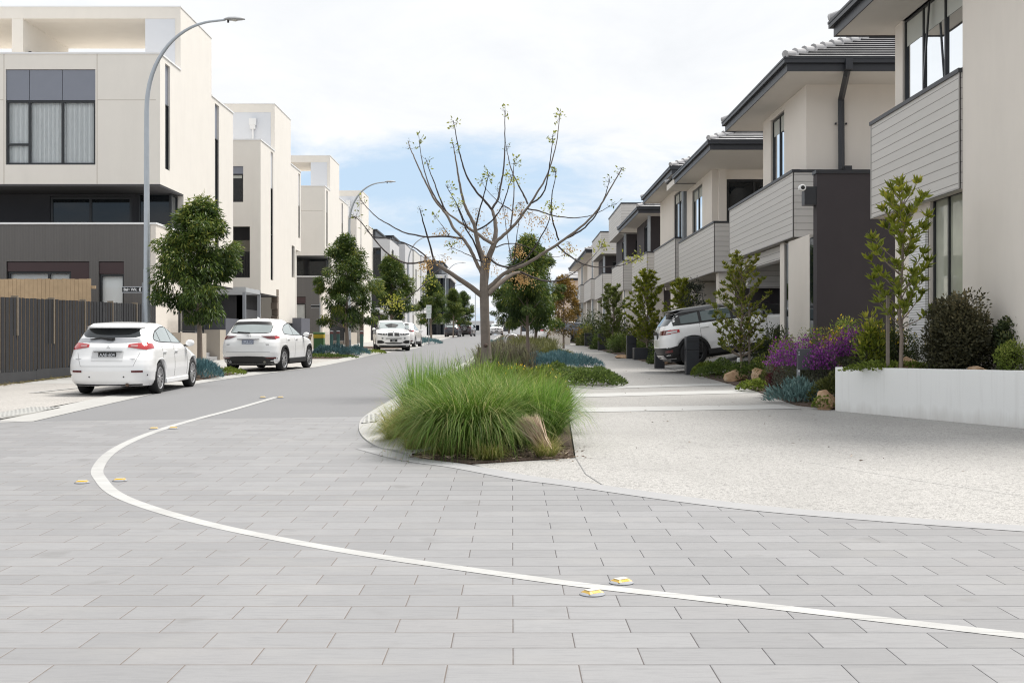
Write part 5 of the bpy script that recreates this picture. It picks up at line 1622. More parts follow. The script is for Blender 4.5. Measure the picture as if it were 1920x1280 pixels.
for pts, dt, r0, r1 in BR:
    n = len(pts)
    L3 = []
    P2 = smooth_path(pts, 4)
    N = len(P2)
    base_dy = .0
    # branches that start on another branch begin at that branch's depth
    for q, p in enumerate(P2):
        t = q / (N - 1)
        L3.append((p, t))
    depth0 = 0.0
    m = MB()
    path = [zt(p[0] + rnd.uniform(-1.2, 1.2), p[1] + rnd.uniform(-1.2, 1.2), dt * t ** 1.2) for p, t in L3]
    rad = [(r0 * .70 * (1 - t) ** .9 + r1 * .8) * (1 + (.12 if (q % 3 == 0 and r0 < .03) else 0)) for q, (p, t) in enumerate(L3)]
    m.tube(path, rad, 8 if r0 > .03 else 6)
    m.build('branch', BARK2 if r0 > .03 else BARKT, o, smooth=60)
    if r1 < .01: TIPS.append((path[-1], (path[-1] - path[-4]).normalized(), path[-3], path[-6] if N > 8 else path[-3]))
# bud and leaf tufts at the tips
BUDL = foliage('young_leaf', (.10, .12, .02), (.27, .30, .045), (.42, .42, .08), .4)
P, D, var, L = [], [], [], []
Pb, Db = [], []
org = ORG[o.name]
for tip, td, p3, p6 in TIPS:
    dens = rnd.choice([12, 22, 32, 42])
    mt = MB()
    for k in range(9):
        a = Vector((rnd.gauss(0, 1), rnd.gauss(0, 1), rnd.gauss(.5, .7))).normalized()
        s = tip - td * rnd.uniform(0, .22)
        e = s + a * rnd.uniform(.05, .13)
        mt.tube([s, (s + e) / 2 + Vector((0, 0, -.01)), e], [.004, .003, .002], 4)
        for j in range(max(1, dens // 9)):
            P.append(e + Vector((rnd.gauss(0, .02), rnd.gauss(0, .02), rnd.gauss(0, .02))) - org)
            D.append(a + Vector((rnd.gauss(0, .6), rnd.gauss(0, .6), rnd.gauss(-.1, .6))))
            L.append(rnd.uniform(.03, .09)); var.append(rnd.uniform(.1, 1) if dens > 14 else rnd.uniform(0, .35))
    mt.build('bud_twig', BARKT, o, smooth=60)
L = np.array(L)
leaf_obj('young_leaves', np.array(P), np.array(D), L, L * .5, np.array(var), BUDL, o)
# bright leaf clusters low on the left
for (zx, zy, dy, n) in ((215, 1078, -1.6, 110), (398, 975, -1.2, 60), (845, 430, -.9, 40), (1480, 850, -1.4, 45), (1300, 792, 1.8, 30), (545, 545, -.6, 40), (1045, 575, -1.0, 50), (1120, 815, .2, 30)):
    c = zt(zx, zy, dy) - org
    P, D = [], []
    for k in range(n):
        P.append(c + Vector((rnd.gauss(0, .11), rnd.gauss(0, .1), rnd.gauss(0, .085)))); D.append(Vector((rnd.gauss(0, 1), rnd.gauss(0, 1), rnd.gauss(0, .8))))
    leaf_obj('leaf_cluster', np.array(P), np.array(D), rng.uniform(.04, .085, n), rng.uniform(.022, .04, n), rng.uniform(.4, 1, n), foliage('bright_leaf', (.16, .19, .02), (.34, .36, .05), (.50, .47, .10), .45), o)
# hanging bunches of golden berries
BERRY = plain('golden_berry', (.56, .35, .12), .5, .25, 30)
mb, ms = MB(), MB()
ico = bmesh.new(); bmesh.ops.create_icosphere(ico, subdivisions=1, radius=1); IV = [v.co.copy() for v in ico.verts]; IF = [tuple(v.index for v in f.verts) for f in ico.faces]; ico.free()
for (zx, zy, dy, n, sx, sz) in ((390, 885, -.6, 75, 40, 42), (890, 965, .9, 130, 60, 42), (870, 820, .8, 55, 40, 45), (700, 720, .5, 30, 35, 30), (880, 600, .3, 45, 45, 40), (930, 650, .3, 30, 60, 40), (600, 690, .3, 25, 40, 30), (475, 715, .3, 26, 40, 22), (1000, 655, .3, 22, 40, 30), (790, 640, .6, 30, 40, 60), (690, 850, 0, 30, 25, 60), (1130, 800, -.5, 25, 50, 35), (540, 770, -.8, 18, 60, 30), (470, 860, -.5, 16, 40, 30), (655, 640, 0, 18, 40, 50), (1010, 740, 0, 20, 60, 50), (730, 900, 0, 25, 40, 50)):
    root = zt(zx, zy - sz * 1.1, dy)
    for k in range(int(n * 1.4)):
        c = zt(zx + rnd.gauss(0, sx * .55), zy + rnd.gauss(0, sz * .5), dy + rnd.gauss(0, .12))
        r = rnd.uniform(.0105, .016)
        mb.add([c + v * r for v in IV], IF)
        if k % 3 == 0:
            ms.tube([root + Vector((rnd.gauss(0, .04), 0, 0)), (root + c) / 2 + Vector((rnd.gauss(0, .03), 0, .03)), c], [.0022, .0018, .0015], 3)
b = mb.build('berry_cluster', BERRY, o, smooth=60, fixn=False)
b['kind'] = 'stuff'
ms.build('berry_stalk', plain('stalk_brown', (.22, .15, .09), .8, .2), o)['kind'] = 'stuff'
for (zx, zy, s) in ((698, 1300, .045), (722, 1372, .03)):
    m = MB()
    c = zt(zx, zy) + Vector((0, -.11, 0))
    m.add([c + Vector((v.x * s * 1.2, v.y * s * .5, v.z * s)) for v in IV], IF)
    m.build('knot', plain('knot_bark', (.10, .07, .055), .9, .3, 20), o, smooth=80)
# ------------------------------------------------------------------ cars: a hull of stacked outlines (x right, y forward, z up)
PAINTW = plain('white_car_paint', (.90, .90, .90), .25, .01, 1, coat=.8)
PAINTD = plain('dark_blue_car_paint', (.012, .013, .022), .25, .05, 1, coat=.8)
PAINTM = plain('maroon_car_paint', (.025, .012, .017), .25, .05, 1, coat=.8)
PAINTG = plain('dark_grey_car_paint', (.022, .023, .026), .25, .05, 1, coat=.8)
PAINTS = plain('silver_car_paint', (.50, .52, .55), .28, .02, 1, coat=.8)
CGLASS = glass('car_glass', dark=(.012, .015, .017), ior=1.75, rough=.015)
CGLASS2 = glass('sky_lit_car_glass', dark=(.30, .34, .34), ior=2.2, rough=.03)
TYRE = plain('tyre_rubber', (.014, .014, .015), .75, .15, 20)
ALLOY = plain('alloy_rim', (.55, .55, .56), .3, .05, 5, metal=.75)
DALLOY = plain('dark_alloy_rim', (.05, .05, .053), .35, .05, 5, metal=.5)
REDL = plain('red_lamp', (.42, .012, .015), .12, .12, 12, coat=1)
DREDL = plain('dark_red_lamp', (.10, .006, .009), .12, .15, 12, coat=1)
CLEARL = plain('clear_lamp', (.55, .53, .53), .12, .12, 14, coat=1)
CHROME = plain('chrome_trim', (.62, .63, .64), .15, .03, metal=.9)
PLATEW = plain('plate_white', (.66, .68, .72), .4, .03)
PLATEN = plain('plate_navy', (.03, .045, .13), .4, .05)

def catmull(keys, z):
    ks = [k[0] for k in keys]
    i = max(0, min(len(ks) - 2, int(np.searchsorted(ks, z, 'right') - 1)))
    p1, p2 = np.array(keys[i], float), np.array(keys[i + 1], float)
    t = min(1, max(0, (z - p1[0]) / max(1e-6, p2[0] - p1[0])))
    return (p1 + (p2 - p1) * t)[1:]

class Hull:
    """keys: (z, y_rear, y_front, half_width, rear_cap, front_cap); arches: (y, radius)"""
    def __init__(self, keys, axles, ra, zmax, nr=3.2, nf=2.7, crown=.03, zs=None, rz=.33):
        self.k, self.axles, self.ra, self.nr, self.nf, self.crown, self.rz = keys, axles, ra, nr, nf, crown, rz
        self.z0, self.z1 = keys[0][0], keys[-1][0]
        self.zm = zmax  # arches squash vertices below this level
    def P(self, z):
        return catmull(self.k, z)
    def side_x(self, y, z):
        yr, yf, w, lr, lf = self.P(z)
        if y < yr + lr:
            q = max(0, 1 - ((yr + lr - y) / lr) ** self.nr)
            return w * q ** (1 / self.nr)
        if y > yf - lf:
            q = max(0, 1 - ((y - yf + lf) / lf) ** self.nf)
            return w * q ** (1 / self.nf)
        return w
    def rear_y(self, x, z):
        yr, yf, w, lr, lf = self.P(z)
        return yr + lr * (1 - max(0, 1 - min(1, abs(x) / w) ** self.nr) ** (1 / self.nr))
    def front_y(self, x, z):
        yr, yf, w, lr, lf = self.P(z)
        return yf - lf * (1 - max(0, 1 - min(1, abs(x) / w) ** self.nf) ** (1 / self.nf))
    def outline(self, z, nc=26, ns=64):
        yr, yf, w, lr, lf = self.P(z)
        def cap(n_, l):
            th = np.linspace(0, np.pi / 2, 240)
            x = w * np.sin(th) ** (2 / n_); y = l * (1 - np.cos(th) ** (2 / n_))
            s = np.concatenate([[0], np.cumsum(np.hypot(np.diff(x), np.diff(y)))])
            t = np.linspace(0, s[-1], nc + 1)
            return np.interp(t, s, x), np.interp(t, s, y)
        xr, yr_ = cap(self.nr, lr)
        xf, yf_ = cap(self.nf, lf)
        ys = np.linspace(yr + lr, yf - lf, ns + 1)[1:-1]
        X = np.concatenate([xr, np.full(len(ys), w), xf[::-1]])
        Y = np.concatenate([yr + yr_, ys, yf - yf_[::-1]])
        return X, Y
    def body(self, m, nz=44):
        zs = []
        ks = [k[0] for k in self.k]
        for a, b in zip(ks[:-1], ks[1:]):
            n = max(1, int(round((b - a) / (self.z1 - self.z0) * nz)))
            n = max(n, 3)
            zs += list(np.linspace(a, b, n + 1)[:-1])
        zs.append(ks[-1])
        rows = []
        for z in zs:
            X, Y = self.outline(z)
            Z = np.full(len(X), z)
            if z < self.zm:
                for i in range(len(X)):
                    zb = self.z0
                    for ay in self.axles:
                        d = abs(Y[i] - ay)
                        if d < self.ra and X[i] > self.P(z)[2] * .72:
                            zb = max(zb, self.rz + math.sqrt(self.ra ** 2 - d ** 2))
                    Z[i] = zb + (z - self.z0) / (self.zm - self.z0) * (self.zm - zb)
            n = len(X)
            # full ring: right side rear->front, left side front->rear
            ring = [(X[i], Y[i], Z[i]) for i in range(n)] + [(-X[i], Y[i], Z[i]) for i in range(n - 2, 0, -1)]
            rows.append(ring)
        # crown of the roof
        yr, yf, w, lr, lf = self.P(self.z1)
        last = rows[-1]
        c = ((yr + yf) / 2)
        for s in (.9, .75, .55, .3, .1):
            rows.append([(x * s, c + (y - c) * s, self.z1 + self.crown * (1 - s * s)) for x, y, z in last])
        n = len(rows[0])
        vs = [p for r in rows for p in r]
        fs = [(i * n + k, i * n + (k + 1) % n, (i + 1) * n + (k + 1) % n, (i + 1) * n + k) for i in range(len(rows) - 1) for k in range(n)]
        fs.append(tuple(range((len(rows) - 1) * n, len(rows) * n)))
        m.add(vs, fs)
        return m
    def patch(self, kind, u, lo, hi, off=.006, n=14, mz=6, side=1):
        """surface patch lying off the hull: kind side/rear/front, u = list of abscissae, lo/hi = heights at them"""
        m = MB()
        us = np.linspace(u[0], u[-1], n + 1)
        lo_, hi_ = np.interp(us, u, lo), np.interp(us, u, hi)
        vs = []
        for a, l, h in zip(us, lo_, hi_):
            for j in range(mz + 1):
                z = l + (h - l) * j / mz
                if kind == 'side': p = (side * (self.side_x(a, z) + off), a, z)
                elif kind == 'rear': p = (a, self.rear_y(a, z) - off, z)
                else: p = (a, self.front_y(a, z) + off, z)
                vs.append(p)
        k = mz + 1
        fs = [(i * k + j, (i + 1) * k + j, (i + 1) * k + j + 1, i * k + j + 1) for i in range(n) for j in range(mz)]
        return m.add(vs, fs)

def wheel(parent, x, y, r, w, side, rim=None, spokes=10, rimr=.72, twin=True):
    rim = rim or ALLOY
    m = MB()
    m.lathe([(r * rimr, -w / 2 * .9), (r * .9, -w / 2), (r * .975, -w / 2 * .85), (r, -w / 2 * .6), (r, w / 2 * .6), (r * .975, w / 2 * .85), (r * .9, w / 2), (r * rimr, w / 2 * .9)], 40, 'x', (x, y, r))
    wh = m.build('wheel', TYRE, parent, smooth=45, local=True)
    q = MB()
    s = side
    q.lathe([(r * rimr, s * w * .42), (r * rimr * .96, s * w * .46), (r * rimr * .90, s * w * .40), (r * rimr * .88, -s * w * .2)], 40, 'x', (x, y, r))
    q.lathe([(0.0, s * w * .40), (r * .13, s * w * .40), (r * .15, s * w * .30)], 20, 'x', (x, y, r))
    for k in range(spokes):
        a = 2 * math.pi * (k + (.18 if twin and k % 2 else 0)) / spokes
        d = Vector((0, math.cos(a), math.sin(a)))
        t = Vector((0, -math.sin(a), math.cos(a)))
        c0 = Vector((x + s * w * .36, y, r)) + d * r * .10
        c1 = Vector((x + s * w * .41, y, r)) + d * r * rimr * .93
        w0, w1 = r * .05, r * .045
        b = Vector((-s * .02, 0, 0))
        q.add([c0 + t * w0, c0 - t * w0, c1 - t * w1, c1 + t * w1, c0 + t * w0 + b, c0 - t * w0 + b, c1 - t * w1 + b, c1 + t * w1 + b], [(0, 1, 2, 3), (4, 7, 6, 5), (0, 3, 7, 4), (1, 5, 6, 2), (2, 6, 7, 3), (0, 4, 5, 1)])
    q.build('rim', rim, wh, smooth=30, local=True)
    q = MB(); q.lathe([(0, -s * w * .1), (r * rimr * .9, -s * w * .1)], 24, 'x', (x, y, r)); q.lathe([(r * .3, s * w * .1), (r * .45, s * w * .1)], 24, 'x', (x, y, r)); q.build('brake_disc', plain('brake_shadow', (.02, .02, .02), .6, .1), wh, local=True)
    return wh

def text_obj(name, body, size, mat, parent, loc, rot, ext=.001, local=True, bold=0.0, space=1.0):
    cu = bpy.data.curves.new('txt', 'FONT')
    cu.body = body; cu.size = size; cu.extrude = ext; cu.align_x = 'CENTER'; cu.align_y = 'CENTER'
    cu.offset = bold; cu.space_character = space
    tmp = bpy.data.objects.new('txt', cu)
    COL.objects.link(tmp)
    dg = bpy.context.evaluated_depsgraph_get()
    me = bpy.data.meshes.new_from_object(tmp.evaluated_get(dg))
    bpy.data.objects.remove(tmp)
    me.name = name
    me.materials.clear()
    o = link(name, me, parent, mat)
    o.location = loc; o.rotation_euler = rot
    return o

def make_car(label, cat, loc, rot, keys, axles, r, paint, spec, group=None, name='parked_car', rim=None, spokes=10, ra=None, wheel_w=.215, track=None, clad=False, zmax=.74, nr=3.2, nf=2.7, crown=.035):
    o = thing(name, label, cat, loc, group, rot)
    ra = ra or r + .05
    H = Hull(keys, axles, ra, zmax, nr, nf, crown, rz=r)
    o_body = H.body(MB()).build('body', paint, o, smooth=38, local=True)
    wmax = max(k[3] for k in keys)
    y0, y1 = min(k[1] for k in keys), max(k[2] for k in keys)
    m = MB(); m.box(-wmax + .24, wmax - .24, y0 + .25, y1 - .3, .19, .6)
    for ay in axles: m.box(-wmax + .06, wmax - .06, ay - ra + .01, ay + ra - .01, r * 1.0, r + ra - .04)
    m.build('underbody', BLACK, o, local=True)
    track = track or wmax - wheel_w / 2 - .012
    for ay in axles:
        for s in (-1, 1): wheel(o, s * track, ay, r, wheel_w, s, rim, spokes)
    if clad:
        for s in (-1, 1):
            for ay in axles:
                m = MB()
                vs, n = [], 22
                for k in range(n + 1):
                    a = math.pi * (-.12 + 1.24 * k / n)
                    for rr in (ra - .015, ra + .055):
                        yy, zz = ay + rr * math.cos(a), r + rr * math.sin(a)
                        vs.append((s * (H.side_x(yy, max(zz, keys[0][0])) + .012), yy, max(zz, keys[0][0] - .02)))
                    rr = ra - .015
                    yy, zz = ay + rr * math.cos(a), r + rr * math.sin(a)
                    vs.append((s * (wmax - .14), yy, max(zz, keys[0][0] - .02)))
                fs = [(k * 3, k * 3 + 1, (k + 1) * 3 + 1, (k + 1) * 3) for k in range(n)] + [(k * 3, (k + 1) * 3, (k + 1) * 3 + 2, k * 3 + 2) for k in range(n)]
                m.add(vs, fs); m.build('wheel_arch', BLACK, o, smooth=50, local=True)
    return o, H

def mirrors(o, H, y, z, paint, w):
    for s in (-1, 1):
        m = MB()
        m.lathe([(0, -.09), (.06, -.085), (.085, -.05), (.09, 0), (.07, .07), (0, .10)], 14, 'y', (0, 0, 0))
        m.v = [(s * (w + .11) + p[0] * 1.15, y + p[1] * .8, z + p[2] * .85) for p in m.v]
        q = m.build('mirror', paint, o, smooth=60, local=True)
        k = MB(); k.obox((s * (w + .02), y + .0, z - .055), (.12, .06, .035)); k.build('mirror_arm', BLACK, q, local=True)

def side_glass(o, H, ps, los, his, mat, splits=(), frame=True):
    for s in (-1, 1):
        if frame:
            H.patch('side', ps, [a - .018 for a in los], [b + .018 for b in his], .003, 24, 5, s).build('window_seal', BLACK, o, smooth=60, local=True)
        cuts = [ps[0]] + list(splits) + [ps[-1]]
        for a, b in zip(cuts[:-1], cuts[1:]):
            a2, b2 = a + .018, b - .018
            u = [a2] + [p for p in ps if a2 < p < b2] + [b2]
            H.patch('side', u, np.interp(u, ps, los), np.interp(u, ps, his), .009, 14, 5, s).build('side_window', mat, o, smooth=60, local=True)

# ---- white hatchback (left front)
WM = 'white cars parked on the left'
def hatch(label, loc, rot, detail=True):
    K = [(.20, .10, 4.36, .80, .55, .85), (.30, .04, 4.46, .855, .55, .95), (.50, .0, 4.52, .88, .55, 1.0), (.62, .02, 4.50, .88, .52, 1.05), (.74, .06, 4.40, .875, .50, 1.1), (.80, .10, 4.22, .868, .50, 1.1), (.90, .14, 3.85, .855, .50, 1.0), (.99, .17, 3.42, .83, .50, .85), (1.05, .22, 3.22, .80, .50, .75), (1.20, .36, 2.86, .73, .45, .62), (1.34, .50, 2.50, .665, .42, .5), (1.42, .56, 2.26, .62, .4, .45), (1.465, .66, 2.05, .57, .36, .4)]
    o, H = make_car(label, 'car', loc, rot, K, (.98, 3.61), .325, PAINTW, None, WM, spokes=14)
    # tail glass, spoiler, lower glass strip
    H.patch('rear', [-.64, -.55, 0, .55, .64], [1.24, 1.185, 1.175, 1.185, 1.24], [1.33, 1.36, 1.38, 1.36, 1.33], .010, 20, 5).build('rear_window', CGLASS, o, smooth=60, local=True)
    H.patch('rear', [-.70, 0, .70], [1.085, 1.07, 1.085], [1.165, 1.16, 1.165], .008, 16, 3).build('lower_rear_window', plain('grey_lower_glass', (.36, .37, .39), .15, .05, coat=.6), o, smooth=60, local=True)
    m = MB()
    n = 16
    vs = []
    for i in range(n + 1):
        x = -.62 + 1.24 * i / n
        y = H.rear_y(x, 1.39)
        e = 1 - (abs(x) / .64) ** 4
        vs += [(x, y + .05, 1.415), (x, y - .17 * (.35 + .65 * e), 1.40), (x, y - .17 * (.35 + .65 * e), 1.375), (x, y + .0, 1.365)]
    fs = [(i * 4 + j, i * 4 + j + 1, i * 4 + 5 + j, i * 4 + 4 + j) for i in range(n) for j in range(3)]
    m.add(vs, fs); m.build('spoiler', PAINTW, o, smooth=50, local=True)
    m = MB(); m.tube([(-.42, H.rear_y(-.42, 1.13) - .03, 1.14), (-.2, H.rear_y(-.2, 1.17) - .035, 1.175), (.06, H.rear_y(0, 1.14) - .04, 1.14)], [.012, .022, .028], 6); m.obox((0.02, H.rear_y(0, 1.15) - .035, 1.15), (.16, .05, .05)); m.build('wiper', BLACK, o, local=True)
    side_glass(o, H, [.80, 1.10, 1.6, 2.1, 2.5, 2.95, 3.1], [1.13, 1.09, 1.07, 1.055, 1.045, 1.04, 1.04], [1.16, 1.29, 1.375, 1.39, 1.35, 1.17, 1.08], CGLASS2, [1.18, 1.98])
    for s in (-1, 1):
        u = [.41, .775] if s > 0 else [-.775, -.41]
        lo = [.985, .93] if s > 0 else [.93, .985]
        hi = [1.045, 1.09] if s > 0 else [1.09, 1.045]
        t = H.patch('rear', u, lo, hi, .012, 12, 4).build('tail_lamp', REDL, o, smooth=60, local=True)
        a, b = (.46, .60) if s > 0 else (-.60, -.46)
        H.patch('rear', [a, b], [.995, .99], [1.03, 1.035], .017, 8, 3).build('clear_lens', plain('pink_lens', (.42, .22, .22), .2, .1), t, smooth=60, local=True)
        H.patch('side', [.30, .58], [.94, .965], [1.07, 1.05], .010, 8, 3, s).build('tail_lamp', REDL, o, smooth=60, local=True)
        u = [.52, .74] if s > 0 else [-.74, -.52]
        H.patch('rear', u, [.475, .475], [.515, .515], .012, 6, 2).build('reflector', DREDL, o, smooth=60, local=True)
        m = MB()
        for xx, zz in ((.36, .385), (.80, .42)):
            yy = H.rear_y(xx * s, zz)
            m.lathe([(0, -.006), (.016, -.006), (.018, .01)], 10, 'y', (xx * s, yy, zz))
        m.build('parking_sensor', BLACK, o, local=True)
        m = MB()
        for yy in (1.30, 2.18):
            m.obox((s * (H.side_x(yy, .86) + .015), yy, .865), (.03, .20, .028))
        m.build('door_handle', PAINTW, o, local=True, bevel=.008)
        m = MB()
        for yy in (1.16, 2.02, 3.04):
            for z in np.linspace(.36, .96, 12):
                m.obox((s * (H.side_x(yy, z) + .0015), yy + (.25 * (.55 - z) if yy < 1.5 and z < .6 else 0), z), (.004, .008, .056))
        m.build('door_gap', plain('shut_line', (.12, .12, .12), .8, .1), o, local=True)
        m = MB(); m.box(s * .80, s * .875, 1.42, 3.16, .19, .30); m.build('side_skirt', PAINTW, o, local=True, bevel=.02)
    H.patch('rear', [-.80, 0, .80], [.205, .205, .205], [.24, .225, .24], .010, 14, 2).build('lower_bumper', BLACK, o, smooth=60, local=True)
    m = MB()
    zz = .60
    for z0, z1, x0, x1 in ((.595, .60, -.55, .55),): 
        for i in range(14):
            xa = x0 + (x1 - x0) * i / 14; xb = x0 + (x1 - x0) * (i + 1) / 14
            m.add([(xa, H.rear_y(xa, z0) - .003, z0), (xb, H.rear_y(xb, z0) - .003, z0), (xb, H.rear_y(xb, z1) - .003, z1), (xa, H.rear_y(xa, z1) - .003, z1)], [(0, 1, 2, 3)])
    for s in (-1, 1):
        for i in range(8):
            t0, t1 = i / 8, (i + 1) / 8
            xa, xb = s * (.55 + .10 * t0), s * (.55 + .10 * t1)
            za, zb = .60 + .27 * t0, .60 + .27 * t1
            m.add([(xa, H.rear_y(xa, za) - .003, za), (xa + s * .006, H.rear_y(xa, za) - .003, za), (xb + s * .006, H.rear_y(xb, zb) - .003, zb), (xb, H.rear_y(xb, zb) - .003, zb)], [(0, 1, 2, 3)])
    m.build('tailgate_gap', MATS['shut_line'], o, local=True)
    H.patch('rear', [-.33, .33], [.70, .70], [.90, .90], .004, 8, 3).build('plate_recess', plain('recess_white', (.62, .62, .62), .4, .02), o, smooth=60, local=True)
    m = MB(); m.obox((0, H.rear_y(0, .90) - .018, .91), (.6, .04, .022)); m.build('tailgate_grip', CHROME, o, local=True)
    yy = H.rear_y(0, .83) - .02
    m = MB(); m.obox((0, yy, .825), (.37, .012, .115)); pl = m.build('number_plate', BLACK, o, local=True)
    text_obj('plate_number', 'AAE\u00b7604', .094, PLATEW, pl, (0, yy - .0075, .827), (R(90), 0, 0), space=.95)
    m = MB()
    for a in (90, 210, 330):
        d = Vector((math.cos(R(a)), 0, math.sin(R(a))))
        t = Vector((-d.z, 0, d.x))
        c = Vector((0, H.rear_y(0, .975) - .012, .98))
        m.add([c, c + d * .022 + t * .013, c + d * .045, c + d * .022 - t * .013], [(0, 1, 2, 3)])
    m.build('emblem', CHROME, o, local=True)
    for x, w_ in ((-.58, .18), (.52, .12)):
        m = MB(); m.obox((x, H.rear_y(x, .75) - .006, .745), (w_, .006, .016)); m.build('badge', CHROME, o, local=True)
    m = MB(); m.tube([(.42, .06, .22), (.42, .35, .22)], [.035, .035], 10); m.build('exhaust_pipe', plain('rusty_pipe', (.10, .065, .045), .7, .3, 20), o, local=True)
    m = MB(); m.add([(-.01, .98, 1.50), (.01, .98, 1.50), (.01, 1.08, 1.50), (-.01, 1.08, 1.50), (0, .95, 1.56)], [(0, 1, 4), (1, 2, 4), (2, 3, 4), (3, 0, 4)]); m.build('aerial', BLACK, o, local=True)
    mirrors(o, H, 3.02, 1.02, PAINTW, .84)
    H.patch('front', [-.66, 0, .66], [1.06, 1.06, 1.06], [1.38, 1.40, 1.38], .008, 12, 5).build('windscreen', CGLASS, o, smooth=60, local=True)
    return o
def on(y0): return g(y0)
def slope_rot(o, y):
    o.rotation_euler.x = math.atan((g(y + 2) - g(y - 2)) / 4)
c1 = hatch('white hatchback parked nearest on the left, rear plate AAE 604', (-8.50, 24.95, g(25.9) - .035 + .0), R(0)); c1.scale = (1, 1, 1.035); slope_rot(c1, 27)
c1.location.z = g(24.95) + .0

# ---- white crossover SUV
def suv(label, loc, rot, paint=PAINTW, name='parked_car', detail=True, group=WM, cat='car', L=4.55, glassm=None, clad=True, rim=None):
    K = [(.25, .10, 4.36, .83, .5, .8), (.34, .04, 4.46, .89, .5, .9), (.60, .0, 4.52, .92, .5, .95), (.80, .03, 4.52, .92, .5, 1.0), (.92, .07, 4.44, .912, .5, 1.05), (.99, .11, 4.28, .90, .5, 1.05), (1.06, .15, 3.85, .88, .5, .95), (1.12, .18, 3.35, .85, .5, .8), (1.20, .25, 3.12, .82, .5, .7), (1.36, .42, 2.72, .75, .46, .58), (1.50, .56, 2.36, .685, .42, .5), (1.585, .64, 2.10, .635, .4, .45), (1.63, .76, 1.9, .58, .36, .4)]
    o, H = make_car(label, cat, loc, rot, K, (.95, 3.65), .36, paint, None, group, name, rim or ALLOY, 10, clad=clad, zmax=.86, wheel_w=.225, crown=.04)
    H.patch('rear', [-.655, -.55, 0, .55, .655], [1.22, 1.20, 1.195, 1.20, 1.22], [1.52, 1.56, 1.575, 1.56, 1.52], .006, 20, 6).build('rear_window_surround', BLACK, o, smooth=60, local=True)
    H.patch('rear', [-.63, 0, .63], [1.225, 1.21, 1.225], [1.45, 1.475, 1.45], .012, 20, 6).build('rear_window', glassm or CGLASS2, o, smooth=60, local=True)
    m = MB(); m.tube([(-.40, H.rear_y(-.4, 1.24) - .03, 1.24), (.02, H.rear_y(0, 1.2) - .04, 1.21)], [.014, .022], 6); m.build('wiper', BLACK, o, local=True)
    side_glass(o, H, [1.08, 1.35, 1.8, 2.3, 2.7, 3.05, 3.15], [1.19, 1.165, 1.145, 1.135, 1.125, 1.12, 1.12], [1.28, 1.42, 1.49, 1.49, 1.39, 1.20, 1.13], glassm or CGLASS2, [1.98])
    for s in (-1, 1):
        u = [.40, .62, .83] if s > 0 else [-.83, -.62, -.40]
        lo = [1.105, 1.03, 1.01] if s > 0 else [1.01, 1.03, 1.105]
        hi = [1.115, 1.12, 1.125] if s > 0 else [1.125, 1.12, 1.115]
        H.patch('rear', u, lo, hi, .012, 14, 4).build('tail_lamp', DREDL, o, smooth=60, local=True)
        H.patch('side', [.27, .52], [1.02, 1.06], [1.115, 1.105], .01, 8, 3, s).build('tail_lamp', REDL, o, smooth=60, local=True)
        u = [.58, .86] if s > 0 else [-.86, -.58]
        H.patch('rear', u, [.42, .40] if s > 0 else [.40, .42], [.455, .46] if s > 0 else [.46, .455], .02, 8, 2).build('reflector', DREDL, o, smooth=60, local=True)
        m = MB()
        for yy in (1.36, 2.2): m.obox((s * (H.side_x(yy, 1.0) + .016), yy, 1.0), (.03, .21, .03))
        m.build('door_handle', paint, o, local=True, bevel=.008)
        m = MB()
        for yy in (1.14, 2.0, 3.0):
            for z in np.linspace(.46, 1.1, 12): m.obox((s * (H.side_x(yy, z) + .0015), yy + (.3 * (.62 - z) if yy < 1.5 and z < .7 else 0), z), (.004, .008, .056))
        m.build('door_gap', MATS['shut_line'], o, local=True)
        m = MB(); m.box(s * .82, s * .925, 1.38, 3.22, .25, .40); m.build('side_skirt', BLACK, o, local=True, bevel=.02)
        m = MB(); m.tube([(s * .55, .03, .31), (s * .55, .3, .31)], [.04, .04], 12); m.build('exhaust_pipe', CHROME, o, local=True)
    H.patch('rear', [-.88, -.5, 0, .5, .88], [.255, .255, .255, .255, .255], [.44, .475, .49, .475, .44], .010, 18, 3).build('lower_bumper', BLACK, o, smooth=60, local=True)
    if detail:
        yy = H.rear_y(0, .92) - .015
        m = MB(); m.obox((0, yy, .925), (.372, .012, .136)); pl = m.build('number_plate', PLATEN, o, local=True)
        m = MB(); m.obox((0, yy - .004, .925), (.35, .012, .115)); m.build('plate_face', plain('plate_pale_blue', (.60, .65, .74), .4, .05), pl, local=True)
        text_obj('plate_number', '1LU\u00b73UG', .095, PLATEN, pl, (0, yy - .0105, .928), (R(90), 0, 0), bold=.002)
        m = MB(); m.obox((0, H.rear_y(0, 1.01) - .02, 1.015), (.72, .03, .022)); m.build('tailgate_grip', CHROME, o, local=True)
        m = MB(); m.lathe([(.052, -.006), (.060, -.010), (.066, -.006)], 26, 'y', (0, H.rear_y(0, 1.11) - .006, 1.115))
        c = Vector((0, H.rear_y(0, 1.11) - .014, 1.115))
        m.add([c + Vector(p) for p in ((-.055, 0, .02), (0, 0, -.012), (.055, 0, .02), (.03, 0, -.0), (0, 0, -.03), (-.03, 0, 0))], [(0, 1, 4, 5), (1, 2, 3, 4)])
        m.build('emblem', CHROME, o, local=True)
        for x in (-.62, .60):
            m = MB(); m.obox((x, H.rear_y(x, .86) - .008, .85), (.15, .006, .022)); m.build('badge', CHROME, o, local=True)
    m = MB()
    for i in range(16):
        xa, xb = -.70 + 1.4 * i / 16, -.70 + 1.4 * (i + 1) / 16
        m.add([(xa, H.rear_y(xa, .62) - .003, .62), (xb, H.rear_y(xb, .62) - .003, .62), (xb, H.rear_y(xb, .627) - .003, .627), (xa, H.rear_y(xa, .627) - .003, .627)], [(0, 1, 2, 3)])
    m.build('tailgate_gap', MATS['shut_line'], o, local=True)
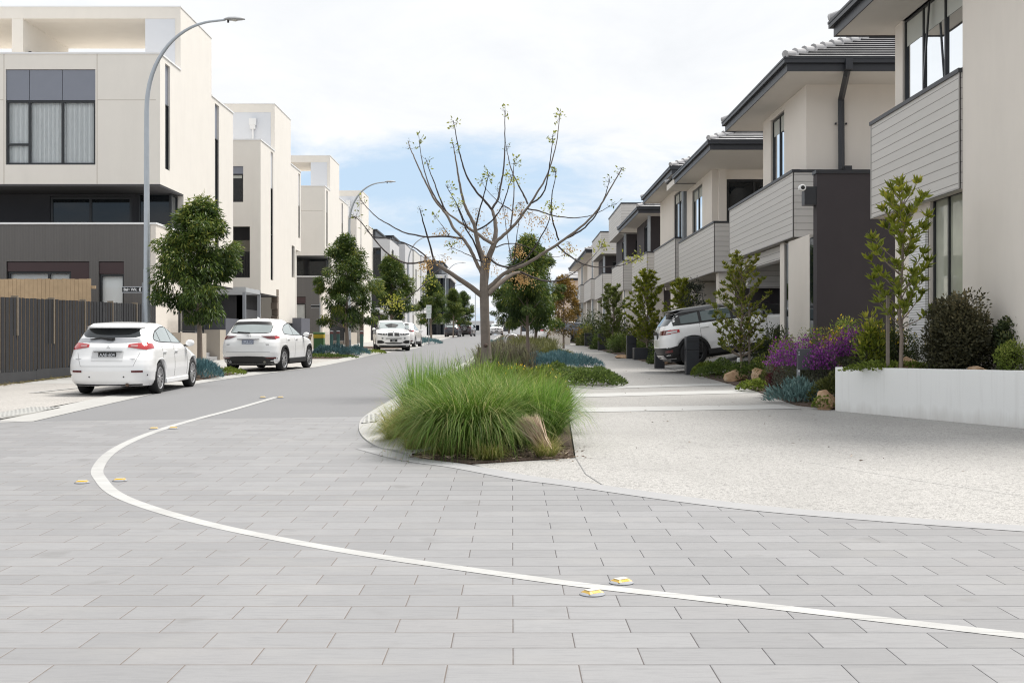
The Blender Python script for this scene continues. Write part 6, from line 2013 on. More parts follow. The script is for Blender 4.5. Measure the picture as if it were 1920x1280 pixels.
    m = MB(); m.add([(-.02, 1.02, 1.655), (.02, 1.02, 1.655), (.015, 1.2, 1.66), (-.015, 1.2, 1.66), (0, 1.0, 1.72)], [(0, 1, 4), (1, 2, 4), (2, 3, 4), (3, 0, 4)]); m.build('aerial', paint, o, local=True)
    mirrors(o, H, 3.0, 1.14, paint, .88)
    H.patch('front', [-.7, 0, .7], [1.17, 1.17, 1.17], [1.53, 1.55, 1.53], .008, 12, 5).build('windscreen', CGLASS2, o, smooth=60, local=True)
    return o
c2 = suv('white crossover with dark red lamps parked second on the left, beside the blue groundcover', (-8.22, 37.0, g(37.0)), R(-7)); slope_rot(c2, 39)

# ---- white four-wheel drive facing us
def fwd(label, loc, rot, paint=PAINTW, group=WM):
    K = [(.25, .08, 4.74, .86, .5, .6), (.36, .02, 4.84, .95, .5, .62), (.62, .0, 4.88, .97, .5, .62), (.86, .02, 4.87, .97, .5, .62), (1.0, .05, 4.80, .962, .5, .7), (1.07, .08, 4.62, .95, .5, .75), (1.13, .1, 4.2, .93, .5, .75), (1.19, .12, 3.6, .90, .5, .75), (1.26, .16, 3.35, .86, .5, .65), (1.42, .32, 2.98, .79, .46, .5), (1.58, .48, 2.64, .725, .42, .42), (1.675, .56, 2.42, .68, .4, .38), (1.72, .66, 2.2, .62, .36, .35)]
    o, H = make_car(label, 'car', loc, rot, K, (.98, 3.92), .385, paint, None, group, 'parked_car', DALLOY, 10, zmax=.94, wheel_w=.26, crown=.03, nf=3.2)
    H.patch('front', [-.80, -.6, 0, .6, .80], [1.275, 1.26, 1.255, 1.26, 1.275], [1.56, 1.625, 1.655, 1.625, 1.56], .008, 22, 7).build('windscreen', CGLASS2, o, smooth=60, local=True)
    side_glass(o, H, [.75, 1.2, 1.8, 2.4, 2.9, 3.25, 3.35], [1.26, 1.24, 1.23, 1.22, 1.21, 1.20, 1.20], [1.36, 1.55, 1.60, 1.59, 1.50, 1.30, 1.22], CGLASS, [1.15, 2.1])
    for s in (-1, 1):
        u = [.045, .32] if s > 0 else [-.32, -.045]
        k = H.patch('front', u, [.855, .855], [1.035, 1.02] if s > 0 else [1.02, 1.035], .035, 10, 6).build('kidney_grille', BLACK, o, smooth=60, local=True)
        u2 = [.035, .33] if s > 0 else [-.33, -.035]
        H.patch('front', u2, [.845, .845], [1.045, 1.03] if s > 0 else [1.03, 1.045], .022, 10, 6).build('grille_surround', CHROME, k, smooth=60, local=True)
        u = [.36, .60, .88] if s > 0 else [-.88, -.60, -.36]
        h_ = H.patch('front', u, [.90, .89, .93] if s > 0 else [.93, .89, .90], [.985, .995, 1.01] if s > 0 else [1.01, .995, .985], .014, 14, 4).build('headlamp', plain('headlamp_glass', (.06, .065, .07), .25, .4, 18), o, smooth=60, local=True)
        for xx in (.47, .62):
            m = MB(); m.lathe([(0, .03), (.03, .028), (.042, .02), (.044, .0)], 16, 'y', (s * xx, H.front_y(xx, .945) + .012, .943)); m.build('projector_lens', CLEARL, h_, smooth=50, local=True)
        u = [.52, .66, .90] if s > 0 else [-.90, -.66, -.52]
        H.patch('front', u, [.455, .42, .43] if s > 0 else [.43, .42, .455], [.52, .60, .60] if s > 0 else [.60, .60, .52], .012, 12, 4).build('air_intake', BLACK, o, smooth=60, local=True)
        m = MB(); m.lathe([(0, .02), (.04, .018), (.055, .005), (.055, -.02)], 16, 'y', (s * .62, H.front_y(.62, .72) + .008, .72)); m.build('fog_lamp', plain('fog_lamp_grey', (.25, .26, .27), .15, .1, coat=1), o, smooth=50, local=True)
        m = MB()
        for yy in (1.4, 2.35): m.obox((s * (H.side_x(yy, 1.05) + .016), yy, 1.05), (.03, .22, .03))
        m.build('door_handle', paint, o, local=True, bevel=.008)
        m = MB()
        for yy in (1.2, 2.12, 3.2):
            for z in np.linspace(.5, 1.18, 12): m.obox((s * (H.side_x(yy, z) + .0015), yy, z), (.004, .008, .06))
        m.build('door_gap', MATS['shut_line'], o, local=True)
        m = MB(); m.box(s * .70, s * .74, .8, 2.4, 1.72, 1.76); m.build('roof_rail', CHROME, o, local=True, bevel=.01)
    H.patch('front', [-.52, -.4, 0, .4, .52], [.46, .40, .395, .40, .46], [.475, .475, .475, .475, .475], .012, 14, 3).build('lower_intake', BLACK, o, smooth=60, local=True)
    H.patch('front', [-.44, 0, .44], [.685, .685, .685], [.725, .725, .725], .012, 14, 2).build('intake_slot', BLACK, o, smooth=60, local=True)
    H.patch('front', [-.80, 0, .80], [.255, .255, .255], [.33, .31, .33], .008, 14, 2).build('chin_trim', PAINTG, o, smooth=60, local=True)
    yy = H.front_y(0, .58) + .02
    m = MB(); m.obox((0, yy, .585), (.40, .012, .13)); pl = m.build('number_plate', BLACK, o, local=True)
    text_obj('plate_number', '2L8\u00b7', .09, PLATEW, pl, (0, yy + .0075, .585), (R(90), 0, R(180)), bold=.002)
    m = MB(); m.lathe([(0, .012), (.04, .01), (.045, .0)], 20, 'y', (0, 4.74, 1.045)); m.build('emblem', CHROME, o, smooth=50, local=True)
    mirrors(o, H, 3.18, 1.22, paint, .92)
    m = MB(); m.add([(-.02, .95, 1.745), (.02, .95, 1.745), (.015, 1.1, 1.75), (-.015, 1.1, 1.75), (0, .93, 1.83)], [(0, 1, 4), (1, 2, 4), (2, 3, 4), (3, 0, 4)]); m.build('aerial', paint, o, local=True)
    H.patch('rear', [-.74, 0, .74], [1.25, 1.24, 1.25], [1.56, 1.59, 1.56], .01, 14, 4).build('rear_window', CGLASS, o, smooth=60, local=True)
    return o
c3 = fwd('white four-wheel drive facing us with twin black grilles, under the street trees', (-7.35, 71.2, g(71.2)), R(180 + 9)); 
c3.rotation_euler.x = -math.atan(.0135)

# ---- other cars along the street
c4 = suv('white car mostly hidden behind the white four-wheel drive, red tail lamp showing', (-7.35, 78.0, g(78)), R(-4), detail=False, clad=False)
c5 = suv('dark blue crossover parked far up the street on the left', (-7.6, 149, g(149)), R(-3), PAINTD, detail=False, group='dark cars parked far up the street', glassm=CGLASS2)
c6 = suv('dark maroon four-wheel drive with a spare wheel on its tail, far up the street', (-6.3, 157, g(157)), R(-8), PAINTM, detail=False, group='dark cars parked far up the street', glassm=CGLASS2)
c6.scale = (.98, .98, 1.1)
w = wheel(c6, 0, 0, .35, .2, 1, ALLOY, 8)
w.name = 'spare_wheel'
for q in [w] :
    q.rotation_euler = (0, 0, R(-90)); q.location = (.1, -.12, .62)
c7 = fwd('distant white vehicle facing us, just right of the bare tree trunk', (-2.4, 178, g(178)), R(182), group='white vehicles far up the street')
c8_ = hatch('silver-white hatchback in a far driveway behind the median trees', (2.0, 104, g(104)), R(-60)); 
c9_ = suv('slate blue four-wheel drive in a far driveway behind the median trees', (3.4, 97, g(97) + .1), R(-75), plain('slate_car_paint', (.09, .11, .15), .25, .03, coat=.8), detail=False, group='cars in the right-hand driveways', glassm=CGLASS)

# ---- white and black four-wheel drive in the driveway
def rr(label, loc, rot):
    K = [(.27, .14, 4.10, .84, .5, .7), (.38, .06, 4.22, .92, .5, .75), (.62, .0, 4.30, .95, .5, .8), (.84, .02, 4.30, .95, .5, .8), (.96, .06, 4.22, .945, .48, .85), (1.03, .09, 4.02, .935, .46, .85), (1.09, .11, 3.5, .92, .45, .8), (1.13, .13, 3.05, .90, .45, .7), (1.20, .17, 2.88, .87, .45, .6), (1.34, .30, 2.58, .81, .42, .5), (1.46, .42, 2.28, .755, .40, .45), (1.545, .46, 2.05, .71, .38, .4), (1.58, .56, 1.9, .66, .36, .38)]
    o, H = make_car(label, 'car', loc, rot, K, (.86, 3.52), .375, PAINTW, None, 'cars in the right-hand driveways', 'parked_car', DALLOY, 10, clad=True, zmax=.88, wheel_w=.235, crown=.03)
    # black roof
    m = MB()
    X, Y = H.outline(1.545)
    rows = []
    c = (H.P(1.58)[0] + H.P(1.58)[1]) / 2
    for z, s in ((1.47, 1.0), (1.545, 1.0), (1.58, 1.0)):
        X, Y = H.outline(z)
        rows.append([(x, y, z + .014) for x, y in zip(X, Y)] + [(-x, y, z + .014) for x, y in list(zip(X, Y))[-2:0:-1]])
    for i in range(2): rows[i] = [(x * 1.014, y + (-.014 if y < c else .014), z + .004) for x, y, z in rows[i]]
    last = rows[-1]
    for s in (.9, .7, .4, .12): rows.append([(x * s, c + (y - c) * s, 1.598 + .03 * (1 - s * s)) for x, y, z in last])
    n = len(last)
    m.add([p for r in rows for p in r], [(i * n + k, i * n + (k + 1) % n, (i + 1) * n + (k + 1) % n, (i + 1) * n + k) for i in range(len(rows) - 1) for k in range(n)] + [tuple(range((len(rows) - 1) * n, len(rows) * n))])
    m.build('roof', PAINTG, o, smooth=40, local=True)
    m = MB()
    n = 16; vs = []
    for i in range(n + 1):
        x = -.72 + 1.44 * i / n
        y = H.rear_y(x * .98, 1.53)
        vs += [(x, y + .12, 1.60), (x, y - .20, 1.565), (x, y - .20, 1.54), (x, y + .05, 1.52)]
    m.add(vs, [(i * 4 + j, i * 4 + j + 1, i * 4 + 5 + j, i * 4 + 4 + j) for i in range(n) for j in range(3)])
    m.build('spoiler', PAINTG, o, smooth=40, local=True)
    H.patch('rear', [-.74, 0, .74], [1.20, 1.19, 1.20], [1.46, 1.49, 1.46], .01, 16, 5).build('rear_window', CGLASS, o, smooth=60, local=True)
    for s in (-1, 1):
        H.patch('side', [.40, .9, 2.6, 3.0], [1.165, 1.15, 1.14, 1.135], [1.47, 1.50, 1.40, 1.15], .005, 24, 5, s).build('window_surround', BLACK, o, smooth=60, local=True)
        for a, b in ((.62, 1.12), (1.20, 2.0), (2.08, 2.85)):
            H.patch('side', [a, b], [1.20, 1.19 - .02 * (a > 2)], [1.40 if a < 1 else 1.46, 1.46 if a < 2 else 1.22], .010, 12, 4, s).build('side_window', CGLASS if a > 2 else glass('tinted_green_glass', dark=(.07, .10, .10), ior=1.7), o, smooth=60, local=True)
        u = [.46, .92] if s > 0 else [-.92, -.46]
        t = H.patch('rear', u, [.955, .95], [1.06, 1.075], .012, 12, 4).build('tail_lamp', DREDL, o, smooth=60, local=True)
        H.patch('side', [.10, .55], [.955, .98], [1.075, 1.06], .012, 10, 4, s).build('tail_lamp', REDL, o, smooth=60, local=True)
        H.patch('side', [.16, .48], [.975, .99], [1.03, 1.04], .016, 10, 2, s).build('lamp_strip', CLEARL, t, smooth=60, local=True)
        m = MB()
        for yy in (1.25, 2.15): m.obox((s * (H.side_x(yy, 1.03) + .016), yy, 1.03), (.03, .22, .03))
        m.build('door_handle', PAINTW, o, local=True, bevel=.008)
        m = MB()
        for yy in (1.12, 2.04, 2.95):
            for z in np.linspace(.48, 1.12, 12): m.obox((s * (H.side_x(yy, z) + .0015), yy, z), (.004, .008, .056))
        m.build('door_gap', MATS['shut_line'], o, local=True)
        H.patch('side', [.06, .44], [.30, .28], [.56, .62], .012, 8, 4, s).build('bumper_corner', BLACK, o, smooth=60, local=True)
        H.patch('side', [.12, .30], [.45, .46], [.52, .53], .02, 6, 2, s).build('reflector', DREDL, o, smooth=60, local=True)
        m = MB(); m.box(s * .84, s * .955, 1.26, 3.12, .27, .42); m.build('side_skirt', BLACK, o, local=True, bevel=.02)
    H.patch('rear', [-.9, 0, .9], [.28, .28, .28], [.60, .60, .60], .012, 16, 4).build('lower_bumper', BLACK, o, smooth=60, local=True)
    H.patch('rear', [-.6, 0, .6], [.275, .275, .275], [.40, .40, .40], .022, 12, 3).build('skid_plate', ALLOY, o, smooth=60, local=True)
    yy = H.rear_y(0, .9) - .015
    m = MB(); m.obox((0, yy, .90), (.40, .012, .12)); m.build('number_plate', PLATEW, o, local=True)
    m = MB(); m.obox((0, yy + .006, .93), (.7, .012, .24)); m.build('plate_surround', BLACK, o, local=True)
    mirrors(o, H, 2.85, 1.18, PAINTG, .9)
    return o
c8 = rr('white four-wheel drive with black roof nosed into the driveway on the right', (4.52, 36.6, g(36.6) + .08), R(-88))
c8.rotation_euler = (R(8), 0, R(-88)); c8.scale = (1.1, 1.1, 1.1)
def sedan_dark(label, loc, rot):
    o = suv(label, loc, rot, PAINTG, detail=False, group='cars in the right-hand driveways', glassm=CGLASS2, clad=False)
    return o
c10 = sedan_dark('dark grey car with silver window trim deep in the carport behind the staked tree', (9.6, 40.0, g(40) + .52), R(95))
# ------------------------------------------------------------------ street furniture
def lamp(label, x, y, h, reach, loc_group='curved galvanised street lamps', parts=True):
    o = thing('street_lamp', label, 'street lamp', (x, y, g(y)), loc_group)
    m = MB()
    hs = h * .745
    m.tube([(0, 0, 0), (0, 0, h * .30), (0, 0, h * .302), (0, 0, hs)], [.105, .092, .086, .068], 16)
    m.build('pole', GALV, o, smooth=40, local=True)
    m = MB()
    pts = []
    for k in range(17):
        t = k / 16
        a = math.pi / 2 * t
        pts.append((reach * .92 * (1 - math.cos(a)) ** 1.0, 0, hs + (h - hs) * math.sin(a) ** .92))
    pts[-1] = (reach * .80, 0, h - .02); pts.append((reach, 0, h + .02))
    pts = [p for p in pts if p[0] < reach * .81] + [(reach, 0, h + .03)]
    m.tube(pts, [.068 - .036 * i / (len(pts) - 1) for i in range(len(pts))], 12)
    m.build('curved_arm', GALV, o, smooth=60, local=True)
    m = MB()
    L = .62
    prof = [(0, .03), (.06, .075), (.16, .125), (.34, .135), (.50, .10), (.60, .05), (.62, .0)]
    vs, n = [], 14
    for q, w in prof:
        for k in range(n):
            a = 2 * math.pi * k / n
            vs.append((reach - .05 + q, w * math.cos(a), h + .045 + (w * .55 if math.sin(a) > 0 else w * .22) * math.sin(a)))
    m.add(vs, [(i * n + k, i * n + (k + 1) % n, (i + 1) * n + (k + 1) % n, (i + 1) * n + k) for i in range(len(prof) - 1) for k in range(n)])
    hd = m.build('lamp_head', plain('lamp_head_grey', (.36, .37, .38), .45, .06), o, smooth=60, local=True)
    m = MB(); m.lathe([(0, -.02), (.07, -.015), (.085, .01)], 16, 'z', (reach + .27, 0, h + .015)); m.build('lens', plain('lamp_lens', (.55, .54, .50), .2, .05), hd, smooth=60, local=True)
    m = MB(); m.tube([(reach + .08, 0, h - .05), (reach + .08, 0, h + .03)], [.03, .03], 10); m.build('photo_cell', BLACK, hd, local=True)
    m = MB(); m.lathe([(.15, 0), (.15, .03), (.11, .03)], 16, 'z'); m.build('base_plate', GALV, o, local=True)
    m = MB(); m.tube([(0, 0, 0), (0, 0, .62)], [.109, .107], 16); m.build('dark_sleeve', plain('lamp_sleeve', (.14, .15, .17), .6, .1), o, smooth=60, local=True)
    return o
lamp('tall curved street lamp nearest on the left, behind the white hatchback', -10.45, 34.1, 10.15, 2.25)
lamp('second curved street lamp, beside the bollards and second street tree', -9.15, 67.0, 9.45, 2.05)
lamp('third curved street lamp, thin arm over the pale terraces', -9.3, 107, 9.4, 2.1)
lamp('fourth curved street lamp in front of the dark corner block', -8.7, 156, 9.6, 2.1)
lamp('fifth curved street lamp by the far end of the corner block', -10.2, 196, 8.2, 1.6)
o = thing('light_pole', 'plain grey pole standing beyond the end of the road', 'pole', (-8.3, 270, g(270)))
m = MB(); m.tube([(0, 0, -1), (0, 0, 10.8)], [.14, .09], 10); m.build('pole', GALV, o, local=True)
m = MB(); m.box(-.5, .5, -.05, .05, 10.7, 10.8); m.build('crossarm', GALV, o, local=True)

# street name sign on its own post by the lamp
def name_sign(label, x, y, z, w, h, text, flip=False, post=True):
    o = thing('street_sign', label, 'street sign', (x, y, g(y)), 'black street name blades')
    zz = z - g(y)
    m = MB(); m.box(-w / 2, w / 2, -.012, .012, zz - h / 2, zz + h / 2); b = m.build('sign_blade', BLACK, o, local=True)
    m = MB()
    for z0, z1 in ((zz - h / 2 - .004, zz - h / 2 + .012), (zz + h / 2 - .012, zz + h / 2 + .004)): m.box(-w / 2 - .004, w / 2 + .004, -.015, .015, z0, z1)
    m.build('sign_border', PLATEW, b, local=True)
    if text:
        text_obj('sign_lettering', text, h * .62, CAPW, b, (-w * .08, -.0145, zz), (R(90), 0, 0), bold=.004)
        m = MB(); pts = [(w * .44 + .5 * h * .62 * math.cos(a) , -.0145, zz + .5 * h * .72 * math.sin(a)) for a in np.linspace(R(90), R(270), 14)]
        m.add(pts, [tuple(range(14))]); m.build('emblem', CAPW, b, local=True)
    m = MB(); m.tube([(w / 2 + .02, 0.02, 0), (w / 2 + .02, .02, zz + .2)], [.03, .03], 10); m.build('post', STEEL if text else GALV, o, local=True)
    return o
name_sign('black street name blade reading Bale Wk. beside the nearest lamp pole', -10.93, 34.3, 2.97, .57, .17, 'Bale Wk.')
name_sign('blank-looking black street name blade seen edge-on by the second townhouse', -9.9, 60, 3.25, .42, .13, '')

# dark paling fence with pale inner fence behind
def fence(label, x, y0, y1, h, mat, rail=None, plinth=True):
    o = thing('paling_fence', label, 'fence', (x, (y0 + y1) / 2, g(y0)))
    m = MB()
    y = y0; k = 0
    while y < y1:
        w = .125
        dz = rnd.uniform(-.008, .008)
        xo = .0 if k % 2 else .018
        zt_ = g(y) + .24 + h + dz
        m.box(x - .015 + xo, x + xo, y, y + w - .006, g(y) + (.26 if plinth else 0), zt_)
        y += w; k += 1
    m.build('palings', mat, o, fixn=False)
    if plinth:
        m = MB()
        yy = y0
        while yy < y1:
            m.box(x - .05, x + .035, yy, min(yy + 2.4, y1) - .01, g(yy) - .2, g(yy) + .27 + .03)
            yy += 2.4
        m.build('plinth', plain('plinth_board', (.045, .046, .05), .9, .2, 3), o)
    yy = y0 + 1.2
    k = 0
    while yy < y1:
        m = MB(); m.box(x - .14, x + .036, yy - .028, yy + .028, g(yy) + (1.2 if k % 2 else .95), g(yy) + .24 + h + .05); m.build('post', plain('pale_post', (.23, .19, .145), .9, .25, 8), o)
        yy += 2.4; k += 1
    return o
fence('dark charcoal paling fence along the left behind the white hatchback', -12.55, 17, 41.9, 1.92, plain('charcoal_palings', (.020, .021, .025), .85, .2, 2.2, bump=.4, bscale=30, stain=.4))
o = thing('timber_fence', 'raw tan timber screen fence showing above the dark fence', 'fence', (-15, 39, g(39)))
m = MB()
for k in range(40):
    xx = -19 + k * .135
    if xx < -13.75: m.box(xx, xx + .128, 38.9, 38.92, g(39), 3.52 + rnd.uniform(-.01, .01))
m.build('palings', plain('raw_pine', (.47, .34, .21), .8, .22, 5, bump=.2), o, fixn=False)
m = MB(); m.box(-19, -13.6, 38.93, 38.98, 3.2, 3.3); m.build('rail', MATS['raw_pine'], o)

# low front walls, steps and railings of the townhouses
def low_wall(label, y0, y1, h, x=-12.1, t=.25):
    m = MB(); z = g((y0 + y1) / 2)
    m.box(x - 2.6, x, y0, y0 + t, g(y0) - .2, z + h); m.box(x - t, x, y0 + t, y1, g(y0) - .2, z + h)
    return tag(m.build('front_wall', TANW), label, 'low wall', 'tan rendered front garden walls')
for k, (a, b, h, nm) in enumerate(((43.6, 47.2, 1.15, 'left of the first entry steps, behind the nearest street tree'), (49.4, 50.4, 1.25, 'taller tan pier right of the first entry steps'), (50.4, 54.2, .75, 'short tan garden wall behind the white crossover'), (69.5, 72.6, .95, 'tan planter wall with plants behind the bollards'), (75.5, 79, .85, 'tan garden wall right of the second lamp pole'), (88, 93, .9, 'tan garden wall behind the white four-wheel drive'))):
    low_wall('tan rendered wall ' + nm if not nm.startswith(('tan', 'taller', 'short')) else nm, a, b, h)
o = thing('entry_steps', 'concrete entry steps between the tan walls behind the nearest street tree', 'steps', (-12.6, 48.3, g(48)))
for k in range(4):
    m = MB(); m.box(-12.2 - .3 * (k + 1), -12.2 - .3 * k, 47.25, 49.35, g(47) - .1, g(48) + .17 * (k + 1)); m.build('step', CONCG, o)
def railing(label, y0, y1, zb, h, x=-12.2):
    o = thing('railing', label, 'railing', (x, y0, g(y0)), 'black front garden railings')
    z = g((y0 + y1) / 2) + zb
    m = MB(); m.box(x - .02, x + .02, y0, y1, z + h - .05, z + h - .01); m.box(x - .02, x + .02, y0, y1, z + .05, z + .09); m.build('rail', FRAME, o)
    m = MB()
    y = y0 + .05
    while y < y1: m.box(x - .009, x + .009, y, y + .018, z + .09, z + h + .04); y += .115
    m.build('baluster', FRAME, o)
    for yy in (y0, y1):
        m = MB(); m.box(x - .03, x + .03, yy - .03, yy + .03, z - .1, z + h + .08); m.build('post', FRAME, o)
railing('black railing on the tan wall behind the nearest street tree', 43.7, 47.1, 1.15, 1.05)
railing('black railing in front of the second townhouse by the bench', 60, 67.5, .3, 1.25)
railing('black railing in front of the third townhouse behind the bollards', 80, 86.5, .3, 1.25)
def dark_box(label, x0, x1, y0, y1, h, mat=None):
    m = MB(); m.box(x0, x1, y0, y1, g(y0) - .1, g(y0) + h)
    return tag(m.build('screen_wall', mat or plain('slate_screen', (.115, .12, .145), .7, .06)), label, 'screen wall', 'slate grey screen walls')
dark_box('slate grey screen wall behind the white crossover', -13.3, -12.35, 51.4, 54.0, 1.75)
dark_box('slate grey screen wall right of the park bench', -12.2, -11.7, 66.2, 69.0, 1.85)
dark_box('slate grey post-like screen between nearest townhouse and its steps', -13.0, -12.4, 46.6, 47.1, 2.6)

# bench, bin, bollards
def bench(label, x, y, rz):
    o = thing('park_bench', label, 'bench', (x, y, g(y)), None, rz)
    T = plain('bench_timber', (.30, .21, .14), .7, .2, 10)
    m = MB()
    for k in range(4): m.box(-.75, .75, -.22 + k * .11, -.13 + k * .11, .43, .465)
    m.build('seat', T, o, local=True)
    m = MB()
    for k in range(4):
        zc = .56 + k * .11; yc = .25 + k * .035
        m.box(-.75, .75, yc, yc + .03, zc, zc + .09)
    m.build('backrest', T, o, local=True)
    for s in (-.55, .55):
        m = MB(); m.box(s - .025, s + .025, -.2, -.14, 0, .43); m.box(s - .025, s + .025, .2, .26, 0, .43); m.box(s - .025, s + .025, -.2, .26, .39, .43)
        m.tube([(s, .24, .42), (s, .40, 1.0)], [.025, .02], 6)
        m.build('leg', STEEL, o, local=True)
bench('timber slat bench behind the bonnet of the white crossover', -10.2, 58.0, R(-75))
o = thing('litter_bin', 'green litter bin with a yellow band beside the bench', 'bin', (-9.3, 57.5, g(57.5)))
m = MB(); m.box(-.24, .24, -.24, .24, 0, .82); m.build('bin_body', plain('bin_green', (.05, .15, .045), .5, .08), o, local=True, bevel=.03)
m = MB(); m.box(-.25, .25, -.25, .25, .82, 1.0); m.build('bin_band', plain('bin_yellow', (.55, .42, .02), .5, .06), o, local=True, bevel=.01)
m = MB(); m.box(-.26, .26, -.26, .26, 1.0, 1.1); m.build('bin_lid', plain('bin_lid_green', (.10, .22, .09), .5, .06), o, local=True, bevel=.03)
def bollard(label, x, y):
    o = thing('bollard', label, 'bollard', (x, y, g(y)), 'dark green bollards on the left footpath')
    m = MB(); m.tube([(0, 0, 0), (0, 0, .95)], [.095, .095], 16); m.build('post', plain('bollard_green', (.03, .085, .08), .5, .08), o, smooth=50, local=True)
    m = MB(); m.tube([(0, 0, .951), (0, 0, 1.08)], [.097, .097], 16); m.build('red_band', plain('bollard_maroon', (.10, .03, .028), .5, .08), o, smooth=50, local=True)
    m = MB(); m.lathe([(.105, 1.08), (.105, 1.12), (.0, 1.135)], 16, 'z'); m.build('cap', GALV, o, smooth=40, local=True)
bollard('leftmost dark green bollard with maroon band, left of the second street tree', -10.15, 67.0)
bollard('middle dark green bollard with maroon band, just left of the second tree trunk', -9.95, 68.2)
bollard('right-hand dark green bollard standing clear between lamp pole and four-wheel drive', -8.35, 66.2)

# parking sign
o = thing('parking_sign', 'white parking sign on a thin pole beyond the white four-wheel drive', 'parking sign', (-6.0, 86, g(86) - .15))
m = MB(); m.tube([(0, 0, 0), (0, 0, 3.05)], [.03, .03], 10); m.build('pole', GALV, o, local=True)
m = MB(); m.box(-.19, .19, -.045, -.03, 2.45, 3.05); m.build('sign_panel', plain('sign_white', (.62, .66, .66), .5, .05, 8), o, local=True)
m = MB(); m.box(-.17, .17, -.045, -.03, 2.08, 2.43); m.build('lower_panel', MATS['sign_white'], o, local=True)
m = MB()
for (a, b, c, d) in ((-.13, -.02, 2.78, 2.95), (.03, .13, 2.82, 2.95), (-.13, .13, 2.62, 2.66), (-.10, .10, 2.52, 2.56), (-.12, .12, 2.30, 2.34), (-.08, .08, 2.2, 2.24)): m.box(a, b, -.0475, -.0455, c, d)
m.build('green_marks', plain('faded_green', (.42, .52, .46), .5, .05), o, local=True)

# bicycle hoops
for k, (x, y, nm) in enumerate(((.02, 66, 'front'), (-.12, 71.5, 'rear'))):
    o = thing('bicycle_hoop', '%s polished steel bicycle hoop in the median' % nm, 'bicycle hoop', (x, y, g(y)), 'steel bicycle hoops')
    m = MB(); m.tube([(-.32 * math.cos(a) * 1.1, 0, .62 + .30 * math.sin(a)) for a in np.linspace(0, math.pi, 20)], .033, 10); m.tube([(-.352, 0, 0), (-.352, 0, .62)], .033, 10); m.tube([(.352, 0, 0), (.352, 0, .62)], .033, 10)
    m.build('hoop', plain('polished_steel', (.72, .72, .72), .25, .03, metal=.5), o, smooth=60, local=True)

# letterbox bollards and black planters on the right
def letterbox(label, x, y, w, d, h):
    o = thing('letterbox', label, 'letterbox', (x, y, g(y)), 'charcoal block letterboxes')
    m = MB(); m.box(-w / 2, w / 2, -d / 2, d / 2, 0, h * .63); m.build('plinth', CHAR, o, local=True, bevel=.012)
    m = MB(); m.box(-w / 2, w / 2, -d / 2, d / 2, h * .642, h); b = m.build('box_body', CHAR, o, local=True, bevel=.012)
    m = MB(); m.box(-w / 2 + .02, w / 2 - .02, -d / 2 + .02, d / 2 - .02, h * .6, h * .66); m.build('joint', BLACK, o, local=True)
    m = MB(); m.box(-w * .42, w * .42, -d / 2 - .004, -d / 2 + .003, h * .86, h * .885); m.build('slot', BLACK, b, local=True)
letterbox('charcoal block letterbox standing in front of the white four-wheel drive wheel', 5.28, 35.0, .38, .4, 1.12)
letterbox('black block letterbox beside the tail of the white four-wheel drive', 4.97, 40.2, .32, .3, .55)
letterbox('second charcoal block letterbox further up the path', 5.15, 51.5, .40, .4, 1.0)
letterbox('third charcoal block letterbox further up the path', 5.2, 69, .45, .4, 1.0)
letterbox('farthest charcoal block letterbox before the dark shrubs', 5.3, 83, .5, .4, .9)
o = thing('planter_box', 'low black planter box under the young tree beside the path', 'planter box', (5.65, 49.8, g(49.8)))
m = MB(); m.box(-.58, .58, -.35, .35, 0, .50); m.build('box_body', CHAR, o, local=True, bevel=.015)
m = MB(); m.box(-.52, .52, -.3, .3, .49, .505); m.build('soil', MULCH, o, local=True)
o = thing('garden_wall', 'small cream garden wall at the far driveway on the right', 'low wall', (3.4, 88, g(88)))
m = MB(); m.box(2.7, 4.3, 88, 88.25, g(88) - .1, g(88) + 1.0); m.build('wall', CREAM2, o)
# tall letterbox with post in the lavender
o = thing('letterbox_post', 'slim charcoal letterbox on a post in front of the purple lavender', 'letterbox', (5.76, 23.75, g(23.75)), None, R(-6))
m = MB(); m.box(-.075, -.03, -.09, .09, -.05, .62); m.build('post', STEEL, o, local=True)
m = MB(); m.box(-.075, .20, -.10, .10, .60, 1.02); b = m.build('box_body', plain('letterbox_grey', (.075, .077, .085), .5, .06), o, local=True, bevel=.008)
m = MB(); m.box(-.081, -.0755, -.05, .05, .92, .955); m.build('slot', BLACK, b, local=True)
m = MB(); m.box(-.07, -.035, -.105, -.1015, .56, .60); m.build('sticker', CAPW, o, local=True)
m = MB()
for z in (.94, .89): m.box(-.062, -.045, -.1045, -.1015, z, z + .028)
m.build('number_mark', PLATEW, b, local=True)
# garden light and short stake
o = thing('garden_light', 'small white-capped garden bollard light among the low groundcover', 'garden light', (6.3, 33.0, g(33)))
m = MB(); m.tube([(0, 0, 0), (0, 0, .42)], [.05, .05], 12); m.build('post', CHAR, o, smooth=50, local=True)
m = MB(); m.lathe([(.0, .56), (.07, .55), (.075, .5), (.075, .44), (0, .44)], 16, 'z'); m.build('cap', CAPW, o, smooth=50, local=True)
m = MB(); m.obox((6.62, 28.7, g(28.7) + .45), (.06, .05, .95), Matrix.Rotation(R(8), 3, 'Y')); tag(m.build('garden_stake', plain('grey_stake', (.24, .22, .20), .9, .2, 10)), 'short weathered timber stake behind the lavender', 'stake')

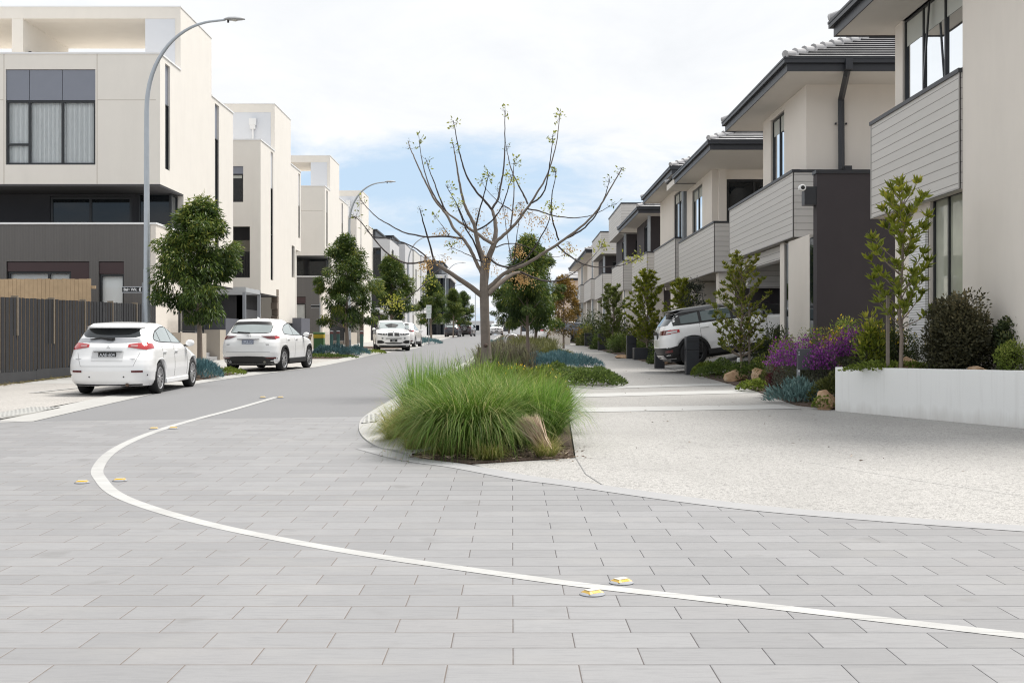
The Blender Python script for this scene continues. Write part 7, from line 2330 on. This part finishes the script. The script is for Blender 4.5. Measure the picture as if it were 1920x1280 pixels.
# dry leaf and twig litter
def litter(name, label, xs, ys, n, mat, L=.07):
    P = np.stack([rng.uniform(*xs, n), rng.uniform(*ys, n), np.zeros(n)], 1)
    P[:, 2] = [g(y) + (.03 if n > 400 else .016) for y in P[:, 1]]
    D = np.stack([rng.normal(0, 1, n), rng.normal(0, 1, n), rng.normal(.08, .06, n)], 1)
    V, F = leaves_np(P, D, L * rng.uniform(.5, 1.6, n), rng.uniform(.006, .016, n), .2)
    o = link(name, np_mesh(name, V, F, np.repeat(rng.uniform(0, 1, n), 5)), None, mat)
    o['kind'] = 'stuff'; o['label'] = label; o['category'] = 'litter'
STRAWL = foliage('dry_litter', (.06, .04, .028), (.20, .14, .095), (.42, .33, .25), .05)
litter('leaf_litter', 'dry twigs and straw on the mulch at the tip of the median bed', (-1.2, .7), (13.7, 15.0), 1100, STRAWL)
litter('leaf_litter', 'bark chips on the mulch by the succulent and planter', (5.5, 6.4), (21.4, 23.4), 800, STRAWL, .05)
litter('leaf_litter', 'scattered dry leaves on the forecourt and path', (.9, 5.2), (12.5, 40), 110, STRAWL, .05)
litter('leaf_litter', 'straw fallen over the kerb and paver edge around the grass clump', (-1.6, .9), (13.6, 15.2), 130, STRAWL, .06)
litter('weed_tufts', 'dry weeds along the foot of the dark fence', (-12.5, -12.1), (26, 36), 500, foliage('dry_weed', (.10, .09, .03), (.24, .20, .07), (.36, .28, .12), .2), .14)

# ------------------------------------------------------------------ sky, sun, camera
W = bpy.data.worlds.new('World'); SC.world = W
W.use_nodes = True
nt = W.node_tree
for n_ in list(nt.nodes): nt.nodes.remove(n_)
def N(t, **k):
    n_ = nt.nodes.new(t)
    for a, b in k.items(): setattr(n_, a, b)
    return n_
out = N('ShaderNodeOutputWorld'); bg = N('ShaderNodeBackground')
SUN_EL, SUN_AZ = R(63), R(56)     # azimuth from +Y towards +X
sky = N('ShaderNodeTexSky', sky_type='NISHITA', sun_disc=False, sun_elevation=SUN_EL, sun_rotation=SUN_AZ, air_density=1.0, dust_density=1.2, ozone_density=1.0)
tc = N('ShaderNodeTexCoord')
sp = N('ShaderNodeSeparateXYZ'); nt.links.new(tc.outputs['Generated'], sp.inputs[0])
def wm(op, a, b=None):
    n_ = N('ShaderNodeMath', operation=op)
    for i, q in enumerate((a, b)):
        if q is None: continue
        if isinstance(q, (int, float)): n_.inputs[i].default_value = q
        else: nt.links.new(q, n_.inputs[i])
    return n_.outputs[0]
def mr(v, a, b, c, d):
    n_ = N('ShaderNodeMapRange'); n_.interpolation_type = 'SMOOTHSTEP'
    nt.links.new(v, n_.inputs[0])
    for i, q in enumerate((a, b, c, d)): n_.inputs[i + 1].default_value = q
    return n_.outputs[0]
# cloud layer: project the view direction on a flat ceiling
zc = wm('MAXIMUM', sp.outputs[2], .02)
u = wm('DIVIDE', sp.outputs[0], wm('ADD', zc, .10)); v = wm('DIVIDE', sp.outputs[1], wm('ADD', zc, .10))
cb = N('ShaderNodeCombineXYZ'); nt.links.new(u, cb.inputs[0]); nt.links.new(v, cb.inputs[1])
def wn(scale, det, rough, off, sx=1, sy=1):
    mp = N('ShaderNodeMapping'); mp.inputs['Location'].default_value = (off, off * 1.7, 0); mp.inputs['Scale'].default_value = (sx, sy, 1)
    nt.links.new(cb.outputs[0], mp.inputs[0])
    n_ = N('ShaderNodeTexNoise'); n_.inputs['Scale'].default_value = scale; n_.inputs['Detail'].default_value = det; n_.inputs['Roughness'].default_value = rough; n_.inputs['Distortion'].default_value = .35
    nt.links.new(mp.outputs[0], n_.inputs[0])
    return n_.outputs['Fac']
big = wn(.55, 7, .58, 3.1, 1, .8)
fine = wn(2.2, 8, .62, 9.4, 1, .7)
f = wm('ADD', wm('MULTIPLY', big, .7), wm('MULTIPLY', fine, .3))
el = sp.outputs[2]
# thick veil overhead, a bluer gap lower down, milky again at the horizon
bias = wm('ADD', mr(el, .14, .24, 0, .30), mr(el, .015, .085, .16, 0))
cl = mr(wm('ADD', f, bias), .44, .62, 0, 1)
mixb = N('ShaderNodeMix', data_type='RGBA'); mixb.inputs[0].default_value = .82
nt.links.new(sky.outputs[0], mixb.inputs[6]); mixb.inputs[7].default_value = (5.2, 6.75, 8.5, 1)
cw = N('ShaderNodeMix', data_type='RGBA'); nt.links.new(fine, cw.inputs[0]); cw.inputs[6].default_value = (7.0, 7.25, 7.6, 1); cw.inputs[7].default_value = (9.5, 9.55, 9.6, 1)
mixc = N('ShaderNodeMix', data_type='RGBA'); nt.links.new(cl, mixc.inputs[0]); nt.links.new(mixb.outputs[2], mixc.inputs[6]); nt.links.new(cw.outputs[2], mixc.inputs[7])
nt.links.new(mixc.outputs[2], bg.inputs[0]); bg.inputs[1].default_value = .119
nt.links.new(bg.outputs[0], out.inputs[0])

sd = bpy.data.lights.new('sun', 'SUN'); sd.energy = 4.6; sd.angle = R(20); sd.color = (1, .96, .90)
so = bpy.data.objects.new('sun', sd); COL.objects.link(so)
dirv = Vector((math.cos(SUN_EL) * math.sin(SUN_AZ), math.cos(SUN_EL) * math.cos(SUN_AZ), math.sin(SUN_EL)))
so.rotation_euler = dirv.to_track_quat('Z', 'Y').to_euler()
so.location = (20, 30, 60)

cd = bpy.data.cameras.new('camera'); cam = bpy.data.objects.new('camera', cd); COL.objects.link(cam)
cd.sensor_width = 36; cd.sensor_fit = 'HORIZONTAL'; cd.lens = 2235 / 1920 * 36
cam.location = (0, 0, 1.48); cam.rotation_euler = (R(90), 0, 0)
cd.clip_start = .1; cd.clip_end = 2000
cd.shift_y = 0
SC.camera = cam
SC.view_settings.view_transform = 'Standard'; SC.view_settings.look = 'None'; SC.view_settings.exposure = 0; SC.view_settings.gamma = 1
SC.render.engine = 'CYCLES'
SC.cycles.use_denoising = True
SC.cycles.filter_width = 1.15
SC.cycles.use_adaptive_sampling = False
SC.cycles.max_bounces = 6
SC.cycles.transparent_max_bounces = 10
SC.cycles.caustics_reflective = False
SC.cycles.caustics_refractive = False
SC.cycles.sample_clamp_indirect = 8
